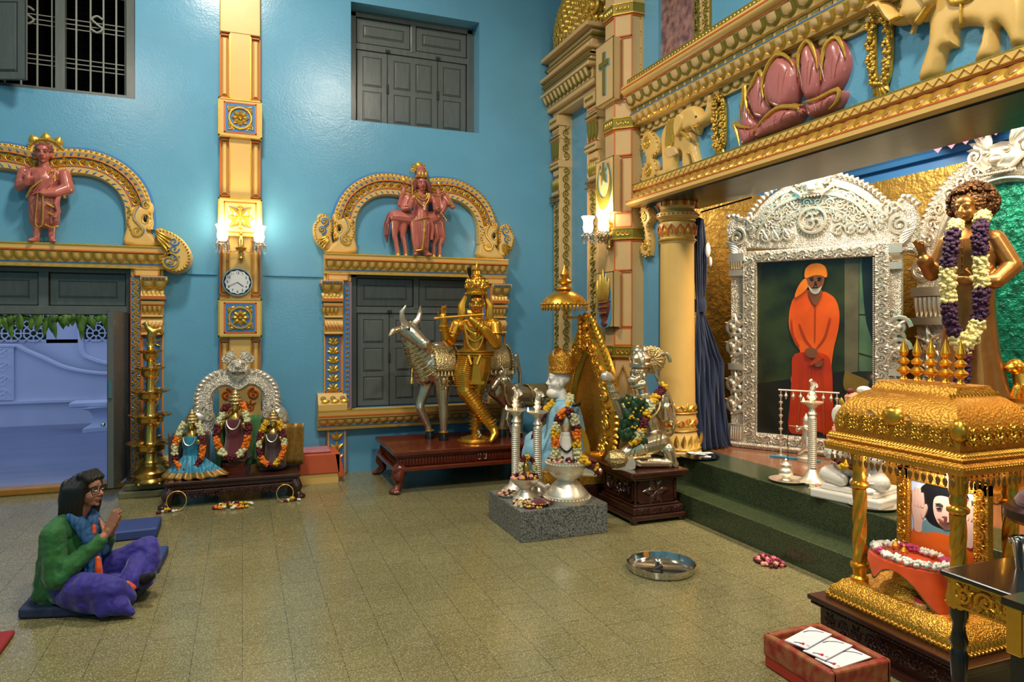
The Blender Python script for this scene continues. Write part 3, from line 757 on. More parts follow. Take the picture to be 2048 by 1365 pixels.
m = MB(FB); m.bx(-1.06, -.55, 0, .45, 0, .06); m.bx(-1.02, -.57, 0, .40, .06, .12); struct('trim_door_ledge', m, 'stone_ledge', mods=(('bevel', .008),))

# ---------------------------------------------------------------- shuttered windows and the doorway
def panel_leaf(m, ln, x0, x1, z0, z1, y, rows, cols=1, th=.03):
    m.bx(x0, x1, y, y + th, z0, z1); fr = min(.075, (x1 - x0) * .2)
    cw = (x1 - x0 - fr) / cols; rh = (z1 - z0 - fr) / rows
    for i in range(cols):
        for j in range(rows):
            a0, a1, c0, c1 = x0 + fr + i * cw, x0 + (i + 1) * cw, z0 + fr + j * rh, z0 + (j + 1) * rh
            framebox(ln, a0 - .006, a1 + .006, c0 - .006, c1 + .006, y + th - .001, .007, .003); m.bx(a0 + .012, a1 - .012, y + th, y + th + .009, c0 + .012, c1 - .012)
    framebox(ln, x0 - .004, x1 + .004, z0 - .004, z1 + .004, y + th - .002, .006, .003)
def shutters(name, cx, w, z0, z1, zt, rows, y):
    x0, x1 = cx - w / 2, cx + w / 2
    b = MB(FB); b.bx(x0 - .02, x0 + .07, y, y + .06, z0, z1); b.bx(x1 - .07, x1 + .02, y, y + .06, z0, z1); b.bx(x0, x1, y, y + .06, z1 - .05, z1 + .03); b.bx(x0, x1, y, y + .05, zt - .05, zt + .02); b.bx(cx - .03, cx + .03, y, y + .055, zt, z1); b.bx(x0, x1, y - .02, y, z0, z1)
    R = b.build(name, 'shutter_grey', smooth=False, kind='structure', mods=(('bevel', .004),))
    for a, c in ((x0 + .08, cx - .04), (cx + .04, x1 - .08)):
        m, l = MB(FB), MB(FB); panel_leaf(m, l, a, c, zt + .03, z1 - .06, y + .01, 1); p = m.build('transom_panel', 'shutter_grey', R, smooth=False, mods=(('bevel', .003),)); l.build('groove', 'dark_line', p)
    q = w - .16; xs = [x0 + .08, x0 + .08 + q * .27, x0 + .08 + q * .73, x1 - .08]
    for i in range(3):
        m, l = MB(FB), MB(FB); panel_leaf(m, l, xs[i] + .004, xs[i + 1] - .004, z0 + .01, zt - .055, y + .005, rows, 2 if i == 1 else 1); p = m.build('shutter_leaf', 'shutter_grey', R, smooth=False, mods=(('bevel', .003),)); l.build('groove', 'dark_line', p)
        if i < 2:
            k = MB(FB); k.box((xs[i + 1], y + .05, zt - .03), (.05, .025, .03)); k.bx(xs[i + 1] - .012, xs[i + 1] + .012, y + .035, y + .05, (z0 + zt) / 2 - .05, (z0 + zt) / 2 + .05); k.build('latch', 'dark_line', p)
shutters('window_1', 1.835, 1.44, 3.83, 5.10, 4.74, 2, -.25)
shutters('window_2', CX1, 1.48, .69, 2.17, 1.78, 3, -.13)
# barred window at the upper left, one leaf swung in
b = MB(FB); b.bx(-2.4, -2.3, -.12, -.04, 3.81, 5.3); b.bx(-1.06, -.98, -.12, -.03, 3.81, 5.3); b.bx(-1.66, -1.58, -.12, -.05, 3.81, 5.3); b.bx(-2.4, -.98, -.12, -.04, 3.81, 3.85)
R = b.build('window_3', 'shutter_grey', smooth=False, kind='structure'); m = MB(FB)
for x in (-2.2, -2.08, -1.95, -1.82, -1.70, -1.50, -1.38, -1.27, -1.16, -1.08): m.tube([(x, -.12, 3.82), (x, -.12, 5.3)], .009, 6)
for z in (4.12, 4.5, 4.86, 5.24):
    for k in (-.045, 0, .045): m.tube([(-2.35, -.12, z + k + .012), (-1.0, -.12, z + k)], .006, 5)
m.build('window_grille', 'bar_grey', R); m = MB(FB)
for x in (-1.89, -1.32):
    m.tube(p3(catmull([(x + .05, 4.58), (x, 4.61), (x - .045, 4.575), (x, 4.53), (x + .045, 4.49), (x, 4.45), (x - .05, 4.475)], 5), -.10), .011, 6)
m.build('grille_scroll', 'bar_grey', R); MB(FB).bx(-2.5, -.9, -.30, -.29, 3.7, 5.4).build('darkness_sheet', 'darkness_black', R)  # black sheet added behind the bars to stand for the darkness outside
l = MB(frame((-1.0, WB + .05, 0), (-.28, .96, 0), (.96, .28, 0))); ln = MB(l.M); panel_leaf(l, ln, .0, .22, 3.83, 5.3, -.02, 2); q = l.build('shutter_leaf', 'shutter_grey', R, smooth=False); ln.build('groove', 'dark_line', q)
l = MB(frame((-2.30, WB - .02, 0), (.935, -.354, 0), (-.354, -.935, 0))); ln = MB(l.M); panel_leaf(l, ln, 0, .50, 3.83, 5.3, -.02, 2); q = l.build('shutter_leaf', 'shutter_grey', R, smooth=False); ln.build('groove', 'dark_line', q)
# doorway: dark frame, panelled transom, one leaf swung into the hall
b = MB(FB); x0, x1 = -2.5, -1.016
b.bx(x0, x0 + .06, -.2, -.05, 0, 2.19); b.bx(x1 - .05, x1, -.2, -.05, 0, 2.19); b.bx(x0, x1, -.2, -.04, 2.10, 2.19); b.bx(x0, x1, -.2, -.03, 1.70, 1.78); b.bx(CX2 - .04, CX2 + .04, -.2, -.05, 1.75, 2.15); b.bx(x0, x1, -.14, -.11, 1.75, 2.12)
R = b.build('door_1', 'shutter_grey', smooth=False, kind='structure', mods=(('bevel', .004),))
for a, c in ((x0 + .07, CX2 - .05), (CX2 + .05, x1 - .06)):
    m, l = MB(FB), MB(FB); panel_leaf(m, l, a, c, 1.79, 2.09, -.11, 1); p = m.build('transom_panel', 'shutter_grey', R, smooth=False); l.build('groove', 'dark_line', p)
l = MB(frame((-1.035, WB - .03, 0), (-.09, -.996, 0), (-.996, .09, 0))); ln = MB(l.M); panel_leaf(l, ln, 0, .52, .13, 1.72, 0, 3, 1, .05)
q = l.build('door_leaf', 'shutter_grey', R, smooth=False); ln.build('groove', 'dark_line', q); k = MB(l.M); k.box((.525, .025, 1.02), (.012, .03, .16)); k.ball((.5, .09, .7), .02); k.build('door_lock', 'steel', q)
struct('trim_threshold', MB().bx(-2.6, -1.0, 7.72, 7.86, 0, .07), 'brown_threshold', mods=(('bevel', .015),))
m = MB(FB)
for i in range(64):
    x = -2.44 + i * 1.40 / 64 + rnd.uniform(-.01, .01); L = rnd.uniform(.05, .22) * (.55 + .7 * abs(sin(i * .23 + .6))); a = -pi / 2 + rnd.uniform(-.25, .25)
    m.petal((x, 1.70 + rnd.uniform(-.02, .01)), a, L, .055, -.06 + rnd.uniform(-.03, .04), .012)
m.tube([(-2.45, -.05, 1.70), (-1.03, -.05, 1.70)], .008)
tag(m.build('leaf_garland', 'leaf'), 'string of hanging green mango leaves across the top of the left doorway', 'leaf garland')
m = MB(FB); m.tube([(-.60, .01, 2.11), (-.24, .01, 2.11)], .007); m.tube([(.2, .01, 2.11), (.80, .01, 2.11)], .007); struct('trim_cable', m, 'blue_recess')

# ---------------------------------------------------------------- pilaster with rosette blocks on the back wall
PX = -.02; W = V((PX, WB, 0)); t = thing('wall_pilaster', 'tall cream pilaster with gold rosette blocks on the back wall, carrying the clock', 'pilaster', W)
b = MB(FB); b.bx(PX - .195, PX + .195, 0, .05, 0, 6.3); b.bx(PX - .10, PX + .10, 0, .095, .95, 6.3); b.bx(PX - .19, PX + .19, 0, .101, 4.56, 6.3); b.bx(PX - .2, PX + .2, 0, .11, 0, .98); b.build('shaft', 'cream', t, smooth=False, world=W, mods=(('bevel', .006),))
for s in (-1, 1):
    for z0, z1 in ((3.90, 4.54), (2.90, 3.48), (1.90, 2.46), (1.0, 1.44)):
        b = MB(FB); b.prism([(PX + s * .105, z0 + .01), (PX + s * .19, z0 + .01), (PX + s * .19, z1 - .01), (PX + s * .105, z1 - .01)], .04, .08, .03, [(0, 0), (1, 1)]); p = b.build('side_panel', 'cream', t, smooth=False, world=W)
        o = MB(FB); framebox(o, *sorted((PX + s * .10, PX + s * .193)), z0, z1, .05, .010, .035); o.build('orange_line', 'orange_line', p, world=W)
        g = MB(FB); g.bx(*sorted((PX + s * .092, PX + s * .104)), .05, .099, z0, z1); g.build('gilded_edge', 'gold_paint', p, world=W)
for z, kind in ((3.69, 0), (2.685, 1), (1.67, 2)):
    b = MB(FB); b.bx(PX - .205, PX + .205, 0, .135, z - .19, z + .19); B = b.build('rosette_block', 'cream', t, smooth=False, world=W, mods=(('bevel', .006),))
    g, o, bl = MB(FB), MB(FB), MB(FB); framebox(g, PX - .207, PX + .207, z - .192, z + .192, .128, .014, .012); framebox(o, PX - .155, PX + .155, z - .155, z + .155, .134, .012)
    if kind != 1:
        bl.bx(PX - .14, PX + .14, .134, .138, z - .14, z + .14); g.tube(ring((PX, .142, z), .105, 28, 'xz'), .013, 6, True); rosette(g, PX, z, .085, .14, 8, .022)
        for a in range(4): an = pi / 4 + a * pi / 2; cx, cz = PX + .125 * cos(an) * 1.06, z + .125 * sin(an) * 1.06; g.spiral((cx, cz), .026, an, 1.2, .142, .007); [g.petal((cx, cz), an + q, .05, .025, .14, .01) for q in (1.9, -1.9)]
    else:
        for a in range(4): g.petal((PX, z), pi / 4 + a * pi / 2, .15, .075, .138, .03); g.petal((PX, z), a * pi / 2, .12, .04, .138, .03); g.petal((PX + .07 * cos(a * pi / 2), z + .07 * sin(a * pi / 2)), a * pi / 2, .05, .06, .138, .02); bl.petal((PX, z), pi / 4 + a * pi / 2, .16, .095, .134, .01)
        g.ball((PX, .15, z), (.026, .02, .026))
    bl.build('blue_ground', 'blue_line', B, world=W); g.build('gilded_rosette', 'gold_paint', B, world=W); o.build('orange_line', 'orange_line', B, world=W)
m = MB(FB)
for s in (-1, 1): m.spiral((PX + s * .13, .90), .06, pi / 2, 1.4, .11, .014, s); m.vine([(PX, .76), (PX + s * .18, .78)], .13, .11, .011)
m.build('carved_foot', 'orange_line', t, world=W)
# clock
def text_mesh(s, size, M):
    cu = bpy.data.curves.new('tx', 'FONT'); cu.body = s; cu.size = size; cu.align_x = 'CENTER'; cu.align_y = 'CENTER'; cu.extrude = .0008; cu.resolution_u = 3
    o = bpy.data.objects.new('tx', cu); me = o.to_mesh().copy(); bpy.data.objects.remove(o); me.transform(M); return me
def add_mesh(m, me):
    n0 = len(m.bm.verts); m.bm.from_mesh(me); bpy.data.meshes.remove(me)
mat('clock_face', 'D4D6D8', .3); mat('clock_rim', '1A2236', .12, coat=.5)
W = at(475, 565, Y=WB - .105); t = thing('wall_clock', 'round wall clock with pale face and dark rim hung on the cream pilaster', 'clock', W)
Rf = Matrix(((1, 0, 0), (0, 0, -1), (0, 1, 0)))
MB().lathe([(.132, -.005), (.14, .006), (.138, .022), (.128, .026), (.122, .02)], n=40, R=Rf, closed=True).build('rim', 'clock_rim', t)
MB().lathe([(.131, .018), (.143, .022), (.141, .028), (.131, .028)], n=40, R=Rf, closed=True).build('silver_edge', 'steel', t)
MB().lathe([(.131, .0), (.131, .02), (.0, .0205)], n=40, R=Rf).build('dark_ring', 'clock_rim', t)
MB().lathe([(.123, .0), (.123, .0225), (.0, .0235)], n=48, R=Rf, rf=lambda a, z: 1 - .09 * abs(sin(a * 6)) if z > .01 else 1).build('dial', 'clock_face', t)
m = MB()
for h in range(1, 13):
    a = pi / 2 - h * pi / 6; add_mesh(m, text_mesh(str(h), .036, Matrix.Translation((.095 * cos(a), -.0245, .095 * sin(a))) @ Matrix.Rotation(pi / 2, 4, 'X')))
m.build('numerals', 'black', t, ang=None)
m = MB(); m.tube([(0, -.027, 0), (.055, -.027, -.042)], .0028, 5); m.build('hour_hand', 'black', t); m = MB(); m.tube([(0, -.028, 0), (-.075, -.028, -.038)], .002, 5); m.build('minute_hand', 'black', t)
# ---------------------------------------------------------------- crystal wall lights
def sconce(F, W, label, dirs):
    t = thing('wall_light', label, 'wall light', W, 0, 'crystal wall lights')
    M = F.copy(); M.translation = (0, 0, 0)
    m = MB(M); m.lathe([(.012, -.16), (.03, -.13), (.02, -.1), (.032, -.06), (.02, 0), (.03, .05), (.012, .10), (.02, .12), (.004, .16)], (0, .03, 0)); m.bx(-.03, .03, 0, .02, -.11, .11); m.lathe([(.02, .06), (.05, .08), (.055, .1), (.02, .1)], (0, .1, -.13)); m.tube([(0, .02, -.04), (0, .1, -.05)], .012); m.build('back_plate', 'brass', t)
    for dx, dy in dirs:
        m = MB(M); m.tube([V((dx * q, .03 + (dy - .03) * q, -.03 - .06 * sin(pi * q) + .02 * q)) for q in [i / 8 for i in range(9)]], .010, 8); a = m.build('arm', 'crystal', t)
        m = MB(M); m.lathe([(.0, .0), (.045, .005), (.066, .03), (.06, .04), (.02, .03)], (dx, dy, -.02), 20); m.build('drip_tray', 'crystal', a)
        m = MB(M); m.lathe([(.03, .02), (.045, .045), (.052, .08), (.045, .12), (.05, .15), (.066, .185), (.062, .185), (.046, .15), (.04, .12), (.047, .08), (.03, .03)], (dx, dy, 0), 20, rf=lambda q, z: 1 + (.05 * sin(q * 6) if z > .17 else 0)); m.build('glass_shade', 'white_glass', t)
        m = MB(M)
        for k in range(9):
            q = 2 * pi * k / 9; m.lathe([(.002, .0), (.010, -.012), (.011, -.045), (.004, -.085), (.001, -.09)], (dx + .058 * cos(q), dy + .058 * sin(q), -.005), 6); m.ball((dx + .06 * cos(q), dy + .06 * sin(q), -.0), .008, sub=1)
        m.build('crystal_drops', 'crystal', t)
        p = M @ V((dx, dy, .23)) + W; light('wall_light_bulb', 'POINT', p, 7 if W.y > 0 else 30, (1, .80, .5), shadow_soft_size=.05 if W.y > 0 else .09)  # the stronger bulbs belong to the added wall light behind the viewer
sconce(FB, at(482, 492, Y=WB - .10), 'crystal wall light with two lit tulip shades on the back wall pilaster above the clock', ((-.17, .16), (.17, .16)))
sconce(frame((0, 0, 0), (-1, 0, 0), (0, 1, 0)), V((1.15, -2.2, 2.5)), 'added unseen crystal wall light with two lit tulip shades on the wall behind the viewer', ((-.17, .16), (.17, .16)))  # assumed wall light out of view, added to put glare on the back wall
FP = frame((0, 0, 0), (0, -1, 0), (-1, 0, 0))
sconce(FP, V((3.40, 6.04, 2.49)), 'crystal wall light with two lit tulip shades on the octagonal pier by the stage', ((-.12, .20), (.04, .12)))
TRX = lambda pts, ox, oy, s, X: [(lambda p: (-p.y, p.z))(at(ox + x / s, oy + z / s, X=X)) for x, z in pts]
# ---------------------------------------------------------------- octagonal pier at the stage corner
W = V((3.52, 6.08, 0)); t = thing('octagonal_pier', 'tall cream octagonal pier with cross, crescent and torch panels beside the stage opening', 'pier', W)
def octo(m, z0, z1, e=0.):
    P = [(WR + .02, 6.298 + e), (3.528 - e * .4, 6.298 + e), (3.40 - e, 6.17 + e * .4), (3.40 - e, 5.99 - e * .4), (3.528 - e * .4, 5.862 - e), (WR + .02, 5.862 - e)]
    a = [m.v((x, y, z0)) for x, y in P]; b = [m.v((x, y, z1)) for x, y in P]
    for i in range(6): m.f((a[i], a[(i + 1) % 6], b[(i + 1) % 6], b[i]))
    m.f(a[::-1]); m.f(b)
b = MB(); octo(b, .0, 6.3); octo(b, 0, .5, .03); b.build('shaft', 'cream_pale', t, smooth=False, world=W)
FC = frame((3.40, 5.99, 0), (.7071, -.7071, 0), (-.7071, -.7071, 0))      # chamfer face, x to the right
FX = frame((3.40, 6.08, 0), (0, -1, 0), (-1, 0, 0))                       # face towards the hall
for z in (5.75, 4.68, 3.57, 2.49, 1.34):
    b = MB(); octo(b, z - .055, z + .055, .022); p = b.build('band', 'green_gold', t, smooth=False, world=W)
    g, o = MB(), MB(); octo(g, z - .057, z - .043, .026); octo(g, z + .043, z + .057, .026); octo(o, z - .075, z - .057, .012)
    for k in range(3): g.M = FC; g.tube(ring((.045 + .045 * k, .024, z), .018, 10, 'xz'), .006, 5, True); g.ball((.045 + .045 * k, .024, z), .008, sub=1)
    for k in range(4): g.M = FX; g.petal((-.06 + .04 * k, z - .03), pi / 2 - .3, .06, .03, .024, .01)
    g.build('gilded_border', 'gold_paint', p, world=W); o.build('orange_line', 'orange_line', p, world=W)
for z0, z1 in ((5.30, 5.66), (4.42, 4.61), (3.63, 3.76), (3.26, 3.49), (2.56, 2.68), (2.14, 2.41), (1.41, 1.56)):
    b = MB(FC); b.bx(.012, .165, 0, .012, z0, z1); p = b.build('tile_panel', 'cream_pale', t, smooth=False, world=W)
    o = MB(FC); framebox(o, .0, .178, z0 - .012, z1 + .012, .002, .012, .012); o.build('orange_line', 'orange_line', p, world=W)
for z0, z1 in ((3.80, 4.40), (2.70, 3.24), (1.58, 2.12)):
    o = MB(FC); framebox(o, .07, .181, z0, z1, .002, .010, .008); o.build('orange_line', 'orange_line', t, world=W)
    b = MB(FX); b.bx(-.19, .165, -.02, .055, z0, z1); p = b.build('emblem_panel', 'cream_pale', t, smooth=False, world=W, mods=(('bevel', .004),))
    g = MB(FX); framebox(g, -.192, .167, z0 - .002, z1 + .002, .048, .008, .009); g.build('green_edge', 'green_gold', p, smooth=False, world=W)
    g, bl = MB(FX), MB(FX); zc = (z0 + z1) / 2; xc = -.01
    if z0 > 3.5:
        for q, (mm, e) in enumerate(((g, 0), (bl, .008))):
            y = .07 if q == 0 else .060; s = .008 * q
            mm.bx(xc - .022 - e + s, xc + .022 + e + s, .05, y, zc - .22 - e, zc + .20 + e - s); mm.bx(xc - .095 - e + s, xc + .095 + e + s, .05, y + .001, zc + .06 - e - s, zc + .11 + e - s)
        n = 'cross'
    elif z0 > 2:
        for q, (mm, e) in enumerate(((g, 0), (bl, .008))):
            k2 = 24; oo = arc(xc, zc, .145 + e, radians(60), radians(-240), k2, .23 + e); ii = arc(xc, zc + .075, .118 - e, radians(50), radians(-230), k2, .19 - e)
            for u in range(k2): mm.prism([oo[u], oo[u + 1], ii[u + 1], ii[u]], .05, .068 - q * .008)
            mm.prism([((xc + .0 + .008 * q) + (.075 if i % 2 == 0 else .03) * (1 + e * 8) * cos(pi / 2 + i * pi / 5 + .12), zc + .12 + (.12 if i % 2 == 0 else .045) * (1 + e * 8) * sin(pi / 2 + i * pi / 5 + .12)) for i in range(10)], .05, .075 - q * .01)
        n = 'crescent_and_star'
    else:
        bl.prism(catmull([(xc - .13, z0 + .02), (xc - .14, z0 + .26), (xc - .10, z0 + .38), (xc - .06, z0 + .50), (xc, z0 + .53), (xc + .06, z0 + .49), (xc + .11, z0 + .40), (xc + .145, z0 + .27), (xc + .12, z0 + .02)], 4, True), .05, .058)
        u = MB(FX); u.lathe([(.05, z0 + .01), (.07, z0 + .03), (.05, z0 + .06), (.09, z0 + .12), (.125, z0 + .19), (.12, z0 + .24), (.13, z0 + .245), (.13, z0 + .26)], (xc, .055, 0), 20, sy=.35); u.build('fire_bowl', 'terracotta_dark', p, world=W)
        for k in range(5): g.petal((xc - .085 + .042 * k, z0 + .25), pi / 2 + (2 - k) * .06, .22 + .05 * (2 - abs(k - 2)), .055, .07, .03)
        for z in (.14, .20, .245): g.tube([(xc - .105 * (1 if z > .15 else .85) + .0001, .09, z0 + z), (xc, .105, z0 + z - .008), (xc + .105 * (1 if z > .15 else .85), .09, z0 + z)], .007, 5)
        n = 'torch_flame'
    g.build(n, 'green_gold' if n != 'torch_flame' else 'gold_paint', p, world=W); bl.build('blue_outline', 'blue_wall', p, world=W)  # blue shape set a little larger behind each emblem
o = MB(FC); g = MB(FC); pts = [(.03, .82), (.03, 1.05), (.09, 1.20), (.15, 1.05), (.15, .82)]
g.sweep(pts, [(-.012, 0), (-.012, .02), (.012, .02), (.012, 0)]); g.build('gilded_niche', 'gold_paint', t, smooth=False, world=W)
for q in (.004, .176): o.tube([(q, .003, .5), (q, .003, 1.28)], .005, 4)
o.build('orange_line', 'orange_line', t, world=W)

# ---------------------------------------------------------------- blind shrine niche on the right wall, behind the pier
W = V((WR, 7.08, 0)); t = thing('wall_niche', 'blue blind niche with stacked cream and gold canopy between the pier and the corner', 'niche', W)
YN = 7.08
def yb(m, y0, y1, d, z0, z1): m.bx(-y1, -y0, 0, d, z0, z1)
for s, nm in ((-1, 0), (1, 1)):
    c = YN + s * .46; b = MB(FR)
    hw = .10; yb(b, c - hw, c + hw, .15, 1.2, 3.05); yb(b, c - hw, c + hw, .13, 3.05, 4.1); yb(b, c - .13, c + .13, .20, 3.95, 4.07); yb(b, c - .12, c + .12, .18, 3.80, 3.86); yb(b, c - .13, c + .13, .19, 3.46, 3.54); yb(b, c - .115, c + .115, .17, 3.15, 3.19); yb(b, c - .15, c + .15, .2, .9, 1.2)
    yb(b, c - s * .10 - .012, c - s * .10 + .012, .17, 1.3, 4.05)
    p = b.build('side_column', 'cream_pale', t, smooth=False, world=W, mods=(('bevel', .005),))
    b = MB(FR)
    for z0, z1, d0, d1, w0, w1 in ((3.86, 3.95, .13, .19, .10, .125), (3.54, 3.80, .17, .15, .12, .11), (3.36, 3.46, .12, .18, .09, .125), (3.19, 3.36, .17, .13, .115, .095)):
        for k in range(1): b.prism([(-c - w0, z0), (-c + w0, z0), (-c + w1, z1), (-c - w1, z1)], 0, max(d0, d1) - .02, .02)
    b.build('capital', 'cream_pale', p, world=W)
    g, o = MB(FR), MB(FR)
    for k in range(3): g.egg(-c - .075 + .075 * k, 3.56, 3.78, .07, .15, .17, .02)
    for k in range(4): g.petal((-c - .07 + .046 * k, 3.21), pi / 2, .13, .045, .165, .02); rosette(g, -c - .07 + .046 * k, 4.01, .022, .2, 6)
    g.vine([(-c, 1.3), (-c, 3.04)], .13, .155, .011, .11)
    for z in (3.07, 3.13, 3.50, 3.83): g.bx(-c - .12, -c + .12, .17, .195, z - .008, z + .008)
    fy = frame((WR - .085, c - s * hw, 0), (-1, 0, 0), (0, -s, 0))
    g.M = fy; g.vine([(0, 1.3), (0, 4.0)], .12, .018, .009, .09, leaf=False); g.M = FR
    g.build('gilded_carving', 'green_gold', p, world=W)
    for z in (3.1, 3.56, 3.79, 3.9): o.bx(-c - .11, -c + .11, .16, .172, z - .006, z + .006)
    o.build('orange_line', 'orange_line', p, world=W)
b = MB(FR); yb(b, YN - .34, YN + .34, .01, 1.2, 4.1); b.build('niche_back', 'blue_wall', t, smooth=False, world=W)
b = MB(FR)
for z0, z1, d, w in ((4.1, 4.15, .16, .56), (4.15, 4.20, .22, .60), (4.32, 4.36, .30, .63), (4.36, 4.43, .25, .60), (4.43, 4.47, .28, .62), (4.50, 4.54, .31, .64), (4.58, 4.63, .22, .56), (4.63, 4.68, .24, .57), (4.74, 4.79, .30, .60)): yb(b, YN - w, YN + w, d, z0, z1)
for z0, z1, d, w in ((4.20, 4.32, .23, .60), (4.47, 4.50, .24, .6), (4.54, 4.58, .24, .58), (4.68, 4.74, .22, .55)): yb(b, YN - w, YN + w, d, z0, z1)
S_ = b.build('stacked_cornice', 'cream_pale', t, smooth=False, world=W, mods=(('bevel', .01),))
g, c_ = MB(FR), MB(FR); eggrow(g, c_, -YN - .58, -YN + .58, 4.205, 4.315, .235, .29, 12); g.build('lotus_petals', 'green_gold', S_, world=W); c_.build('petal_fill', 'cream_pale', S_, world=W)
g = MB(FR)
for z in (4.375, 4.45, 4.52, 4.66): yb(g, YN - .62, YN + .62, .287 if z < 4.5 else .25, z - .012, z + .012)
g.build('green_line', 'green_gold', S_, smooth=False, world=W)
b = MB(FR); b.lathe([(.50, 4.79), (.55, 4.86), (.56, 4.98), (.53, 5.12), (.46, 5.26), (.36, 5.40), (.25, 5.52), (.2, 5.6), (.22, 5.66), (.1, 5.75), (.05, 5.95)], (-YN, .0, 0), 36, sy=.5, rf=lambda a, z: 1 + .02 * sin(a * 18)); D = b.build('dome', 'cream_pale', t, world=W)
g = MB(FR)
for j in range(7):
    z = 4.84 + j * .085; r = (.55, .565, .555, .53, .49, .43, .36)[j]
    for i in range(15):
        a = pi * (i + .5 * (j % 2)) / 15 + .05
        if a > pi - .05: continue
        p = V((-YN + r * cos(a), r * .5 * sin(a), z)); M0 = g.M; g.M = FR @ Matrix.Translation(p) @ Matrix.Rotation(a - pi / 2, 4, 'Z'); g.petal((0, 0), pi / 2, .10, .09, 0, .035); g.spiral((0, .0), .03, pi / 2, 1, .01, .009, 1, 5, 8); g.M = M0
for s in (0,): g.tube(ring((-YN + .50, .16, 5.0), .075, 20, 'xz'), .02, 6, True); g.ball((-YN + .5, .17, 5.0), (.045, .05, .055))
g.build('gilded_scales', 'gold_paint', D, world=W)

# ---------------------------------------------------------------- carved beam over the stage
W = V((WR, 4, 2.7)); X0, X1 = -5.86, .6
b = MB(FR); b.run(X0, X1, [(0, 2.735), (.17, 2.735), (.2, 2.75), (.2, 2.778), (.175, 2.79), (.165, 2.80), (.10, 2.885), (.11, 2.893), (.125, 2.90), (.125, 2.945), (.0, 2.965)])
B = b.build('trim_beam_moulding', 'cream', smooth=False, kind='structure')
g, c, o = MB(FR), MB(FR), MB(FR); n = 64; eggrow(g, c, X0, X1, 2.80, 2.885, .165, .10, n, .028)
for i in range(int((X1 - X0) / .07)): x = X0 + i * .07; g.tube([(x, .126, 2.905), (x + .035, .126, 2.94), (x + .07, .126, 2.905)], .006, 4)
o.bx(X0, X1, .195, .203, 2.782, 2.792); o.bx(X0, X1, .10, .112, 2.886, 2.894)
g.build('lotus_petals', 'gold_paint', B); c.build('petal_fill', 'brown_threshold', B); o.build('orange_line', 'orange_line', B)
gg = MB(FR); gg.bx(X0, X1, .0, .123, 2.946, 2.96); gg.build('gilded_top', 'green_gold', B, smooth=False)
b = MB(FR); b.bx(X0, X1, 0, .012, 2.96, 3.46); struct('trim_frieze', b, 'blue_wall')
b = MB(FR); b.run(X0, X1, [(0, 3.44), (.04, 3.44), (.045, 3.51), (.055, 3.525), (.11, 3.53), (.15, 3.615), (.155, 3.63), (.13, 3.64), (.13, 3.68), (.16, 3.69), (.205, 3.79), (.21, 3.80), (.20, 3.805)] + [(.20 + .055 * cos(a), 3.855 + .05 * sin(a)) for a in [-pi / 2 + pi * k / 8 for k in range(9)]] + [(.2, 3.91), (.18, 3.915), (.18, 3.965), (.05, 3.98), (0, 3.98)])
B = b.build('trim_beam_cornice', 'cream', kind='structure')
g, c, o, gr, bl = MB(FR), MB(FR), MB(FR), MB(FR), MB(FR)
eggrow(g, c, X0, X1, 3.535, 3.61, .112, .15, 60, .03); eggrow(gr, c, X0, X1, 3.695, 3.785, .165, .205, 44, .02); eggrow(gr, c, X0, X1, 3.45, 3.515, .042, .048, 52, .016)
for i in range(60): x = X0 + (i + .5) * (X1 - X0) / 60; gr.bx(x - .035, x + .035, .13, .137, 3.645, 3.675)
for i in range(150): x = X0 + (i + .5) * (X1 - X0) / 150; g.ball((x, .183, 3.94), (.014, .008, .016), sub=1)
gr.bx(X0, X1, .178, .184, 3.915, 3.965); o.bx(X0, X1, .245, .258, 3.852, 3.864); o.bx(X0, X1, .2, .214, 3.796, 3.806); bl.bx(X0, X1, .125, .134, 3.68, 3.69); bl.bx(X0, X1, .15, .157, 3.626, 3.634)
g.build('lotus_petals', 'gold_paint', B); c.build('petal_fill', 'cream_pale', B); o.build('orange_line', 'orange_line', B); gr.build('green_gold_carving', 'green_gold', B); bl.build('blue_line', 'blue_line', B)

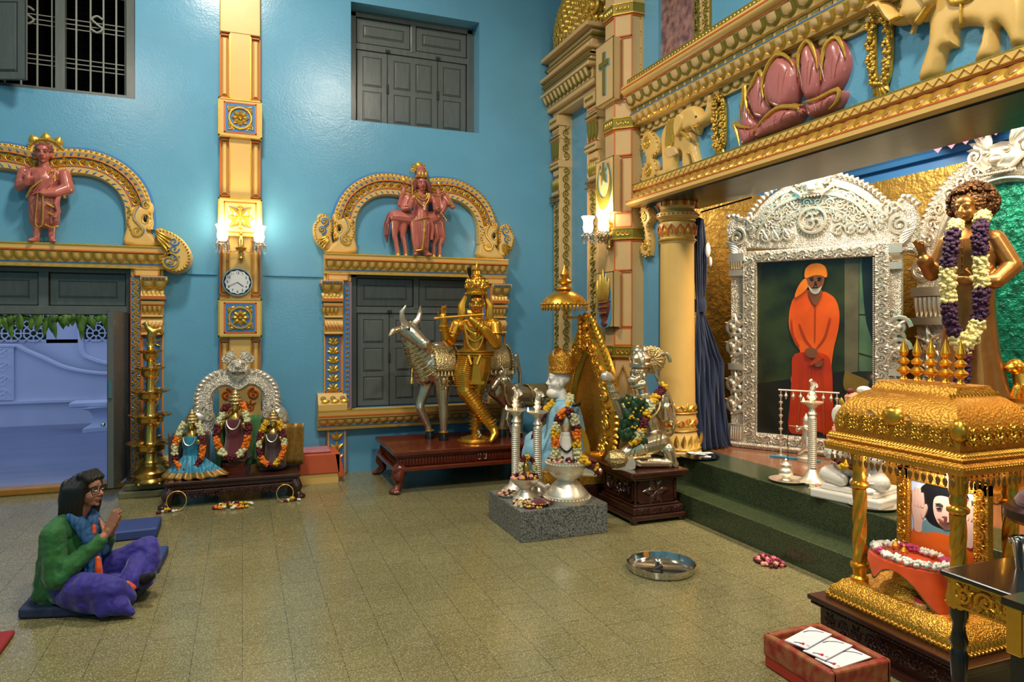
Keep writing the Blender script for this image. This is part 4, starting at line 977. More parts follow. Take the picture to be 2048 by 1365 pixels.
# ---------------------------------------------------------------- frieze reliefs
def relief(name, label, cat, parts, y0=.01, group=None):
    """parts: (part name, material, list of (outline, depth, bevel)); outlines on the right wall"""
    xs = [p for q in parts for s in q[2] for p in s[0]]; W = V((WR, -sum(p[0] for p in xs) / len(xs), min(p[1] for p in xs)))
    t = thing(name, label, cat, W, 0, group); d = {}
    for nm, mt, sh in parts:
        b = MB(FR)
        for poly, d0, d1, bev in sh: b.puff(poly, d0, d1, bev * 1.5)
        d[nm] = b.build(nm, mt, t, ang=60, world=W)
    return t, d, W
e = lambda P, X=3.62: catmull(TRX(P, 1260, 0, 2.6, X), 3, True)
t, d, W = relief('elephant_relief', 'small cream elephant relief raising a garland at the pier end of the frieze', 'relief', [
    ('body', 'cream', [(e([(166, 935), (178, 880), (175, 800), (172, 720), (185, 670), (215, 622), (255, 603), (295, 600), (325, 640), (345, 720), (355, 790), (372, 862), (342, 872), (325, 820), (316, 812), (312, 888), (282, 893), (280, 800), (262, 795), (245, 850), (238, 918), (208, 925)]), .01, .07, .03)]),
    ('head', 'cream', [(e([(270, 620), (300, 575), (345, 550), (378, 562), (398, 595), (412, 600), (424, 570), (430, 520), (440, 492), (470, 486), (474, 502), (452, 520), (446, 580), (432, 632), (408, 655), (385, 668), (378, 695), (362, 702), (345, 675), (320, 690), (290, 680)]), .03, .11, .03)]),
    ('ear', 'cream', [(e([(272, 640), (290, 598), (318, 605), (316, 650), (295, 700), (278, 720), (270, 690)]), .09, .13, .015)]),
    ('saddle_cloth', 'gold_paint', [(e([(215, 640), (245, 618), (262, 630), (252, 700), (246, 760), (205, 768), (208, 700)]), .06, .085, .01)]),
    ('cloth_fringe', 'cream_pale', [(e([(200, 775), (250, 765), (268, 800), (250, 812), (218, 822)]), .06, .082, .01)]),
    ('collar', 'gold_paint', [(e([(300, 690), (315, 688), (350, 715), (345, 728), (315, 712)]), .10, .125, .008)]),
    ('tusk', 'gold_paint', [(e([(370, 662), (385, 650), (404, 658), (402, 665), (385, 668)]), .11, .135, .006)]),
    ('tail', 'terracotta_dark', [(e([(160, 880), (167, 870), (170, 915), (162, 920)]), .01, .04, .006)])])
m = MB(FR); q = TRX([(348, 608)], 1260, 0, 2.6, 3.55)[0]; m.ball((q[0], .108, q[1]), (.012, .01, .01)); m.build('eye', 'eye_dark', t, world=W)
XL = 3.60
t, d, W = relief('elephant_relief', 'large cream elephant relief with raised gilded trunk at the right end of the frieze', 'relief', [
    ('body', 'cream', [(e([(1560, -60), (1700, -140), (1900, -150), (2040, -70), (2075, 40), (2065, 150), (2060, 225), (1985, 250), (1962, 190), (1930, 140), (1900, 150), (1895, 292), (1795, 328), (1832, 200), (1825, 140), (1700, 142), (1694, 240), (1640, 260), (1600, 395), (1500, 425), (1545, 270), (1560, 160)], XL), .01, .09, .035)]),
    ('head', 'cream', [(e([(1450, 30), (1455, -40), (1520, -110), (1610, -100), (1640, -20), (1610, 50), (1560, 110), (1500, 120), (1480, 170), (1465, 175), (1478, 120), (1440, 130), (1390, 135), (1350, 110), (1325, 70), (1300, 55), (1270, 75), (1262, 45), (1290, 15), (1330, 3), (1370, 25), (1400, 65), (1430, 82)], XL), .04, .14, .03)]),
    ('ear', 'cream', [(e([(1540, -80), (1620, -90), (1640, 0), (1600, 50), (1560, 20), (1540, -20)], XL), .12, .16, .02)]),
    ('saddle_cloth', 'gold_paint', [(e([(1680, -60), (1780, -90), (1840, -40), (1790, 20), (1690, 35)], XL), .085, .11, .012)]),
    ('harness', 'gold_paint', [(e([(1745, 20), (1760, 18), (1755, 120), (1740, 125)], XL), .085, .105, .008), (e([(1530, 120), (1600, 30), (1612, 38), (1550, 132)], XL), .1, .14, .008)]),
    ('tusk', 'gold_paint', [(e([(1410, 130), (1445, 95), (1478, 90), (1475, 102), (1445, 118)], XL), .13, .16, .008)])])
def frieze_garland(P, label):
    b = MB(FR); pts = TRX(P, 1260, 0, 2.6, 3.6); W = V((WR, -pts[0][0], pts[0][1]))
    t = thing('garland_relief', label, 'relief', W, 0, 'gilded garland reliefs on the frieze'); pts = catmull(pts, 4, True)
    q = resample(pts + [pts[0]], .014)
    for x, z in q:
        for k in range(3): b.flower((x + rnd.uniform(-.022, .022), .04 + rnd.uniform(0, .03), z + rnd.uniform(-.018, .018)), .016)
    b.tube(p3(pts, .03), .024, 6, True); b.build('flower_loop', 'gold_paint', t, ang=None, world=W)
    x, z = min(pts, key=lambda p: p[1]); b = MB(FR)
    for a in (-2.3, -1.9, -1.57, -1.2, -.85): b.petal((x, z + .01), a, .09, .04, .04, .02)
    b.build('tassel', 'gold_paint', t, world=W)
frieze_garland([(448, 500), (474, 520), (482, 640), (480, 740), (462, 770), (444, 745), (440, 640), (440, 540)], 'gilded garland relief held by the small elephant')
frieze_garland([(1270, 55), (1310, 60), (1338, 120), (1340, 300), (1325, 410), (1300, 440), (1268, 430), (1255, 330), (1256, 130)], 'large gilded garland relief held by the large elephant')
def L_(P): return catmull(TRX(P, 1260, 0, 2.6, 3.6), 3, True)
petals = [([(600, 450), (590, 520), (570, 640), (575, 690), (640, 680), (660, 640), (610, 560)], .02, .07), ([(690, 370), (650, 440), (620, 500), (640, 600), (700, 620), (740, 580), (715, 480)], .03, .09),
          ([(800, 290), (750, 350), (720, 450), (740, 540), (800, 580), (860, 545), (890, 440), (885, 350), (850, 300)], .06, .13), ([(950, 215), (905, 280), (900, 370), (900, 470), (930, 530), (980, 500), (1000, 400), (990, 290)], .05, .11),
          ([(1085, 195), (1030, 240), (1010, 330), (1005, 420), (990, 510), (1060, 480), (1110, 420), (1135, 330), (1120, 250)], .02, .09), ([(560, 640), (590, 660), (660, 665), (720, 640), (690, 700), (600, 770), (580, 720)], .03, .1),
          ([(720, 640), (800, 570), (880, 560), (920, 575), (890, 620), (820, 680), (720, 715), (660, 725)], .06, .14), ([(930, 540), (1000, 520), (1110, 470), (1105, 530), (1040, 590), (960, 620), (935, 590)], .04, .12),
          ([(880, 300), (900, 270), (910, 330), (895, 420), (885, 380)], .02, .07), ([(1000, 260), (1030, 215), (1020, 300), (1005, 330)], .01, .05), ([(620, 440), (640, 420), (660, 460), (640, 500)], .01, .05), ([(720, 370), (745, 345), (750, 390), (730, 430)], .01, .06), ([(700, 640), (760, 580), (840, 550), (900, 550), (940, 530), (960, 560), (760, 660)], .02, .08)]
pts = [p for q in petals for p in L_(q[0])]; W = V((WR, -sum(p[0] for p in pts) / len(pts), min(p[1] for p in pts)))
t = thing('lotus_relief', 'big pink lotus relief with gilded petal edges in the middle of the frieze', 'relief', W)
for P, y0, y1 in petals:
    b = MB(FR); c = L_(P); b.puff(c, .01, y1, .07, .4); p = b.build('petal', 'lotus_pink', t, ang=60, world=W)
    g = MB(FR); k = len(c); top = max(range(k), key=lambda i: c[i][1]); w = [c[(top + i) % k] for i in range(-k // 5, k // 3)]; g.tube(p3(w, y0 + .75 * (y1 - y0)), [.004 + .013 * sin(pi * i / (len(w) - 1)) for i in range(len(w))], 6); g.build('gilded_edge', 'gold_paint', p, world=W)
    xs = [q[0] for q in c]; zs = [q[1] for q in c]; v = MB(FR)
    for i in range(4): a = min(xs) + (max(xs) - min(xs)) * (.32 + .12 * i); zb = min(zs) + (max(zs) - min(zs)) * .25; v.tube([(a, y1 - .002, zb), (a + (i - 1.5) * .012, y1 - .001, zb + (max(zs) - min(zs)) * .22), (a + (i - 1.5) * .03, y1 - .002, zb + (max(zs) - min(zs)) * .4)], .003, 4)
    v.build('petal_vein', 'terracotta_dark', p, world=W)
# scroll brackets by the pier
def bracket(label, pts, X, spir):
    c = TRX(pts, 1260, 0, 2.6, X); W = V((WR, -c[0][0], min(z for _, z in c))); t = thing('scroll_bracket', label, 'ornament', W); b = MB(FR); b.prism(catmull(c, 3, True), 0, .07, .015); b.build('body', 'cream', t, world=W)
    g = MB(FR)
    for (p, r, s) in spir: q = TRX([p], 1260, 0, 2.6, X)[0]; g.spiral(q, r, pi / 2, 1.6, .07, .013, s)
    for x, z in resample(catmull(c, 3, True), .05): g.ball((x, .06, z), .011, sub=1)
    g.build('gilded_scroll', 'gold_paint', t, world=W)
bracket('cream and gold scroll ornament between the pier and the small elephant', [(75, 960), (80, 880), (100, 840), (90, 800), (72, 770), (80, 710), (110, 680), (135, 700), (155, 740), (160, 790), (130, 820), (150, 860), (140, 940), (110, 970)], 3.62, [((110, 745), .06, 1), ((112, 890), .06, -1)])
bracket('cream and gold scroll ornament on the blue wall below the beam beside the column', [(70, 1075), (110, 1085), (125, 1140), (105, 1180), (118, 1240), (110, 1330), (75, 1325), (70, 1280), (92, 1250), (88, 1190), (75, 1150)], 3.62, [((95, 1130), .04, 1), ((98, 1280), .045, -1)])
# upper storey: framed marbled panels
mat('rose_marbled', 'A8786C', .3, col2='5E3A3A', vscale=14, coat=.4)
for k, (p0, p1, zt, nm) in enumerate(((1312, 1392, 5.6, 'rose marbled picture panel high on the wall above the pier end of the beam'), (1422, 1520, 5.6, 'blue panel in a gilded cream frame high above the lotus relief'))):
    a, c = at(p0, 60, X=3.68), at(p1, 60, X=3.68); W = V((3.70, (a.y + c.y) / 2, 3.99)); t = thing('wall_panel', nm, 'panel', W)
    F = frame((3.70, 0, 0), (0, -1, 0), (-1, 0, 0)); b = MB(F); b.bx(-a.y, -c.y, 0, .02, 3.99, zt); b.build('picture' if k == 0 else 'inset', ['rose_marbled', 'blue_wall'][k], t, smooth=False, world=W)
    g = MB(F); framebox(g, -a.y - (.03 if k == 0 else .10), -c.y + .10, 3.98, zt, 0, .03 if k == 0 else .09, .035); g.build('frame', 'cream_pale', t, smooth=False, world=W)
    g = MB(F); g.vine([(-c.y + .05, 4.0), (-c.y + .05, zt)], .09, .036, .009, .075)
    if k: g.vine([(-a.y - .05, 4.0), (-a.y - .05, zt)], .09, .036, .009, .075); g.vine([(-a.y, 4.03), (-c.y, 4.03)], .08, .036, .009, .075)
    framebox(g, -a.y, -c.y, 3.99, zt, .02, .012, .012); g.build('gilded_carving', 'green_gold', t, world=W)
a = at(1284, 90, X=3.66); W = V((WR, a.y, 3.98)); t = thing('carved_strip', 'narrow vertical gilded carved strip beside the pier above the beam', 'ornament', W); b = MB(FR); b.bx(-a.y - .05, -a.y + .05, 0, .03, 3.98, 6.2); b.build('strip', 'cream_pale', t, smooth=False, world=W); g = MB(FR); g.vine([(-a.y, 4.0), (-a.y, 6.2)], .10, .032, .010, .08); g.build('gilded_carving', 'gold_paint', t, world=W)

# ---------------------------------------------------------------- round column
W = V((3.755, 5.45, .412)); t = thing('round_column', 'cream round column with carved gilded capital and base at the stage edge', 'column', W)
MB().lathe([(.165, .40), (.158, 1.0), (.152, 1.95)], n=40).build('shaft', 'cream', t)
b = MB(); b.lathe([(.215, 0), (.22, .03), (.21, .05), (.215, .06), (.175, .20), (.165, .22), (.172, .24), (.172, .37), (.16, .39), (.16, .42)], n=40); B = b.build('base', 'cream', t)
g = MB(); o = MB()
for i in range(20):
    a = 2 * pi * i / 20; g.M = Matrix.Rotation(a, 4, 'Z') @ Matrix.Translation((0, .19, .05)) @ Matrix.Rotation(-.22, 4, 'X'); g.petal((0, 0), pi / 2, .15, .05, 0, .02)
for i in range(8):
    a = 2 * pi * i / 8; g.M = Matrix.Rotation(a, 4, 'Z'); [g.petal((0, .26), pi / 2 + q, .09, .04, .17, .015) for q in (-.8, 0, .8)]; [g.petal((0, .40), pi / 2 + q, .085, .045, .158, .018) for q in (-.9, 0, .9)]
    o.M = Matrix.Rotation(a + .39, 4, 'Z'); [o.petal((0, .25), pi / 2 + q, .11, .04, .168, .01) for q in (-.6, .6)]
g.M = o.M = Matrix.Identity(4)
for z in (.06, .225, .385): g.tube(ring((0, 0, z), .178 if z > .1 else .213, 32), .008, 5, True)
o.tube(ring((0, 0, .40), .163, 32), .006, 5, True)
g.build('gilded_carving', 'gold_paint', B); o.build('orange_carving', 'orange_line', B)
b = MB(); b.lathe([(.152, 1.93), (.165, 1.95), (.165, 1.98), (.155, 1.99), (.160, 2.0), (.172, 2.10), (.165, 2.12), (.15, 2.14), (.155, 2.15), (.19, 2.18), (.19, 2.21), (.155, 2.24), (.15, 2.25), (.185, 2.33), (.20, 2.40), (.205, 2.41), (.205, 2.45), (.19, 2.46), (.19, 2.6)], n=40); B = b.build('capital', 'cream', t)
g, o = MB(), MB()
for i in range(14):
    a = 2 * pi * i / 14
    for (r, z0, z1) in ((.165, 2.01, 2.10), (.178, 2.27, 2.40)):
        M0 = Matrix.Rotation(a, 4, 'Z'); o.M = M0; w = .03; o.tube([(-w, r, z0), (-w * 1.1, r + .004, (z0 + z1) / 2), (0, r + .012, z1), (w * 1.1, r + .004, (z0 + z1) / 2), (w, r, z0)], .008, 5); g.M = M0; g.petal((0, z0), pi / 2, z1 - z0 - .02, .03, r, .012)
    o.M = Matrix.Rotation(a, 4, 'Z'); [o.ball((q, .19, 2.195), .009, sub=1) for q in (-.02, .02)]
g.M = o.M = Matrix.Identity(4)
for r, z in ((.168, 1.965), (.207, 2.43), (.16, 2.145)): g.tube(ring((0, 0, z), r, 32), .010, 5, True)
g.build('gilded_carving', 'gold_paint', B); o.build('orange_carving', 'orange_line', B)
# ---------------------------------------------------------------- tied blue curtain
def curtain():
    W = V((4.12, 5.42, .415)); t = thing('curtain', 'dark blue stage curtain tied at the middle beside the round column', 'curtain', W); b = MB(); rows = []
    n = 90; prof = [(2.60, 4.00, 4.08, 1), (2.3, 3.99, 4.12, 1), (2.0, 4.0, 4.12, .8), (1.82, 4.01, 4.10, .35), (1.76, 4.01, 4.09, .3), (1.6, 4.0, 4.15, .6), (1.35, 3.99, 4.26, .9), (1.22, 3.98, 4.33, 1), (1.0, 3.98, 4.34, 1), (.7, 3.98, 4.36, 1), (.5, 3.98, 4.39, 1.1), (.43, 3.98, 4.42, 1.3)]
    prof = catmull(prof, 4)
    for z, x0, x1, k in prof:
        row = []
        for i in range(n + 1):
            u = i / n; d = .022 * k * sin(u * 40 + sin(z * 3) * .9) + .010 * k * sin(u * 71 + z * 5)
            row.append(b.v((x0 - .07 + (x1 - x0 + .06) * u + .006 * sin(z * 9 + i), 5.40 + .10 * u + d, z)))
        rows.append(row)
    for p, q in zip(rows, rows[1:]):
        for i in range(n): b.f((p[i], p[i + 1], q[i + 1], q[i]))
    b.build('drape', 'curtain_blue', t, ang=None, world=W, mods=(('solid', .006),))
    MB().lathe([(.06, 1.72), (.066, 1.76), (.066, 1.80), (.06, 1.84)], (4.0, 5.45, 0), 20).build('tie_band', 'curtain_blue', t, world=W)
    b = MB(); b.ball((4.06, 5.40, 2.30), (.03, .015, .07)); b.ball((4.08, 5.39, 2.19), (.018, .015, .05)); b.build('loose_lining', 'paper', t, world=W)
    b = MB(); b.tube([(4.02, 5.45, 2.66), (4.10, 4.85, 2.70)], .008); tag(b.build('curtain_rod', 'black', ang=None), 'thin dark curtain rod under the beam over the stage edge', 'rod')
curtain()
# pink bunting
m = MB(); a = [at(1876, 276, X=5.55), at(1925, 262, X=5.55), at(1992, 238, X=5.55)]
t = thing('bunting', 'string of small pink paper pennants under the stage cornice', 'bunting', a[0])
mat('pink_paper', 'D88AAE', .7)
for i in range(5):
    p = a[0].lerp(a[2], i / 4.); b = MB(frame(p, (0, -1, 0), (-1, 0, 0))); b.prism([(-.13, .0), (.13, .0), (.0, -.13)], 0, .002); b.build('pennant', 'pink_paper', t, smooth=False, world=a[0])
# ---------------------------------------------------------------- silver portrait frame standing across the stage corner
FA0 = V((4.51, 5.64, 0)); FAd = V((.5225, -.8526, 0)); FAn = V((-.8526, -.5225, 0))
FA = frame(FA0, FAd, FAn)
def pA(px, py, d=0.):
    r = at(px, py, Z=0) - V((0, 0, CH)); o = FA0 + FAn * d - V((0, 0, CH)); t = o.dot(FAn) / r.dot(FAn); p = V((0, 0, CH)) + r * t - FA0
    return (p.dot(FAd), p.z)
zA = lambda pts, d=0.: [pA(1400 + x / 2.0077, 240 + y / 2.0077, d) for x, y in pts]
W = FA0 + FAd * .8 + V((0, 0, .41)); t = thing('framed_portrait', 'tall arched silver repousse shrine frame holding a painting of a man in orange', 'framed picture', W)
op = zA([(232, 575), (707, 548)]); xl, xr, ztp = op[0][0], op[1][0], op[0][1]; zbt = .56; zb0 = .412
b = MB(FA); xo0, xo1 = .02, 1.50
b.bx(xo0, xl - .10, -.06, .05, zb0, ztp + .16); b.bx(xr + .10, xo1, -.06, .05, zb0, ztp + .16); b.bx(xo0 + .02, xo1 - .02, -.06, .04, zb0, zbt - .05); b.bx(xl - .12, xl, -.06, .075, zbt - .10, ztp + .11); b.bx(xr, xr + .12, -.06, .075, zbt - .10, ztp + .11); b.bx(xl - .1, xr + .1, -.06, .075, ztp, ztp + .11); b.bx(xl - .1, xr + .1, -.06, .075, zbt - .10, zbt)
b.bx(xo0 - .03, xo1 + .06, -.08, .11, zb0, zb0 + .05)
b.build('frame_bars', 'silver_emboss', t, smooth=False, world=W, mods=(('bevel', .012, 3),))
crest = catmull(zA([(120, 520), (108, 470), (106, 430), (130, 392), (168, 392), (196, 412), (230, 362), (290, 300), (360, 258), (430, 232), (490, 214), (550, 232), (620, 252), (690, 292), (750, 345), (785, 365), (800, 322), (830, 315), (868, 350), (884, 400), (880, 480), (868, 535)]), 3)
b = MB(FA); b.puff(crest, -.04, .05, .04, .5); A = b.build('crest', 'silver_emboss', t, world=W)
xc = (xl + xr) / 2; zs = ztp + .16
g = MB(FA)
rim = crest[3 * 3:-3 * 3]
for x, z in resample(rim, .045): g.petal((x, z - .005), atan2(z - zs, x - xc), .06, .05, .045, .02)
g.tube(p3([(xc + (x - xc) * .90, zs + (z - zs) * .88) for x, z in rim], .058), .013, 6)
inn = arc(xc, zs + .04, .50, .05, pi - .05, 30, .40); g.tube(p3(inn, .06), .016, 6); g.tube(p3(arc(xc, zs + .04, .38, .05, pi - .05, 30, .28), .056), .010, 6); [g.vine(arc(xc, zs + .04, q, .08, a1, 20, q * .75), w_, .056, .010) for q, w_, a1 in ((.34, .07, pi - .08), (.56, .06, pi - .08))]; [g.vine([(xc + s * x, zs + z) for x, z in ((.16, .24), (.24, .18), (.34, .10))], .10, .056, .010) for s in (-1, 1)]
g.vine([(xc + (x - xc) * .80, zs + (z - zs) * .77) for x, z in rim], .15, .055, .013); g.vine(arc(xc, zs + .03, .44, .1, pi - .1, 24, .34), .10, .056, .010)
for s in (-1, 1):
    for k in range(3): g.spiral((xc + s * (.22 + .1 * k), zs + .09), .06, 0, 1.4, .058, .011, s); g.petal((xc + s * (.2 + .1 * k), zs + .05), pi / 2 - s * .5, .12, .04, .055, .015)
    x0 = xl - .15 if s < 0 else xr + .16
    g.spiral((x0 + s * .03, zs + .10), .085, pi / 2, 1.6, .06, .018, s); g.spiral((x0 - s * .09, zs + .17), .045, -pi / 2, 1.3, .06, .014, -s)
    for k in range(5): g.petal((x0 + s * .02, zs + .02 - .03 * k), (pi - .3 if s < 0 else .3) + s * .12 * k, .14, .045, .055, .02)
g.ball((xc, .075, zs + .50), (.10, .04, .08)); g.ball((xc, .105, zs + .48), (.045, .03, .035))
for s in (-1, 1):
    g.ball((xc + s * .05, .11, zs + .53), .024, sub=1); g.spiral((xc + s * .12, zs + .56), .05, pi / 2, 1.3, .08, .014, s); g.tube([(xc + s * .02, .10, zs + .455), (xc + s * .10, .09, zs + .44), (xc + s * .17, .08, zs + .50)], .016)
    for k in range(4): g.petal((xc + s * .06, zs + .55), pi / 2 - s * (.3 + .35 * k), .14, .045, .07, .02)
for k in range(7): g.ball((xc - .09 + .03 * k, .10, zs + .42), .014, sub=1)
g.petal((xc, zs + .58), pi / 2, .14, .08, .06, .03)
# om medallion
g.tube(ring((xc, .065, zs + .20), .115, 28, 'xz'), .014, 6, True)
for k in range(30): a = 2 * pi * k / 30; g.ball((xc + .14 * cos(a), .06, zs + .20 + .14 * sin(a)), .009, sub=1)
om = [[(-.055, .045), (-.03, .065), (0, .05), (-.005, .02), (-.03, .008), (0, .0), (.012, -.03), (-.012, -.06), (-.05, -.055), (-.068, -.03)], [(.005, -.0), (.03, .015), (.055, .0), (.062, -.03), (.045, -.045)], [(.005, .075), (.03, .06), (.058, .078)]]
for st in om: g.tube(p3([(xc + x, zs + .195 + z) for x, z in catmull(st, 4)], .066), .0125, 6)
g.ball((xc + .032, .07, zs + .30), .012, sub=1)
g.build('repousse_ornament', 'silver', A, world=W)
g = MB(FA)
for x in (xl - .055, xr + .055): g.vine([(x, zbt - .04), (x, ztp + .05)], .10, .078, .009, .075)
for z in (ztp + .055, zbt - .05): g.vine([(xl, z), (xr, z)], .10, .078, .009, .075)
for x in (xl + .008, xr - .008, xl - .115, xr + .115):
    for k in range(90): g.ball((x, .078, zbt + (ztp - zbt) * k / 90), .008, sub=1)
for k in range(70): g.ball((xo0 + (xo1 - xo0) * k / 69, .11, zb0 + .03), .014, sub=1)
g.build('vine_border', 'silver', t, world=W)
for s in (-1, 1):
    x0, x1 = (xo0, xl - .12) if s < 0 else (xr + .12, xo1); xm = (x0 + x1) / 2; g = MB(FA)
    for z0, z1, d in ((zb0 + .05, zb0 + .22, .09), (ztp + .02, ztp + .10, .085), (ztp - .12, ztp - .06, .08), (zb0 + .75, zb0 + .81, .09)): g.bx(x0 - .01, x1 + .01, 0, d, z0, z1)
    for z in (zb0 + .42, zb0 + .62, zb0 + .98, zb0 + 1.17): g.spiral((xm + s * .02, z), .095, 0, 1.6, .065, .021, s); g.spiral((xm - s * .03, z + .1), .05, pi, 1.3, .062, .014, -s); g.ball((xm + s * .03, .08, z - .01), (.03, .03, .035)); [g.petal((xm, z), q, .13, .05, .06, .025) for q in (.6, 1.7, 2.8, 4.2, 5.4)]
    for k in range(5): g.egg(x0 + .02 + (x1 - x0 - .04) * k / 4, ztp - .06, ztp + .02, .035, .06, .09, .015); g.egg(x0 + .02 + (x1 - x0 - .04) * k / 4, zb0 + .07, zb0 + .2, .035, .095, .095, .015)
    g.build('side_ornament', 'silver', t, world=W)
# the painting itself (flat, in the frame)
for n_, c_, v_ in (('pt_bg', '33401F', '12180E'), ('pt_floor', '15150F', None), ('pt_pillar', '6F6A50', '4E4B3A'), ('pt_sky', '5E7E5A', '37514A'), ('pt_curtain', '1F2A2C', '101617'), ('pt_robe', 'EE6414', 'D64E0A'), ('pt_robe_low', 'C43A0A', 'A82A06'), ('pt_fold', 'A83A08', None), ('pt_turban', 'F08A22', 'D96C14'), ('pt_skin', '8A5636', '5E3620'), ('pt_beard', 'D8D2C4', '9E988C'), ('pt_dark', '2A1810', None), ('pt_gold', '8E7426', '5A4A1A')): mat(n_, c_, .28, col2=v_, vscale=3.5, coat=.25)
P = None; WP = W; dd = [.0]
def lay(name, mt, pts, sm=True, raw=False):
    dd[0] += .0012; b = MB(FA); c = pts if raw else zA(pts); c = catmull(c, 4, True) if sm else c; b.prism(c, .0, .012 + dd[0]); return b.build(name, mt, P or t, smooth=False, world=WP)
P = lay('painting', 'pt_bg', [(xl - .01, zbt - .01), (xr + .01, zbt - .01), (xr + .01, ztp + .01), (xl - .01, ztp + .01)], False, True)
lay('floor', 'pt_floor', [(228, 1060), (715, 990), (715, 1290), (228, 1270)], False)
lay('pillar', 'pt_pillar', [(582, 552), (640, 548), (636, 1010), (582, 1020)], False)
lay('window', 'pt_sky', [(642, 548), (715, 545), (712, 1010), (640, 1010)], False); lay('window_bar', 'pt_dark', [(640, 780), (712, 782), (712, 787), (640, 785)], False); lay('window_bar', 'pt_dark', [(640, 935), (712, 955), (712, 960), (640, 940)], False)
lay('gold_cloth', 'pt_gold', [(582, 1020), (600, 1015), (690, 1060), (640, 1120), (582, 1080)])
lay('curtain', 'pt_curtain', [(655, 548), (715, 545), (715, 900), (700, 1090), (675, 1080), (700, 980), (690, 880), (665, 780)])
lay('robe', 'pt_robe', [(432, 682), (395, 700), (372, 730), (360, 785), (362, 840), (382, 895), (405, 930), (382, 960), (372, 1020), (380, 1060), (520, 1060), (530, 985), (540, 915), (558, 840), (562, 780), (552, 735), (535, 710), (500, 690), (470, 700)])
lay('robe_skirt', 'pt_robe_low', [(384, 940), (372, 1020), (366, 1120), (358, 1240), (400, 1262), (470, 1250), (540, 1262), (536, 1120), (530, 990), (500, 940)])
for q in ([(405, 820), (430, 880), (455, 915), (450, 918), (420, 885), (400, 830)], [(520, 800), (500, 870), (470, 915), (476, 918), (508, 876), (528, 805)], [(463, 745), (468, 745), (466, 880), (462, 880)], [(440, 1000), (448, 1000), (442, 1240), (432, 1240)], [(490, 1010), (496, 1010), (505, 1240), (495, 1240)], [(410, 1000), (415, 1000), (400, 1230), (392, 1230)], [(372, 800), (380, 860), (402, 905), (396, 908), (372, 862)]): lay('robe_fold', 'pt_fold', q)
lay('neck', 'pt_skin', [(446, 680), (440, 702), (466, 745), (492, 704), (486, 680)]); lay('turban_tail', 'pt_turban', [(432, 635), (408, 655), (390, 688), (386, 715), (420, 692), (440, 665)])
lay('face', 'pt_skin', [(432, 628), (436, 655), (444, 682), (462, 697), (480, 692), (496, 668), (504, 638), (500, 622), (460, 615)]); lay('beard', 'pt_beard', [(438, 664), (448, 690), (463, 700), (481, 695), (494, 668), (488, 672), (476, 678), (468, 668), (456, 680), (446, 674)])
lay('turban', 'pt_turban', [(424, 630), (428, 600), (448, 582), (478, 577), (503, 588), (513, 615), (510, 634), (490, 626), (460, 626), (434, 636)])
for q in ([(448, 642), (458, 640), (460, 646), (450, 647)], [(478, 641), (489, 640), (488, 646), (479, 647)], [(445, 635), (460, 632), (460, 635), (446, 638)], [(477, 633), (492, 634), (491, 637), (478, 636)], [(466, 650), (470, 650), (474, 664), (464, 664)], [(458, 672), (478, 671), (476, 675), (460, 676)]): lay('face_line', 'pt_dark', q)
lay('hand', 'pt_skin', [(426, 925), (445, 915), (470, 920), (478, 945), (465, 956), (438, 950)]); lay('hand', 'pt_skin', [(466, 985), (480, 968), (497, 966), (496, 985), (480, 992)])
lay('sleeve_edge', 'pt_fold', [(478, 940), (500, 955), (488, 966), (455, 985), (446, 978), (470, 955)])

# ---------------------------------------------------------------- silver arch with green stone panel
FG = frame((5.66, 3.72, 0), (0, -1, 0), (-1, 0, 0)); W = V((5.66, 3.72, .41)); t = thing('silver_arch', 'large silver repousse arch with green stone back behind the bronze statue', 'arch', W)
MB(FG).prism([(-.52, .41), (.52, .41), (.52, 2.25)] + arc(0, 2.22, .52, 0, pi, 20) + [(-.52, 2.25)], -.08, .01).build('green_panel', 'green_brick_y', t, smooth=False, world=W)
b = MB(FG); b.sweep(arc(0, 2.24, .62, -.05, pi + .05, 40), [(-.14, -.06), (-.14, .04), (-.10, .07), (-.05, .05), (.08, .07), (.13, .04), (.14, -.06)]); A = b.build('arch_ring', 'silver_emboss', t, world=W)
g = MB(FG)
for k in range(46): a = -.05 + (pi + .1) * k / 45; g.petal((.72 * cos(a), 2.24 + .72 * sin(a)), a + .5, .075, .055, .04, .025)
g.tube(p3(arc(0, 2.24, .52, 0, pi, 40), .075), .014); g.tube(p3(arc(0, 2.24, .56, 0, pi, 40), .065), .008); g.vine(arc(0, 2.24, .645, .05, pi - .05, 40), .15, .065, .013)
zk = 2.92
g.ball((0, .08, zk), (.17, .06, .13)); g.ball((0, .14, zk - .02), (.06, .04, .045))
for s in (-1, 1):
    g.ball((s * .08, .13, zk + .05), .034, sub=2); g.spiral((s * .2, zk + .05), .08, pi / 2, 1.4, .09, .02, s); g.tube([(s * .02, .14, zk - .07), (s * .1, .12, zk - .09), (s * .19, .1, zk - .01)], .02)
    for k in range(5): g.petal((s * .08, zk + .08), pi / 2 - s * (.2 + .3 * k), .2, .06, .08, .03)
for k in range(9): g.ball((-.13 + .0325 * k, .12, zk - .12), .018, sub=1)
g.build('repousse_ornament', 'silver', A, world=W)
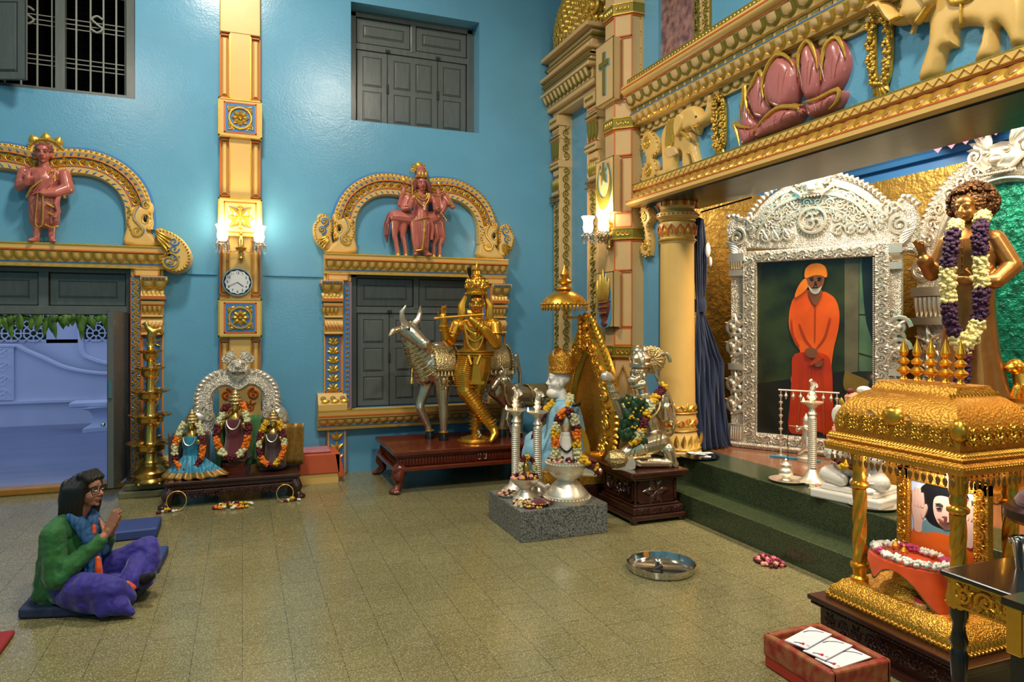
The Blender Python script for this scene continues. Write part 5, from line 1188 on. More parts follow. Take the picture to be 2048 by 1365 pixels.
for s in (-1, 1):
    x0, x1 = (s * .50, s * .76); xm = s * .63; b = MB(FG); b.bx(*sorted((x0, x1)), -.06, .05, .412, 2.10); b.build('side_column', 'silver_emboss', t, smooth=False, world=W, mods=(('bevel', .01),))
    g = MB(FG)
    for z0, z1, d in ((.41, .60, .10), (1.60, 1.66, .10), (1.85, 1.93, .10), (1.02, 1.08, .1)): g.bx(*sorted((s * .48, s * .78)), 0, d, z0, z1)
    for k in range(6): g.egg(s * (.52 + .044 * k), 1.67, 1.84, .04, .06, .09, .02)
    for z in (1.22, 1.45, .75, .92): g.spiral((xm, z), .10, 0, 1.6, .06, .022, s); g.ball((xm, .08, z), .03); [g.petal((xm, z), q, .15, .05, .06, .025) for q in (.6, 1.7, 2.8, 4.2, 5.4)]
    g.spiral((s * .70, 2.1), .13, pi / 2, 1.7, .06, .026, s); g.spiral((s * .55, 2.16), .07, -pi / 2, 1.4, .06, .018, -s)
    for k in range(6): g.petal((s * .68, 2.02 + .03 * k), (0 if s > 0 else pi) + s * (.5 - .2 * k), .18, .06, .05, .025)
    g.build('side_ornament', 'silver', t, world=W)

# ---------------------------------------------------------------- bronze standing statue on a gilded pedestal
t = thing('statue_pedestal', 'gilded block pedestal under the bronze statue', 'pedestal', (5.0, 3.52, .412))
b = MB(); b.bx(-.32, .32, -.36, .36, 0, .60); b.bx(-.36, .36, -.40, .40, 0, .08); b.build('block', 'gold_ornate', t, smooth=False, mods=(('bevel', .01),)); MB().bx(-.36, .36, -.40, .40, .60, .64).build('top_slab', 'brown_threshold', t, smooth=False, mods=(('bevel', .01),))
SB = V((4.98, 3.54, 1.055)); t = thing('bronze_statue', 'bronze statue of a standing robed man with a round cloud of curly hair', 'statue', SB, atan2(-.25, -.967) - pi / 2)
# local: +y forward (the way he faces), +x his right... x = right of forward
b = MB(); rows = []
for z, rx, ry, oy in ((0, .25, .20, -.01), (.03, .255, .205, -.01), (.10, .235, .19, 0), (.35, .19, .15, .01), (.60, .165, .13, .01), (.80, .16, .125, .01), (.95, .168, .125, .01), (1.08, .175, .125, 0), (1.17, .172, .11, -.01), (1.225, .14, .085, -.02), (1.255, .075, .07, -.02), (1.29, .055, .06, -.01)):
    rows.append([b.v((rx * (1 + .05 * max(0, 1 - z * 1.4) * sin(a * 9 + z * 2)) * cos(a), oy + ry * (1 + .05 * max(0, 1 - z * 1.4) * sin(a * 9 + 1)) * sin(a), z)) for a in [2 * pi * i / 48 for i in range(48)]])
for p, q in zip(rows, rows[1:]):
    for i in range(48): b.f((p[i], p[(i + 1) % 48], q[(i + 1) % 48], q[i]))
b.f(rows[0][::-1]); b.f(rows[-1])
b.limb([((.155, -.01, 1.16), .07), ((.215, .02, 1.00), .064), ((.235, .07, .93), .058), ((.24, .14, .99), .048)]); b.limb([((-.155, -.01, 1.16), .07), ((-.255, -.03, .96), .066), ((-.20, .10, .85), .055), ((-.10, .15, .86), .045)])
b.limb([((.24, .14, 1.0), .055), ((.243, .16, 1.02), .056)])
hand(b, (.244, .165, 1.04), (.10, .40, .9), (-.2, .9, -.3), .17, (.15, .2, .3, .4), -1, .1, .14); hand(b, (-.10, .155, .86), (.95, .25, .05), (.1, -1, 0), .16, (.4, .45, .5, .5), -1)
T = head(b, (0, .035, 1.395), .235, (.12, 1, -.03))
b.build('body', 'bronze', t, mods=(('remesh', .0065), ('smooth', 3)))
m = MB(); m.ball((0, -.045, 1.44), (.145, .135, .145), sub=3)
for i in range(420):
    a, q = rnd.uniform(0, 2 * pi), rnd.uniform(-.55, 1); r = sqrt(max(0, 1 - q * q)); d = V((r * cos(a), r * sin(a), q))
    if d.y > .5 and d.z < .5: continue
    m.ball(V((0, -.045, 1.44)) + V((d.x * .155, d.y * .145, d.z * .15)), rnd.uniform(.016, .026), sub=1)
m.build('curly_hair', 'bronze_hair', t, ang=None)
m = MB()
for x in (-.008, .008): m.tube([(x, .12, 1.16), (x, .14, 1.0), (x, .13, .9)], .004, 5)
for k in range(4): m.ball((0, .137, 1.1 - .06 * k), .008, sub=1)
m.build('robe_placket', 'bronze', t)
gp = lambda px, py, d: at(px, py, X=0) if False else None
def sray(px, py, z): r = at(px, py, Z=0) - V((0, 0, CH)); u = (px - 1024) / FPX; return V((0, 0, CH)) + V((ST + u * CT, CT - u * ST, (HZ - py) / FPX)) * z
pts = [sray(*p) for p in ((1968, 424, 5.06), (1961, 446, 4.96), (1960, 480, 4.92), (1963, 530, 4.90), (1963, 580, 4.88), (1957, 640, 4.87), (1943, 676, 4.86), (1929, 700, 4.86), (1913, 672, 4.87), (1901, 640, 4.88), (1896, 590, 4.9), (1897, 540, 4.91), (1903, 490, 4.93), (1908, 462, 4.97), (1914, 448, 5.05))]
garland('flower_garland', 'long purple and pale yellow flower garland round the neck of the bronze statue', 'garland', [V(p) for p in catmull([tuple(p) for p in pts], 4)], [('fl_paleyellow', .7), ('fl_purple', 1.1), ('fl_paleyellow', 1.05), ('fl_purple', 1.0), ('fl_paleyellow', 1.5), ('fl_purple', 1.0), ('fl_paleyellow', 1.1), ('fl_purple', 1.2), ('fl_paleyellow', .6)], .052, .021, 12)
pts = [sray(*p) for p in ((1930, 700, 4.86), (1926, 730, 4.86), (1924, 765, 4.86))]
garland('garland_tassel', 'maroon and purple flower tassel at the end of the bronze statue garland', 'garland', pts, [('fl_maroon', .5), ('fl_purple', 1)], .05, .02, 12)
t = thing('gilded_lion', 'gilded guardian lion ornament at the right edge behind the canopy', 'ornament', (5.18, 3.28, 1.052)); b = MB()
b.limb([((0, 0, .05), .06), ((0, .02, .12), .055), ((0, .04, .2), .05)]); b.ball((-.03, .05, .25), (.06, .06, .06)); b.ball((-.08, .06, .24), (.035, .035, .03)); b.limb([((-.05, .03, .1), .025), ((-.07, .04, .02), .025)]); b.limb([((-.04, -.03, .1), .025), ((-.06, -.04, .02), .025)]); [b.ball((-.03 + .05 * cos(a), .05 + .06 * sin(a), .25), .025) for a in (0, 1, 2, 3, 4, 5)]
b.build('body', 'gold', t, mods=(('remesh', .008), ('smooth', 2))); MB().bx(-.13, .10, -.10, .12, 0, .03).build('plinth', 'gold', t, smooth=False)

# ---------------------------------------------------------------- small things on the stage edge
def oil_lamp(label, loc, mt, H, group=None, lit=True):
    t = thing('oil_lamp', label, 'oil lamp', loc, 0, group); k = H / .87
    pr = [(.0, 0), (.105, .005), (.11, .02), (.095, .035), (.06, .06), (.045, .10), (.03, .12)]
    MB().lathe([(r * k, z * k) for r, z in pr], n=28).build('base', mt, t)
    pr = [(.030, .115), (.032, .13)]
    for i in range(26): z = .13 + i * .016; pr += [(.030, z), (.036, z + .005), (.036, z + .010)]
    pr += [(.024, .56), (.04, .575), (.024, .60), (.022, .63)]
    MB().lathe([(r * k, z * k) for r, z in pr], n=20).build('ribbed_column', mt, t)
    MB().lathe([(r * k, z * k) for r, z in [(.02, .62), (.035, .63), (.05, .65), (.085, .665), (.088, .675), (.06, .672), (.02, .668)]], n=28, rf=lambda a, z: 1 + (.06 * cos(a * 5) if z > .66 * k else 0)).build('oil_dish', mt, t)
    m = MB(); m.lathe([(r * k, z * k) for r, z in [(.022, .665), (.02, .69), (.034, .71), (.02, .73), (.028, .745), (.012, .77)]], n=16); m.limb([((0, 0, .77 * k), .022 * k), ((.012 * k, 0, .80 * k), .024 * k), ((-.005 * k, 0, .83 * k), .012 * k), ((-.012 * k, 0, .85 * k), .014 * k), ((-.032 * k, 0, .845 * k), .004 * k)])
    for q in range(5): m.petal((.01 * k, .79 * k), .2 + .3 * q, .055 * k, .018 * k, 0, .006)
    m.build('peacock_finial', mt, t)
    if lit:
        m = MB(); a = 2.9; m.lathe([(.002, 0), (.008, .008), (.006, .02), (.001, .034)], (.078 * k * cos(a), .078 * k * sin(a), .675 * k), 8); m.build('flame', 'flame', t)
        light('lamp_flame_light', 'POINT', V(loc) + V((.078 * k * cos(a), .078 * k * sin(a), .71 * k)), .5, (1, .6, .25), shadow_soft_size=.01)
    return t
oil_lamp('silver ribbed oil lamp with peacock finial on the stage edge in front of the portrait', (3.97, 4.03, .412), 'silver', .79)
def plate(label, loc, r, mt='silver', group=None):
    t = thing('plate', label, 'plate', loc, 0, group); MB().lathe([(.0, .004), (r * .8, .004), (r, .020), (r * 1.02, .020), (r * .84, .0), (.0, 0)], n=36).build('dish', mt, t); return t
def pot(label, loc, h, mt='silver'):
    t = thing('water_pot', label, 'pot', loc); k = h / .165
    MB().lathe([(r * k, z * k) for r, z in [(.0, 0), (.032, 0), (.035, .008), (.026, .02), (.05, .045), (.055, .065), (.048, .085), (.030, .10), (.028, .108), (.046, .122), (.044, .125), (.02, .112)]], n=28, rf=lambda a, z: 1 + .02 * cos(a * 12)).build('body', mt, t)
    MB().lathe([(r * k, z * k) for r, z in [(.03, .118), (.034, .126), (.02, .14), (.008, .147), (.012, .155), (.002, .168)]], n=20).build('lid', mt, t); return t
plate('small silver plate with a water pot at the left of the stage edge', (3.86, 4.15, .412), .143); pot('silver water pot with an incense stick on the left stage plate', (3.85, 4.17, .418), .165)
m = MB(); m.tube([(3.86, 4.16, .56), (3.862, 4.165, .80)], .0028, 5); tag(m.build('incense_stick', 'dark_wood'), 'thin brown incense stick standing in the silver pot', 'incense stick')
plate('silver plate on the stage edge directly behind the left canopy column', (3.83, 3.37, .412), .15); pot('silver water pot on the plate behind the left canopy column', (3.84, 3.41, .418), .2)
t = thing('flower_wreath', 'small ring of white jasmine flowers on the stage edge by the marble elephant god', 'wreath', (3.84, 3.78, .412)); b = MB()
for k in range(150): a = rnd.uniform(0, 2 * pi); b.flower((.085 * cos(a) + rnd.uniform(-.022, .022), .085 * sin(a) + rnd.uniform(-.022, .022), .012 + rnd.uniform(0, .025)), .013)
b.build('jasmine', 'fl_cream', t, ang=None); b = MB()
for k in range(9): b.flower((rnd.uniform(-.05, .05), rnd.uniform(-.05, .05) + .02, .04), .02)
b.build('pink_blooms', 'fl_peach', t, ang=None)
# plate of folded papers beside the column
plate('steel plate heaped with folded white papers beside the column foot', (3.80, 5.17, .412), .17, 'steel')
for i in range(14):
    a, q = rnd.uniform(0, pi), rnd.uniform(.0, .11); b = MB(); b.box((3.80 + q * cos(a * 2), 5.17 + q * sin(a * 2), .434 + .0022 * i), (.085, .06, .0016), Rz(a) @ Rx(rnd.uniform(-.06, .06)))
    tag(b.build('folded_paper', 'paper', smooth=False), 'folded white paper slip in the heap on the steel plate by the column', 'paper', 'paper slips on the steel plate')
# bell rail and small silver flute player in front of the portrait
RA = V((4.53, 4.97, .412)); t = thing('bell_rail', 'silver rail on two slim posts hung with little bells before the portrait', 'bell rail', RA); F = frame((0, 0, 0), FAd, FAn)
for x in (0, .47):
    b = MB(F); pr = [(.05, 0), (.05, .008), (.012, .02)]
    for i in range(9): z = .05 + i * .06; pr += [(.006, z), (.016, z + .012), (.020, z + .024), (.006, z + .03)]
    b.lathe(pr + [(.006, .60)], (x, 0, 0), 12); b.build('post', 'silver', t)
b = MB(F); b.tube([(-.02, 0, .60), (.49, 0, .60)], .008, 8); b.build('rail', 'silver', t)
for k in range(7): b = MB(F); b.lathe([(.003, .60), (.004, .575), (.014, .56), (.016, .545), (.007, .54), (.008, .53), (.001, .515)], (.045 + .063 * k, 0, 0), 10); b.build('bell', 'silver', t)
b = MB(frame((4.50, 4.92, .412), FAd, FAn)); b.bx(-.10, .32, -.035, .035, 0, .012); tag(b.build('blue_board', 'cloth_teal', smooth=False), 'narrow blue board lying under the bell rail', 'board')
t = thing('silver_figurine', 'small silver flute player figurine standing by the bell rail', 'figurine', (4.58, 4.72, .412), radians(100)); b = MB()
b.limb([((.03, 0, .06), .016), ((.02, 0, .14), .022), ((.015, 0, .2), .028)]); b.limb([((.05, .03, .06), .014), ((-.03, .02, .13), .022), ((-.015, 0, .2), .028)]); b.limb([((0, 0, .2), .035), ((0, 0, .25), .03), ((0, .0, .29), .036)]); b.limb([((-.04, 0, .29), .014), ((-.07, .02, .25), .012), ((-.03, .05, .29), .01)]); b.limb([((.04, 0, .29), .014), ((.075, .02, .25), .012), ((.05, .06, .30), .01)]); b.ball((0, 0, .335), (.028, .03, .034)); b.lathe([(.03, .35), (.024, .375), (.01, .40), (.002, .42)], n=12); b.tube([(-.05, .05, .305), (.13, .06, .295)], .005)
b.build('body', 'silver', t, mods=(('remesh', .005), ('smooth', 2))); MB().lathe([(.0, 0), (.075, 0), (.075, .03), (.055, .04), (.05, .06), (.0, .06)], n=24).build('base', 'silver', t)

# ---------------------------------------------------------------- marble elephant god behind the canopy
G0 = V((3.93, 3.56, .412)); t = thing('elephant_headed_statue', 'white marble seated elephant-headed god on a slab at the stage edge', 'statue', G0, radians(105))
MB().bx(-.24, .24, -.20, .22, 0, .06).build('slab', 'marble', t, smooth=False, mods=(('bevel', .012),)); MB().bx(-.19, .19, -.17, .17, .06, .10).build('upper_slab', 'marble', t, smooth=False, mods=(('bevel', .01),))
b = MB(); b.ball((0, 0, .26), (.15, .14, .16)); b.ball((0, -.01, .42), (.125, .10, .10))
for s in (-1, 1): b.limb([((s * .08, 0, .17), .075), ((s * .18, .09, .15), .06), ((s * .05, .15, .14), .045)]); b.limb([((s * .12, -.01, .44), .05), ((s * .19, .04, .34), .042), ((s * .15, .13, .30), .034), ((s * .13, .15, .33), .032)]); b.puff if False else b.ball((s * .14, -.01, .55), (.075, .025, .085)); b.limb([((s * .05, .1, .49), .014), ((s * .075, .14, .46), .006)])
b.ball((0, .03, .55), (.09, .09, .095)); b.limb([((0, .10, .53), .045), ((0, .15, .45), .036), ((.01, .17, .36), .03), ((.05, .17, .29), .026), ((.08, .18, .29), .022)])
b.build('body', 'marble', t, mods=(('remesh', .008), ('smooth', 3)))
mat('coral_tint', 'D99A72', .35); m = MB(); m.lathe([(.085, .60), (.10, .615), (.095, .63), (.085, .66), (.09, .70), (.07, .72), (.0, .73)], (0, .02, 0), 24); m.build('crown', 'coral_tint', t); m = MB(); [m.petal((.09 * cos(a), .63), pi / 2, .06, .04, .08, .01) for a in (0, 1, 2, 3)]; m.build('crown_petal', 'gold_paint', t)
m = MB(); m.ball((-.04, .03, .745), (.05, .04, .03)); m.build('white_cap_flower', 'fl_white', t); m = MB(); [m.flower((.04, .05 + .012 * k, .735), .022) for k in range(3)]; m.build('maroon_bloom', 'fl_maroon', t, ang=None)
Mg = Matrix.Translation(G0) @ Matrix.Rotation(radians(105), 4, 'Z')
pts = [Mg @ V(p) for p in ((-.13, .02, .50), (-.14, .10, .40), (-.10, .16, .30), (0, .19, .24), (.10, .16, .30), (.14, .10, .40), (.13, .02, .50))]
garland('flower_garland', 'short white, maroon and yellow garland round the marble elephant god', 'garland', pts, [('fl_peach', 1), ('fl_white', .8), ('fl_maroon', .6), ('fl_yellow', .4), ('fl_maroon', .5), ('fl_white', .8), ('fl_peach', 1)], .03, .02, 10)
t = thing('carved_screen', 'low gilded carved screen behind the marble elephant god', 'screen', (4.22, 3.50, .412), radians(105)); b = MB(); b.puff(catmull([(-.36, 0), (-.38, .22), (-.25, .33), (0, .38), (.25, .33), (.38, .22), (.36, 0)], 4, True), -.02, .03, .05, .5); b.build('panel', 'gold_ornate', t)
# ---------------------------------------------------------------- low red-brown table with the cow, calf and flute player
T0 = V((1.33, 6.50, 0)); t = thing('low_table', 'long low red-brown carved table with paw feet under the golden flute player and cow', 'table', T0)
MB().bx(0, 1.62, 0, 1.0, .355, .40).build('table_top', 'red_wood', t, smooth=False, mods=(('bevel', .01),))
b = MB(); b.bx(.03, 1.59, .03, .97, .33, .36); b.bx(.05, 1.57, .05, .95, .245, .33); b.bx(.0, 1.62, .0, 1., .205, .245); A = b.build('apron', 'red_wood', t, smooth=False, mods=(('bevel', .008),))
g = MB()
for i in range(48): g.lathe([(.003, .25), (.012, .265), (.012, .31), (.003, .325)], (.07 + i * .031, .045, 0), 6)
for i in range(28): g.lathe([(.003, .25), (.012, .265), (.012, .31), (.003, .325)], (.045, .07 + i * .031, 0), 6)
g.build('carved_beading', 'red_wood', A)
m = MB()
for x in (.86, .92): m.tube([(x - .012, .04, .32), (x - .012, .038, .275), (x, .036, .268), (x + .012, .038, .275), (x + .012, .04, .32)], .004, 5)
m.build('pale_mark', 'paper', A)
def pawleg(par, x, y, sx, sy, h, mt, k=1.):
    b = MB(); b.limb([((x, y, h), .07 * k), ((x + sx * .02, y + sy * .02, h * .72), .065 * k), ((x + sx * .0, y + sy * .0, h * .35), .035 * k), ((x + sx * .035, y + sy * .035, .045 * k), .04 * k)])
    for q in (-.8, -.25, .25, .8): a = atan2(sy, sx) + q; b.limb([((x + sx * .03, y + sy * .03, .05 * k), .03 * k), ((x + sx * .035 + .06 * k * cos(a), y + sy * .035 + .06 * k * sin(a), .02 * k), .02 * k)], 8)
    b.build('leg', mt, par, mods=(('remesh', .007 * k), ('smooth', 2)))
for x, sx in ((.07, -1), (1.55, 1)):
    for y, sy in ((.07, -1), (.90, 1)): pawleg(t, x, y, sx, sy, .22, 'red_wood')

K0 = V((2.243, 6.82, .40)); t = thing('flute_player_statue', 'tall golden statue of a crowned flute player with crossed legs on the low table', 'statue', K0, -TH)
# local: x = to the right seen from the hall, -y = towards the hall
MB().lathe([(.0, 0), (.17, 0), (.175, .012), (.15, .02), (.145, .035), (.10, .05), (.06, .06), (.0, .06)], n=40).build('round_base', 'gold', t)
b = MB()
b.limb([((.0, .02, .07), .045), ((.0, .02, .16), .05), ((.0, .02, .25), .042), ((.0, .02, .47), .07), ((.03, .02, .72), .11), ((.05, .01, .86), .10)])          # standing leg
b.limb([((-.07, .0, .86), .10), ((-.10, -.04, .70), .105), ((-.09, -.09, .53), .082), ((.02, -.10, .36), .062), ((.13, -.09, .20), .046), ((.17, -.09, .14), .042)])
b.limb([((.17, -.09, .14), .042), ((.185, -.12, .09), .038), ((.15, -.17, .03), .022)])
b.ball((-.005, .01, .90), (.165, .115, .10)); b.limb([((0, .0, .93), .115), ((.0, .0, 1.05), .118), ((.0, -.0, 1.16), .12)]); b.ball((0, 0, 1.19), (.185, .095, .085))
b.limb([((0, 0, 1.24), .06), ((.01, -.01, 1.32), .055)])
b.limb([((-.18, 0, 1.2), .062), ((-.24, -.04, 1.02), .052), ((-.27, -.12, 1.07), .044), ((-.285, -.17, 1.20), .034), ((-.285, -.18, 1.26), .03)])
b.limb([((.18, 0, 1.2), .066), ((.20, -.08, 1.00), .055), ((.09, -.16, 1.15), .044), ((-.03, -.18, 1.255), .033)])
hand(b, (-.285, -.18, 1.26), (-.03, .0, 1), (.4, -.8, 0), .15, (.35, .5, .3, .2), -1, .5); hand(b, (-.03, -.18, 1.25), (-.2, -.05, .9), (.2, .9, 0), .14, (.5, .6, .7, .7), 1, .5)
T = head(b, (.015, -.03, 1.415), .20, (-.08, -1, .0))
b.build('body', 'gold', t, mods=(('remesh', .0062), ('smooth', 2)))
t.scale = (1.09, 1.07, 1.0); eyes(T, .20, t, brow='eye_dark', lip='lip_red')
m = MB(); m.tube([T(0, .40, .14), T(0, .395, .30)], .006, 6); m.build('forehead_mark', 'lip_red', t)
m = MB(); m.lathe([(.09, 1.50), (.105, 1.505), (.108, 1.53), (.10, 1.54), (.112, 1.58), (.105, 1.64), (.085, 1.665), (.05, 1.675), (.045, 1.69), (.06, 1.705), (.04, 1.72), (.035, 1.75), (.045, 1.765), (.02, 1.79), (.006, 1.83), (.001, 1.85)], (.012, -.02, 0), 28); C = m.build('crown', 'gold', t)
m = MB()
for i in range(18): a = 2 * pi * i / 18; m.M = Matrix.Translation((.012, -.02, 0)) @ Matrix.Rotation(a, 4, 'Z'); m.spiral((0, 1.59), .028, 0, 1.4, .11, .007, 1, 5, 9); m.petal((0, 1.615), pi / 2, .05, .035, .10, .012); m.ball((0, .108, 1.52), .009, sub=1)
m.build('crown_filigree', 'gold', C); m = MB(); m.ball((.012, -.135, 1.59), (.012, .008, .02)); m.build('ruby', 'lip_red', C)
m = MB(); m.ball((-.07, .0, 1.62), (.03, .04, .07)); m.build('side_plume', 'gold', t); m = MB(); [m.petal((-.05, 1.68), pi / 2 + .12 * k, .13, .02, .0, .006) for k in (0, 1, 2)]; m.build('peacock_feather', 'black', t)
m = MB(); m.tube([(-.37, -.205, 1.265), (.09, -.19, 1.305)], .011, 8); m.build('flute', 'gold', t)
m = MB()   # hair locks, necklaces, belt, armlets, dhoti folds
for s in (-1, 1):
    for k in range(3): m.tube([(s * .09, .03, 1.5), (s * (.12 + .012 * k), .02, 1.40), (s * (.11 + .02 * k), .0, 1.30), (s * (.14 + .01 * k), .0, 1.24)], [.022, .026, .022, .01], 7)
m.build('hair', 'gold', t); m = MB()
for r, d, q in ((.07, .06, .008), (.09, .12, .010), (.10, .2, .012), (.09, .30, .014)): m.tube([(r * cos(a), -.105 - .02 * sin(a) , 1.235 - d * sin(a)) for a in [pi * i / 16 for i in range(17)]], q, 6)
m.ball((0, -.135, 1.10), (.03, .015, .035)); m.build('necklace', 'gold', t); m = MB()
for z, r in ((.93, .17), (.90, .172)): m.tube([(r * cos(a), .005 + (r - .045) * sin(a), z) for a in [2 * pi * i / 32 for i in range(32)]], .014, 6, True)
for i in range(22): a = pi + pi * i / 21; m.ball((.165 * cos(a), .125 * sin(a) , .875), .012, sub=1)
m.tube([(-.06, -.13, .89), (-.03, -.15, .80), (.02, -.15, .80), (.05, -.13, .89)], .016, 6); m.prism([(-.03, .62), (.06, .62), (.035, .88), (-.01, .88)], -.13, -.15); m.prism([(-.06, .60), (.09, .60), (.09, .63), (-.06, .63)], -.13, -.165); m.build('belt_and_sash', 'gold', t); m = MB()
for k in range(30):
    f = k / 29; c = V((-.07, 0, .84)).lerp(V((-.095, -.08, .55)), min(1, f * 2)) if f < .5 else V((-.09, -.09, .53)).lerp(V((.15, -.09, .18)), f * 2 - 1); r = (.112 if f < .5 else .085) - .035 * max(0, f * 2 - 1)
    ax = V((-.05, -.15, -.6)).normalized() if f < .5 else V((.24, 0, -.35)).normalized(); o1 = ax.orthogonal().normalized(); o2 = ax.cross(o1); m.tube([c + o1 * r * cos(a) + o2 * r * sin(a) for a in [2 * pi * i / 16 for i in range(16)]], .005, 4, True)
for k in range(14): z = .2 + k * .045; r = .05 + .05 * max(0, (z - .3)); m.tube(ring((.0 + .03 * max(0, z - .5), .02, z), r + .012, 16), .006, 4, True)
m.build('dhoti_folds', 'gold', t); m = MB()
for c, ax, r in (((-.283, -.165, 1.19), (0, -.2, 1), .042), ((-.28, -.15, 1.15), (0, -.2, 1), .045), ((.03, -.165, 1.20), (-.7, 0, .6), .044), ((.06, -.16, 1.175), (-.7, 0, .6), .046), ((-.21, -.02, 1.11), (.2, .1, 1), .062), ((.195, -.04, 1.1), (0, .3, 1), .066), ((0, .02, .13), (0, 0, 1), .058), ((0, .02, .17), (0, 0, 1), .058), ((0, .02, .21), (0, 0, 1), .054), ((.15, -.09, .18), (.5, 0, -.9), .05), ((.14, -.09, .21), (.5, 0, -.9), .054)):
    ax = V(ax).normalized(); o1 = ax.orthogonal().normalized(); o2 = ax.cross(o1); m.tube([V(c) + o1 * r * cos(a) + o2 * r * sin(a) for a in [2 * pi * i / 16 for i in range(16)]], .009, 6, True)
m.build('bangles', 'gold', t)
m = MB(); [m.flower((.05 + rnd.uniform(-.02, .02), -.12, .06 + .012 * k), .013) for k in range(6)]; tag(m.build('jasmine_posy', 'fl_cream', ang=None, world=None), 'small posy of white flowers at the foot of the golden statue', 'flowers').matrix_world = Matrix.Translation(K0) @ Matrix.Rotation(-TH, 4, 'Z')

def bovine(name, label, loc, rz, s, turn, cloth, legs, stub=False):
    t = thing(name, label, 'statue', loc, rz); b = MB(Matrix.Scale(s, 4)); b.limb([((.52, 0, .76), .19), ((.15, 0, .74), .21), ((-.22, 0, .78), .205)], 16); b.ball((.46, 0, .80), (.2, .19, .17)); b.ball((-.16, 0, .96), (.13, .08, .07))
    b.limb([((-.28, -.0, .82), .17), ((-.42, -.03, .96), .13), ((-.50, -.06, 1.09), .10)]); b.limb([((-.34, -.02, .66), .09), ((-.46, -.05, .86), .06), ((-.50, -.10, 1.0), .05)])
    hd = [V((-.53, -.09, 1.15)), V((-.47, -.19, 1.09)), V((-.395, -.28, 1.005))] if turn else [V((-.53, 0, 1.14)), V((-.64, -.02, 1.06)), V((-.74, -.04, .97))]
    b.limb([(hd[0], .095), (hd[1], .078), (hd[2], .058)]); b.ball(hd[2], .066)
    fw = (hd[2] - hd[0]).normalized(); sd = fw.cross(V((0, 0, 1))).normalized(); up = sd.cross(fw)
    for q in (-1, 1): b.ball(hd[0] + sd * q * .07 + fw * .05 + up * .05, .026); b.limb([(hd[0] + sd * q * .09 - fw * .02, .03), (hd[0] + sd * q * .17 - fw * .02 - up * .03, .035), (hd[0] + sd * q * .22 - up * .07, .012)]); b.ball(hd[2] + fw * .05 + sd * q * .03, .018, sub=1)
    for L in legs: b.limb(L, 10)
    b.limb([((.70, 0, .86), .03), ((.75, 0, .66), .02), ((.745, 0, .40), .024), ((.74, 0, .33), .008)])
    b.build('body', 'silver_warm', t, mods=(('remesh', .0085 * s), ('smooth', 3))); S_ = Matrix.Scale(s, 4)
    for q in (-1, 1):
        m = MB(S_); h = hd[0] + sd * q * .06 + up * .06; m.tube([h, h + sd * q * .06 + up * .05 - fw * .02, h + sd * q * .08 + up * .12 - fw * .05, h + sd * q * .05 + up * .19 - fw * .06], [.034, .03, .022, .006], 10); m.build('horn', 'silver', t)
        m = MB(S_); m.ball(hd[0] + sd * q * .078 + fw * .075 + up * .055, .014); m.build('eye', 'eye_dark', t)
    for L in legs:
        m = MB(S_); p = V(L[-1][0]); m.lathe([(.052, -.045), (.05, -.02), (.038, .03), (.03, .035)], p, 16); m.build('hoof', 'black_wood', t); m = MB(S_); m.tube(ring(p + V((0, 0, .04)), .042, 14), .009, 6, True); m.build('anklet', 'gold', t)
    for x0, x1, r in cloth:
        m = MB(S_); rows = []
        for i in range(9):
            x = x0 + (x1 - x0) * i / 8; rr = r + .008 * sin(pi * i / 8); zc = .76; rows.append([m.v((x, (rr) * sin(a), zc + rr * cos(a) + (.01 if abs(a) < .3 else 0))) for a in [-1.75 + 3.5 * k / 26 for k in range(27)]])
        for p, q in zip(rows, rows[1:]):
            for k in range(26): m.f((p[k], p[k + 1], q[k + 1], q[k]))
        c = m.build('saddle_cloth', 'cow_cloth', t, mods=(('solid', .008 * s),)); m = MB(S_)
        for e_ in (x0, x1):
            for k in range(25): a = -1.7 + 3.4 * k / 24; m.ball((e_, (r + .012) * sin(a), .76 + (r + .012) * cos(a)), .013, sub=1)
        for k in range(8):
            x = x0 + (x1 - x0) * k / 7
            for sg in (-1, 1): m.lathe([(.003, .0), (.013, -.02), (.016, -.045), (.004, -.05)], (x, sg * (r + .01) * sin(1.75), .76 + r * cos(1.75)), 8)
        m.build('bell_fringe', 'cow_cloth', c)
    if turn:
        m = MB(S_)
        for k in range(9):
            f = k / 8; c = V((-.30, -.01, .74)).lerp(V((-.49, -.07, 1.02)), f); r = .183 - .085 * f; ax = V((-.19, -.06, .28)).normalized(); o1 = ax.orthogonal().normalized(); o2 = ax.cross(o1); m.tube([c + o1 * r * cos(a) + o2 * r * sin(a) for a in [2 * pi * i / 20 for i in range(20)]], .005 if k % 2 else .008, 5, True)
        m.build('neck_rings', 'cow_cloth', t); m = MB(S_); m.tube([(-.48, -.1, .75), (-.49, -.12, .67)], .004, 5); m.lathe([(.003, .67), (.018, .64), (.026, .60), (.0, .595)], (-.49, -.12, 0), 12); m.build('neck_bell', 'brass', t)
        m = MB(S_); m.ball((.0, 0, .985), (.12, .09, .02)); m.build('back_boss', 'silver_warm', t)
        m = MB(S_)
        for p in ((-.17, -.17, .62), (.5, -.18, .62)):
            for k in range(10): m.ball((p[0] + .05 * cos(k * .63), p[1] - .03, p[2] + .08 * sin(k * .63)), .014, sub=1)
            m.ball((p[0], p[1] - .03, p[2]), (.03, .02, .05))
        m.build('thigh_rosette', 'cow_cloth', t); m = MB(S_); [m.ball(hd[0] + fw * .03 * k + up * (.09 - .008 * k) , .02, sub=1) for k in range(4)]; m.build('forehead_ornament', 'cow_cloth', t)
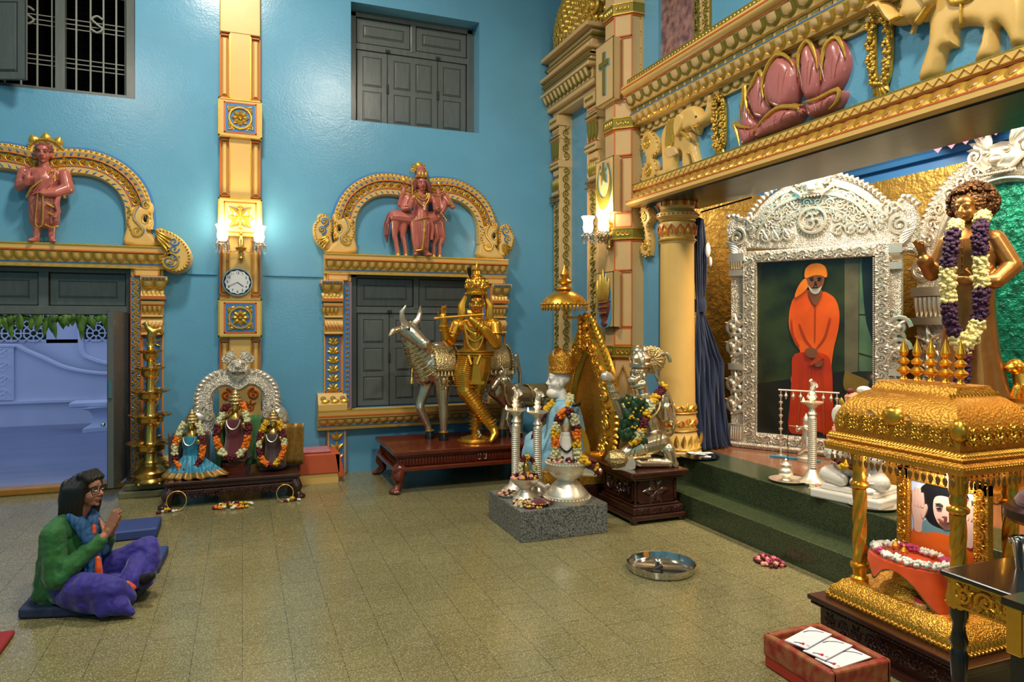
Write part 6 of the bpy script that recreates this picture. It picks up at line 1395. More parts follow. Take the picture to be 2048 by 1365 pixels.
CL = [[((-.15, -.10, .66), .10), ((-.155, -.11, .36), .05), ((-.15, -.11, .30), .052), ((-.15, -.11, .08), .034), ((-.15, -.11, .045), .036)], [((-.26, .06, .66), .09), ((-.36, .04, .38), .052), ((-.37, .03, .33), .05), ((-.28, .04, .14), .034), ((-.26, .04, .045), .036)],
      [((.50, -.11, .68), .13), ((.44, -.12, .48), .085), ((.56, -.10, .33), .048), ((.50, -.10, .10), .034), ((.50, -.10, .045), .036)], [((.52, .10, .68), .13), ((.48, .10, .48), .085), ((.62, .10, .33), .048), ((.58, .10, .10), .034), ((.58, .10, .045), .036)]]
bovine('silver_cow_statue', 'silver cow statue in embroidered cloth, head turned back, behind the golden flute player', (2.10, 7.10, .40), 0, 1.0, True, [(-.27, -.02, .215), (.24, .58, .212)], CL)
bovine('silver_calf_statue', 'small silver calf statue standing at the right end of the low table', (2.84, 6.98, .40), .25, .56, False, [(.05, .5, .215)], CL)

# ---------------------------------------------------------------- bench altar with silver arch and three garlanded deities
B0 = V((-.64, 6.70, 0)); t = thing('altar_bench', 'low dark carved wooden bench altar under the silver arch', 'bench', B0)
b = MB(); b.bx(0, 1.14, 0, .72, .195, .226); b.bx(-.0, 1.14, .0, .72, .13, .15); b.bx(.02, 1.12, .02, .7, .15, .195); b.build('bench_top', 'dark_wood', t, smooth=False, mods=(('bevel', .008),))
g = MB(frame((0, .0, 0), (1, 0, 0), (0, -1, 0))); g.vine([(.12, .105), (1.02, .105)], .075, .0, .009, .075); g.bx(.1, 1.04, -.01, 0, .122, .134)
for i in range(38): g.ball((.03 + i * .029, -.0, .172), .010, sub=1)
g.build('carved_apron', 'dark_wood', t)
for x, sx in ((.05, -1), (1.09, 1)):
    for y, sy in ((.05, -1), (.66, 1)): pawleg(t, x, y, sx, sy, .14, 'dark_wood', .8)
z4 = lambda P, Y: [(lambda p: (p.x, p.z))(at(300 + x / 3.7925, 680 + y / 3.7925, Y=Y)) for x, z_ in [(0, 0)] for x, y in P]
YA = 7.30; W = V((-.04, YA, .226)); t = thing('silver_altar_arch', 'silver two-lobed arch with lion mask standing on the bench altar', 'arch', W); FY = frame((0, YA, 0), (1, 0, 0), (0, -1, 0))
hp = z4([(400, 720), (405, 560), (408, 440), (440, 360), (500, 310), (560, 290), (620, 298), (668, 330)], YA); hf = catmull(hp, 5); cx = hf[-1][0]; path = hf + [(2 * cx - x, z) for x, z in hf[::-1][1:]]
b = MB(FY); b.sweep(path, [(-.085, -.02), (-.085, .02), (-.06, .055), (-.02, .06), (.0, .04), (.06, .04), (.085, .02), (.085, -.02)]); A = b.build('arch_band', 'silver_emboss', t, world=W); g = MB(FY)
for x, z in resample(offp(path, -.055), .022): g.ball((x, .055, z), .008, sub=1)
q = resample(offp(path, .035), .04)
for i in range(len(q) - 1): a = atan2(q[i + 1][1] - q[i][1], q[i + 1][0] - q[i][0]); s = 1 if q[i][0] > cx else -1; g.petal(q[i], a + (1 if s > 0 else pi - 1), .065, .03, .035, .018)
g.build('leaf_ornament', 'silver', A, world=W); g = MB(FY); zt = hf[-1][1] + .17
g.ball((cx, .05, zt), (.095, .05, .075)); g.ball((cx, .10, zt - .0), (.03, .025, .03))
for s in (-1, 1): g.ball((cx + s * .045, .09, zt + .04), .022, sub=1); g.spiral((cx + s * .11, zt + .075), .05, pi / 2, 1.3, .06, .017, s); g.tube([(cx, .1, zt - .04), (cx + s * .06, .09, zt - .045), (cx + s * .09, .06, zt - .0)], .014); [g.petal((cx + s * .03, zt + .06), pi / 2 - s * (.2 + .4 * k), .11, .04, .06, .02) for k in range(3)]
g.prism([(cx - .09, zt - .07), (cx + .09, zt - .07), (cx, zt - .17)], .0, .06); g.build('lion_mask', 'silver_emboss', t, world=W)
for s in (-1, 1):
    g = MB(FY); mk = z4([(260, 640), (290, 560), (340, 525), (390, 540), (420, 500), (440, 530), (490, 560), (485, 610), (440, 640), (400, 640), (380, 690), (280, 690)], YA); g.puff(catmull([(x if s < 0 else 2 * cx - x, z) for x, z in mk], 3, True), -.02, .06, .05); e_ = z4([(345, 590), (450, 580), (420, 530)], YA); [g.spiral((x if s < 0 else 2 * cx - x, z), .045, pi / 2, 1.4, .06, .013, -s) for x, z in e_]; g.build('scroll_beast', 'silver', t, world=W)
def idol(name, label, loc, h, stand, dress, seg, face='brass', robe=None):
    """small dressed deity with crown and heavy garland; local -y faces the hall"""
    t = thing(name, label, 'statue', loc, -TH * .6); k = h / .5; Z = lambda z: z * k; b = MB(Matrix.Scale(k, 4))
    b.limb([((0, 0, .10), .075), ((0, 0, .2), .065), ((0, 0, .30), .07)]); b.ball((0, 0, .31), (.085, .05, .05)); b.limb([((0, 0, .33), .028), ((0, -.0, .36), .026)])
    for s in (-1, 1): b.limb([((s * .08, 0, .31), .028), ((s * .115, -.03, .23), .024), ((s * .09, -.08, .25), .018), ((s * .08, -.10, .28), .016)])
    T = head(b, (0, -.005, .395), .095, (0, -1, 0)); b.build('body', face, t, mods=(('remesh', .005 * k), ('smooth', 2)))
    m = MB(Matrix.Scale(k, 4)); m.lathe([(.045, .425), (.055, .43), (.05, .445), (.058, .46), (.042, .475), (.046, .485), (.03, .50), (.033, .51), (.016, .525), (.002, .545)], n=20); m.build('crown', 'cow_cloth', t)
    m = MB(Matrix.Scale(k, 4)); m.lathe([(.10, -.02 if stand else .0), (.115, .01), (.09, .06), (.075, .14), (.07, .20), (.082, .27), (.07, .31), (.04, .33)], n=40, rf=lambda a, z: 1 + .06 * sin(a * 9) * max(0, 1 - z / .2)); m.build('dress', dress, t)
    m = MB(Matrix.Scale(k, 4)); m.tube([(.05 * cos(a), -.075 - .012 * sin(a), .31 - .07 * sin(a)) for a in [pi * i / 12 for i in range(13)]], .006, 5); m.build('necklace', 'silver', t)
    if not stand: MB(Matrix.Scale(k, 4)).lathe([(.0, -.10), (.13, -.10), (.13, -.06), (.11, -.05), (.11, -.02), (.0, -.02)], n=4, R=Rz(pi / 4)).build('plinth', 'red_wood', t, smooth=False)
    M_ = Matrix.Translation(loc) @ Matrix.Rotation(-TH * .6, 4, 'Z') @ Matrix.Scale(k, 4); pts = [M_ @ V(p) for p in catmull([(.055, -.03, .43), (.085, -.05, .36), (.115, -.09, .24), (.10, -.115, .12), (.05, -.125, .045), (0, -.13, .03), (-.05, -.125, .045), (-.10, -.115, .12), (-.115, -.09, .24), (-.085, -.05, .36), (-.055, -.03, .43)], 3)]
    garland('flower_garland', 'heavy flower garland on ' + label.split(' on ')[0].split(' with ')[0].replace('small', 'the small'), 'garland', pts, seg, .024 * k, .016 * k, 12, group='garlands of the bench altar')
    return t
SEG = [('fl_cream', 1), ('fl_maroon', .7), ('fl_orange', .9), ('fl_maroon', .8), ('fl_cream', .5), ('fl_maroon', .5), ('fl_orange', .6), ('fl_maroon', .4), ('fl_cream', .7), ('fl_orange', .6), ('fl_cream', 1)]
idol('garlanded_idol', 'small central crowned idol with maroon robe on the bench altar', (-.06, 7.02, .345), .60, False, 'maroon_velvet', [('fl_orange', .5), ('fl_cream', .9), ('fl_maroon', .8), ('fl_orange', .9), ('fl_cream', .6), ('fl_maroon', .9), ('fl_cream', .6), ('fl_orange', .8), ('fl_maroon', .8), ('fl_cream', .9), ('fl_maroon', .6)])
i2 = idol('garlanded_idol', 'small left seated idol with teal skirt on the bench altar', (-.43, 6.98, .26), .52, True, 'cloth_teal', SEG)
idol('garlanded_idol', 'small right standing idol with brown robe on the bench altar', (.275, 6.98, .26), .50, True, 'cloth_brown', [('fl_yellow', .7), ('fl_maroon', .6), ('fl_cream', .5), ('fl_orange', 1.), ('fl_yellow', .5), ('fl_maroon', .4), ('fl_orange', .8), ('fl_maroon', .6), ('fl_cream', .5), ('fl_maroon', .6), ('fl_yellow', .8)])
m = MB(); m.lathe([(.08, .0), (.13, .02), (.15, .10), (.14, .2), (.10, .24)], (0, 0, 0), 8); 
def skirt():
    b = MB(); rows = []; n = 60
    for j in range(13):
        v = j / 12; row = []
        for i in range(n + 1):
            a = -pi * .12 - pi * 1.0 * i / n; r = .07 + (.17 + .10 * max(0, cos(a + .5))) * v ** 1.1; r *= 1 + .10 * v * sin(a * 17); row.append(b.v((-.42 + r * cos(a), 6.94 + r * .9 * sin(a) * .8, .42 - .185 * v + .012 * sin(a * 17 + 1) * v)))
        rows.append(row)
    for p, q in zip(rows, rows[1:]):
        for i in range(n):
            b.mi = 1 if (rows.index(p) > 8) else 0; b.f((p[i], p[i + 1], q[i + 1], q[i]))
    return b
W = V((-.43, 6.9, .23)); m.bm.free(); tag(skirt().build('pleated_skirt', ['cloth_teal', 'cloth_gold'], ang=None, mods=(('solid', .006),)), 'spread teal silk skirt with gold border in front of the left idol', 'cloth')
def drape(name, label, mt, x0, x1, y, z0, z1, ph=0., th=.008, bow=.02):
    b = MB(); n = 24; rows = []
    for j in range(9):
        v = j / 8; rows.append([b.v((x0 + (x1 - x0) * i / n + .012 * v * sin(i * .9 + ph), y - .02 * v + bow * sin(i / n * 9 + ph + v), z1 + (z0 - z1) * v)) for i in range(n + 1)])
    for p, q in zip(rows, rows[1:]):
        for i in range(n): b.f((p[i], p[i + 1], q[i + 1], q[i]))
    return tag(b.build(name, mt, ang=None, mods=(('solid', th),)), label, 'cloth')
drape('draped_cloth', 'green silk cloth hanging at the left of the central idol', 'cloth_green', -.24, -.13, 7.08, .26, .72, 0, .01, .03); drape('draped_cloth', 'green silk cloth hanging at the right of the central idol', 'cloth_green', .03, .17, 7.08, .27, .74, 2, .01, .03)
t = thing('chair_back', 'brown cloth covered back stand behind the left idol', 'stand', (-.46, 7.12, .226)); MB().bx(-.17, .17, 0, .03, 0, .36).build('frame', 'dark_wood', t, smooth=False); drape('draped_cloth', 'dark brown cloth over the stand behind the left idol', 'cloth_brown', -.64, -.28, 7.09, .24, .60, 1)
t = thing('chair_back', 'gold cloth covered back stand behind the right idol', 'stand', (.36, 7.12, .226)); MB().bx(-.15, .19, 0, .03, 0, .40).build('frame', 'dark_wood', t, smooth=False); drape('draped_cloth', 'gold brocade cloth over the stand behind the right idol', 'cloth_gold', .30, .56, 7.07, .25, .64, 1.5); drape('draped_cloth', 'plum cloth hanging between the right idol and the gold brocade', 'cloth_plum', .28, .36, 7.03, .25, .60, .5); drape('draped_cloth', 'gold silk cloth hanging left of the right idol', 'cloth_gold', .14, .21, 7.06, .25, .58, 3)
for nm, p, r in (('thin brass ring leaning under the left end of the bench altar', at(353, 1003, Y=6.62), .078), ('thin brass ring leaning under the right end of the bench altar', at(570, 989, Y=6.60), .072)):
    b = MB(); b.tube([p + V((r * cos(a), .03 * sin(a), r * sin(a) + (r - p.z) + .004)) for a in [2 * pi * i / 36 for i in range(36)]], .005, 6, True); tag(b.build('brass_ring', 'brass', ang=None), nm, 'ring')
def bloom(p, r, mt, label, grp, first={}):
    b = MB(); [b.flower((rnd.uniform(-.5, .5) * r, rnd.uniform(-.5, .5) * r, r * .35), r * .55) for _ in range(7)]; o = b.build('flower', mt, ang=None); o.location = p; tag(o, label, 'flower', grp)
CN = {'fl_yellow': 'yellow', 'fl_maroon': 'maroon', 'fl_white': 'white', 'fl_orange': 'orange'}
for i in range(34):
    a, q = rnd.uniform(0, 2 * pi), sqrt(rnd.uniform(0, 1)); mt = ('fl_yellow', 'fl_maroon', 'fl_white', 'fl_maroon', 'fl_orange', 'fl_yellow', 'fl_white')[i % 7]
    if q < .45 and mt == 'fl_white': mt = 'fl_maroon'
    bloom((-.075 + .175 * q * cos(a), 6.56 + .10 * q * sin(a), .004 + .035 * (1 - q)), .024, mt, CN[mt] + ' flower in the heap on the floor before the bench altar', CN[mt] + ' flowers in the heap before the bench altar')
for x0, y0, nm in ((-.60, 6.56, 'left'), (.42, 6.58, 'right')):
    for i, mt in enumerate(('fl_maroon', 'fl_white', 'fl_yellow', 'fl_maroon', 'fl_white')): bloom((x0 + (.06 * i - .12) * .5, y0 + .03 * (i % 2), .003 + (.02 if i == 2 else 0)), .026, mt, CN[mt] + ' flower in the small cluster by the %s foot of the bench altar' % nm, CN[mt] + ' flowers by the %s foot of the bench altar' % nm)
# cloth covered box
t = thing('covered_box', 'low box under an orange checked cloth between the bench altar and the window surround', 'box', (.72, 7.42, 0)); MB().bx(-.19, .19, -.2, .2, 0, .285).build('box', 'cream', t, smooth=False)
b = MB(); b.bx(-.20, .205, -.215, .21, .10, .295); b.prism([(.15, .30), (.205, .30), (.25, .06), (.19, .05)], -.2, -.215); b.build('orange_cloth', 'check_orange', t, mods=(('bevel', .012, 3),)); MB().bx(-.18, .12, -.15, .12, .297, .325).build('folded_towel', 'check_pink', t, mods=(('bevel', .012, 3),))

# ---------------------------------------------------------------- tall brass tiered lamp
t = thing('brass_lamp', 'tall brass five-tier oil lamp with bird finial beside the doorway pilaster', 'oil lamp', (-.80, 7.26, .12))
MB().lathe([(.0, .02), (.13, .02), (.14, .035), (.12, .06), (.13, .08), (.135, .11), (.10, .15), (.065, .17), (.06, .20)], n=36).build('base', 'brass', t)
for i in range(4): a = pi / 4 + i * pi / 2; MB().lathe([(.012, 0), (.022, .01), (.014, .03)], (.12 * cos(a), .12 * sin(a), 0), 10).build('foot', 'brass', t)
zs = [(.363, .205), (.623, .185), (.846, .165), (1.06, .128), (1.218, .105)]; z0 = .19
for k, (z, r) in enumerate(zs):
    c = .062 - .007 * k; MB().lathe([(c, z0), (c * 1.1, z0 + .01), (c * .9, z0 + .03), (c * .85, z - .06), (c * 1.25, z - .05), (c * 1.3, z - .04), (c * .9, z - .03), (c * 1.2, z - .02)], n=28).build('column', 'brass', t)
    MB().lathe([(c * 1.2, z - .075), (r * .52, z - .06), (r * .60, z - .045), (r * .62, z - .01), (r * .98, z + .015), (r, z + .024), (r * .64, z + .012), (r * .6, z - .006), (c, z - .004)], n=60, rf=lambda a, zz, r=r: 1 + (.07 * (abs(sin(a * 6)) ** .6 - .6) if zz > z + .013 else 0)).build('lamp_dish', 'brass', t); z0 = z
MB().lathe([(.033, 1.21), (.03, 1.26), (.036, 1.27), (.024, 1.30), (.03, 1.34), (.034, 1.355), (.0, 1.36)], n=24).build('column', 'brass', t)
b = MB(); b.limb([((0, 0, 1.37), .035), ((.02, 0, 1.41), .04), ((-.02, 0, 1.45), .026), ((-.035, 0, 1.49), .022), ((-.07, 0, 1.485), .006)]); b.limb([((.03, 0, 1.42), .03), ((.08, 0, 1.44), .022), ((.10, 0, 1.39), .012)]); b.limb([((-.03, 0, 1.5), .01), ((-.02, 0, 1.53), .004)]); b.build('bird_finial', 'brass', t, mods=(('remesh', .006), ('smooth', 2)))
# ---------------------------------------------------------------- marble saint in a blue robe on a gilded throne
def loc_frame(o): return Matrix.Translation(o) @ Matrix.Rotation(-TH, 4, 'Z')
S0 = V((2.70, 5.75, 0)); t = thing('throne', 'gilded oval carved throne back with lion arms behind the blue robed marble statue', 'throne', (2.93, 5.74, 0))
FT = frame((2.99, 5.74, 0), (0, -1, 0), (-1, 0, 0)); W = V((2.93, 5.74, 0))
MB().bx(2.36, 3.10, 5.45, 6.12, 0, .18).build('plinth', 'dark_wood', t, smooth=False, world=W, mods=(('bevel', .012),)); MB().bx(2.42, 3.06, 5.47, 6.08, .18, .34).build('seat', 'gold_ornate', t, smooth=False, world=W, mods=(('bevel', .012),))
ov = catmull([(-.26, .34), (-.38, .55), (-.42, .80), (-.36, 1.08), (-.22, 1.30), (-.09, 1.46), (0, 1.56), (.09, 1.46), (.22, 1.30), (.36, 1.08), (.42, .80), (.38, .55), (.26, .34)], 6)
b = MB(FT); b.sweep(ov, [(-.13, -.04), (-.13, .0), (-.09, .05), (-.02, .07), (.05, .04), (.10, .0), (.10, -.04)]); B = b.build('back_rim', 'gold', t, world=W); g = MB(FT)
for x, z in resample(offp(ov, .075), .05): a = atan2(z - .8, x); g.petal((x, z), a, .08, .06, .01, .03)
for x, z in resample(offp(ov, -.10), .028): g.ball((x, .04, z), .013, sub=1)
g.vine(offp(ov, -.0), .13, .06, .015); 
for k in range(7): z = 1.40 + .045 * k; g.spiral((.05 * (-1) ** k, z), .06 - .005 * k, 0, 1.3, .07, .018, (-1) ** k); g.ball((0, .09, z), .028, sub=1)
for k in range(5): g.petal((0, 1.54), pi / 2 + (k - 2) * .4, .15, .07, .04, .03)
g.build('carved_ornament', 'gold', B, world=W)
b = MB(FT); b.prism(offp(ov, -.06)[2:-2], -.03, -.01); b.build('dark_back_panel', 'gold_ornate', t, smooth=False, world=W)
for s in (-1, 1):
    b = MB(); y = 5.74 + s * .30; b.limb([((2.95, y, .42), .06), ((2.80, y, .44), .055), ((2.66, y, .42), .05), ((2.58, y, .36), .045)]); b.ball((2.56, y, .44), (.075, .06, .07)); b.ball((2.49, y, .42), (.04, .035, .035)); [b.ball((2.585, y + .06 * cos(a), .45 + .07 * sin(a)), .028) for a in [k * .8 for k in range(8)]]
    b.build('lion_arm', 'gold', t, world=W, mods=(('remesh', .009), ('smooth', 2)))
t = thing('saint_statue', 'white marble seated saint in a pale blue robe and gold crown facing the hall', 'statue', V((2.70, 5.75, .34)), -TH)
# local: x right as seen from the hall (he faces -x), z above the seat
b = MB(); T = head(b, (-.01, 0, .755), .235, (-1, -.12, 0)); b.limb([((.03, 0, .56), .055), ((.01, 0, .64), .05)]); b.limb([((-.04, -.16, .16), .05), ((-.10, -.20, .10), .045)]); b.ball((-.2, -.10, .06), (.08, .05, .05)); b.ball((-.06, 0, .635), (.07, .065, .05)); b.build('body', 'marble', t, mods=(('remesh', .007), ('smooth', 2)))
b = MB(); b.limb([((.03, .0, .10), .20), ((.05, 0, .28), .185), ((.04, 0, .42), .165)]); b.ball((.04, 0, .50), (.12, .19, .09)); b.limb([((.04, -.17, .50), .075), ((.02, -.23, .30), .085), ((-.10, -.20, .16), .075)]); b.limb([((.04, .17, .50), .075), ((-.02, .22, .30), .085), ((-.16, .16, .20), .075)])
b.limb([((.0, -.12, .10), .13), ((-.24, -.16, .14), .11), ((-.27, -.12, -.06), .10), ((-.28, -.1, -.20), .09)]); b.limb([((.0, .12, .10), .13), ((-.22, .12, .17), .11), ((-.20, .02, .10), .10)]); b.limb([((-.10, -.22, .10), .08), ((-.20, -.20, -.08), .07), ((-.22, -.17, -.22), .05)])
b.build('blue_robe', 'robe_blue', t, mods=(('remesh', .012), ('smooth', 4)))
m = MB()
for k in range(3): m.tube([(.05 - .07 * k, -.21, .46 - .06 * k), (.0 - .08 * k, -.245, .28 - .05 * k), (-.16 - .04 * k, -.25, .06), (-.23, -.22, -.18)], [.02, .026, .02, .012], 6)
m.tube(ring((.035, 0, .57), .07, 20), .02, 6, True); m.build('robe_fold', 'robe_blue', t)
m = MB(); m.lathe([(.105, .82), (.113, .83), (.108, .86), (.116, .92), (.118, .98), (.10, .97), (.09, .90), (.09, .83)], (.015, 0, 0), 40, rf=lambda a, z: 1 + (.05 * abs(sin(a * 5)) if z > .9 else 0)); m.lathe([(.108, .85), (.10, .93), (.06, .99), (.02, 1.02), (.0, 1.03)], (.015, 0, 0), 24)
for i in range(14): a = 2 * pi * i / 14; M0 = m.M; m.M = Matrix.Translation((.015, 0, 0)) @ Matrix.Rotation(a, 4, 'Z'); m.petal((0, .86), pi / 2, .12 + .05 * (i % 2), .045, .106, .012); m.spiral((0, .86), .02, 0, 1.2, .112, .005, 1, 5, 8); m.M = M0
m.petal((-.0, .95), pi / 2, .10, .10, .11, .02); m.build('crown', 'gold_ornate', t); eyes(T, .235, t, white='marble', dark='bar_grey')
m = MB()
for k in range(26): a = -1.2 + 5.0 * k / 25; m.ball((.06 + .11 * cos(a), -.06 + .19 * sin(a), .55 - .10 * max(0, sin(a * .5))), .016, sub=1)
m.build('black_beads', 'black', t)
MS = loc_frame(V((2.70, 5.75, .34)))
pts = [MS @ V(p) for p in catmull([(.09, -.10, .62), (.045, -.22, .50), (.0, -.27, .36), (-.04, -.285, .22), (-.06, -.285, .08), (-.08, -.28, -.02)], 4)]
garland('flower_garland', 'long cream, yellow and maroon garland down the side of the blue robed marble statue', 'garland', pts, [('fl_cream', 1), ('fl_yellow', .4), ('fl_maroon', .7), ('fl_yellow', .7), ('fl_maroon', .3), ('fl_cream', 1), ('fl_maroon', .4), ('fl_orange', .6), ('fl_yellow', .5), ('fl_cream', 1.2)], .036, .02, 12)
pts = [MS @ V(p) for p in catmull([(-.06, -.02, .56), (-.14, -.05, .48), (-.19, -.06, .36), (-.235, -.10, .24), (-.25, -.14, .12), (-.22, -.22, .02)], 4)]
garland('flower_garland', 'yellow and maroon garland down the chest of the blue robed marble statue', 'garland', pts, [('fl_yellow', .7), ('fl_maroon', .7), ('fl_yellow', .6), ('fl_maroon', .6), ('fl_cream', .3), ('fl_yellow', .6), ('fl_maroon', .5)], .03, .018, 12)
t = thing('ceremonial_umbrella', 'gilded ceremonial umbrella with hanging leaf drops above the marble saint statue', 'umbrella', V((2.74, 5.74, 1.55)))
MB().lathe([(.205, .225), (.215, .235), (.205, .255), (.16, .31), (.10, .345), (.05, .36), (.075, .375), (.07, .39), (.03, .40), (.025, .41), (.06, .43), (.07, .445), (.055, .46), (.022, .475), (.03, .485), (.045, .51), (.03, .54), (.012, .57), (.001, .60)], n=36, rf=lambda a, z: 1 + (.012 * cos(a * 18) if z < .35 else 0)).build('canopy', 'gold', t)
m = MB()
for i in range(34):
    a = 2 * pi * i / 34; m.M = Matrix.Rotation(a, 4, 'Z'); m.petal((0, .228), -pi / 2, .052, .026, .208, .006); m.ball((0, .212, .24), .010, sub=1)
m.build('leaf_drops', 'gold', t); b = MB(); b.tube([(0, 0, .36), (0, 0, .13), (.02, 0, .115), (.26, .0, .115), (.27, 0, .0)], .011, 8); b.build('bracket', 'brass', t, ang=None)

# ---------------------------------------------------------------- kneeling silver figure on a dark carved pedestal
PB = V((3.14, 5.11, 0)); t = thing('carved_pedestal', 'dark carved wooden pedestal under the kneeling silver figure', 'pedestal', PB)
b = MB()
for z0, z1, x, y in ((.03, .07, .26, .32), (.07, .13, .235, .295), (.13, .15, .215, .275), (.345, .37, .235, .295), (.37, .42, .27, .33)): b.bx(-x, x, -y, y, z0, z1)
b.bx(-.20, .20, -.26, .26, .14, .36); b.build('body', 'dark_wood', t, smooth=False, mods=(('bevel', .010),)); g = MB(frame((0, -.26, 0), (1, 0, 0), (0, -1, 0)))
for a in range(6): g.petal((0, .25), a * pi / 3, .13, .07, .0, .02)
framebox(g, -.18, .18, .16, .34, 0, .015, .01); g.M = frame((-.20, 0, 0), (0, -1, 0), (-1, 0, 0)); framebox(g, -.24, .24, .16, .34, 0, .015, .01); g.vine([(-.2, .25), (.2, .25)], .13, .003, .012); g.M = frame((0, -.30, 0), (1, 0, 0), (0, -1, 0)); g.vine([(-.22, .10), (.22, .10)], .05, -.003, .006, .05); g.build('carving', 'dark_wood', t)
for x in (-.22, .22):
    for y in (-.28, .28): MB().lathe([(.02, 0), (.03, .01), (.03, .03), (.02, .035)], (x, y, 0), 14).build('foot', 'dark_wood', t)
HB = V((3.13, 5.10, .42)); t = thing('kneeling_silver_statue', 'silver kneeling monkey-faced warrior statue with club on the dark pedestal', 'statue', HB, -TH)
b = MB(); b.limb([((.15, .02, .23), .10), ((.09, 0, .36), .10), ((.06, -.0, .47), .115)]); b.ball((.06, 0, .52), (.12, .14, .085)); b.limb([((.03, 0, .58), .06), ((.015, 0, .64), .055)])
b.limb([((.15, -.08, .20), .095), ((.0, -.13, .17), .085), ((-.13, -.14, .105), .068), ((-.10, -.15, .05), .045)]); b.limb([((-.13, -.14, .10), .06), ((-.02, -.15, .045), .05), ((.14, -.14, .04), .042), ((.23, -.14, .035), .035)])
b.limb([((.17, .08, .20), .09), ((.02, .10, .22), .075), ((.0, .10, .05), .05), ((-.06, .09, .025), .04)]); b.limb([((.22, -.12, .14), .06), ((.25, -.12, .05), .045), ((.28, -.13, .02), .03)])
b.limb([((-.07, -.02, .54), .06), ((-.14, -.04, .43), .05), ((-.19, -.05, .53), .042), ((-.245, -.05, .66), .035)]); b.limb([((.18, -.03, .54), .06), ((.24, -.06, .40), .052), ((.20, -.15, .42), .042), ((.19, -.18, .50), .035)])
hand(b, (-.245, -.05, .66), (-.2, 0, 1), (-.8, -.3, 0), .13, (.7, .8, .8, .8), 1, .6); hand(b, (.19, -.18, .50), (0, -.1, 1), (-.3, -1, 0), .13, (.3, .3, .3, .4), 1, .3)
T = head(b, (.0, -.01, .755), .185, (-.85, -.5, .0)); b.ball(T(0, .36, -.24), (.05, .05, .045)); b.limb([(T(-.3, 0, -.4), .03), (T(0, .3, -.5), .04), (T(.3, 0, -.4), .03)]); b.build('body', 'silver_warm', t, mods=(('remesh', .0065), ('smooth', 2)))
eyes(T, .185, t, brow='eye_dark')
m = MB(); m.lathe([(.085, .82), (.095, .825), (.095, .85), (.085, .86), (.095, .90), (.07, .93), (.065, .96), (.075, .965), (.06, .99), (.02, 1.01), (.0, 1.015)], (.01, 0, 0), 24); [m.petal((.01 + .0 * k, .84), pi / 2 + k * .2, .07, .04, -.10, -.01) for k in (-1, 0, 1)]; m.build('crown', 'silver_warm', t)
m = MB(Matrix.Translation((.12, .06, .88)) @ Matrix.Rotation(.25, 4, 'Y')); m.lathe([(.0, -.01), (.10, -.012), (.12, .0), (.10, .012), (.04, .02), (.0, .03)], n=40, R=Rx(pi / 2), rf=lambda a, z: 1 + .04 * cos(a * 20)); [m.petal((.0, 0), a * pi / 8, .105, .03, -.02, -.01) for a in range(16)]; m.build('halo_fan', 'cow_cloth', t)
m = MB(); m.tube(catmull([(.20, .10, .20), (.30, .10, .24), (.32, .08, .38), (.27, .06, .56), (.18, .05, .70), (.15, .05, .82), (.19, .05, .92), (.25, .05, .93), (.28, .05, .86)], 5), [.016] * 41, 8); m.build('tail', 'silver_warm', t)
m = MB(); m.lathe([(.012, -.06), (.035, -.02), (.045, .02), (.03, .05), (.012, .06)], (-.27, -.05, .74), 14, R=Ry(-1.3), rf=lambda a, z: 1 + .08 * cos(a * 8)); m.build('raised_lotus', 'silver', t)
m = MB(); m.limb([((.05, -.20, .10), .016), ((-.12, -.22, .085), .018)]); m.lathe([(.02, -.09), (.06, -.06), (.078, .0), (.06, .06), (.03, .08), (.0, .10)], (-.22, -.22, .085), 24, R=Ry(-pi / 2), rf=lambda a, z: 1 + .05 * cos(a * 10)); m.build('club', 'cow_cloth', t)
m = MB(); m.tube(catmull([(-.06, -.08, .56), (-.04, -.13, .45), (.05, -.15, .40), (.14, -.11, .47), (.17, -.06, .56)], 4), .012, 6); m.tube([(.16 + .11 * cos(a), .02 + .12 * sin(a), .27) for a in [2 * pi * i / 24 for i in range(24)]], .014, 6, True)
for k in range(8): f = k / 7; c = V((.14, -.08, .20)).lerp(V((-.11, -.14, .12)), f); r = .10 - .025 * f; m.tube([c + V((.3 * r * sin(a), r * cos(a), r * sin(a))) for a in [2 * pi * i / 18 for i in range(18)]], .006, 4, True)
m.tube(ring((-.225, -.05, .62), .042, 14), .009, 6, True); m.tube(ring((-.2, -.05, .56), .046, 14), .009, 6, True); m.build('jewellery_and_folds', 'cow_cloth', t)
m = MB(); m.prism(catmull([(-.15, .08), (-.09, .10), (-.07, .02), (-.12, -.0), (-.26, .005), (-.20, .03)], 4, True), -.20, -.24); m.build('sash_end', 'silver', t)
MH = loc_frame(HB); b = MB()
for i in range(130):
    u, v = rnd.uniform(0, 1), rnd.uniform(0, 1); p = V((-.15 + .19 * u - .04 * v, -.20 + .04 * rnd.random(), .62 - .34 * v - .04 * u)); b.M = MH @ Matrix.Translation(p); b.petal((0, 0), -pi / 2 + rnd.uniform(-.7, .7), .075, .045, rnd.uniform(-.03, 0), -.01)
b.M = Matrix.Identity(4); L = b.build('leaves', 'leaf_dark', None, ang=None); q = MB(MH)
for i in range(16): q.flower((-.15 + .16 * rnd.random(), -.235, .60 - .3 * rnd.random()), .012)
tt = thing('leaf_garland', 'dark green leaf garland dotted with yellow blooms on the chest of the kneeling silver statue', 'garland', HB + V((0, -.2, .3)))
L.data.transform(Matrix.Translation(-(HB + V((0, -.2, .3))))); L.parent = tt; q.build('blooms', 'fl_yellow', tt, ang=None, world=HB + V((0, -.2, .3)))
pts = [MH @ V(p) for p in catmull([(.20, -.08, .68), (.15, -.12, .62), (.08, -.18, .54), (.02, -.22, .44), (-.01, -.23, .34), (-.05, -.22, .26), (-.09, -.21, .20)], 4)]
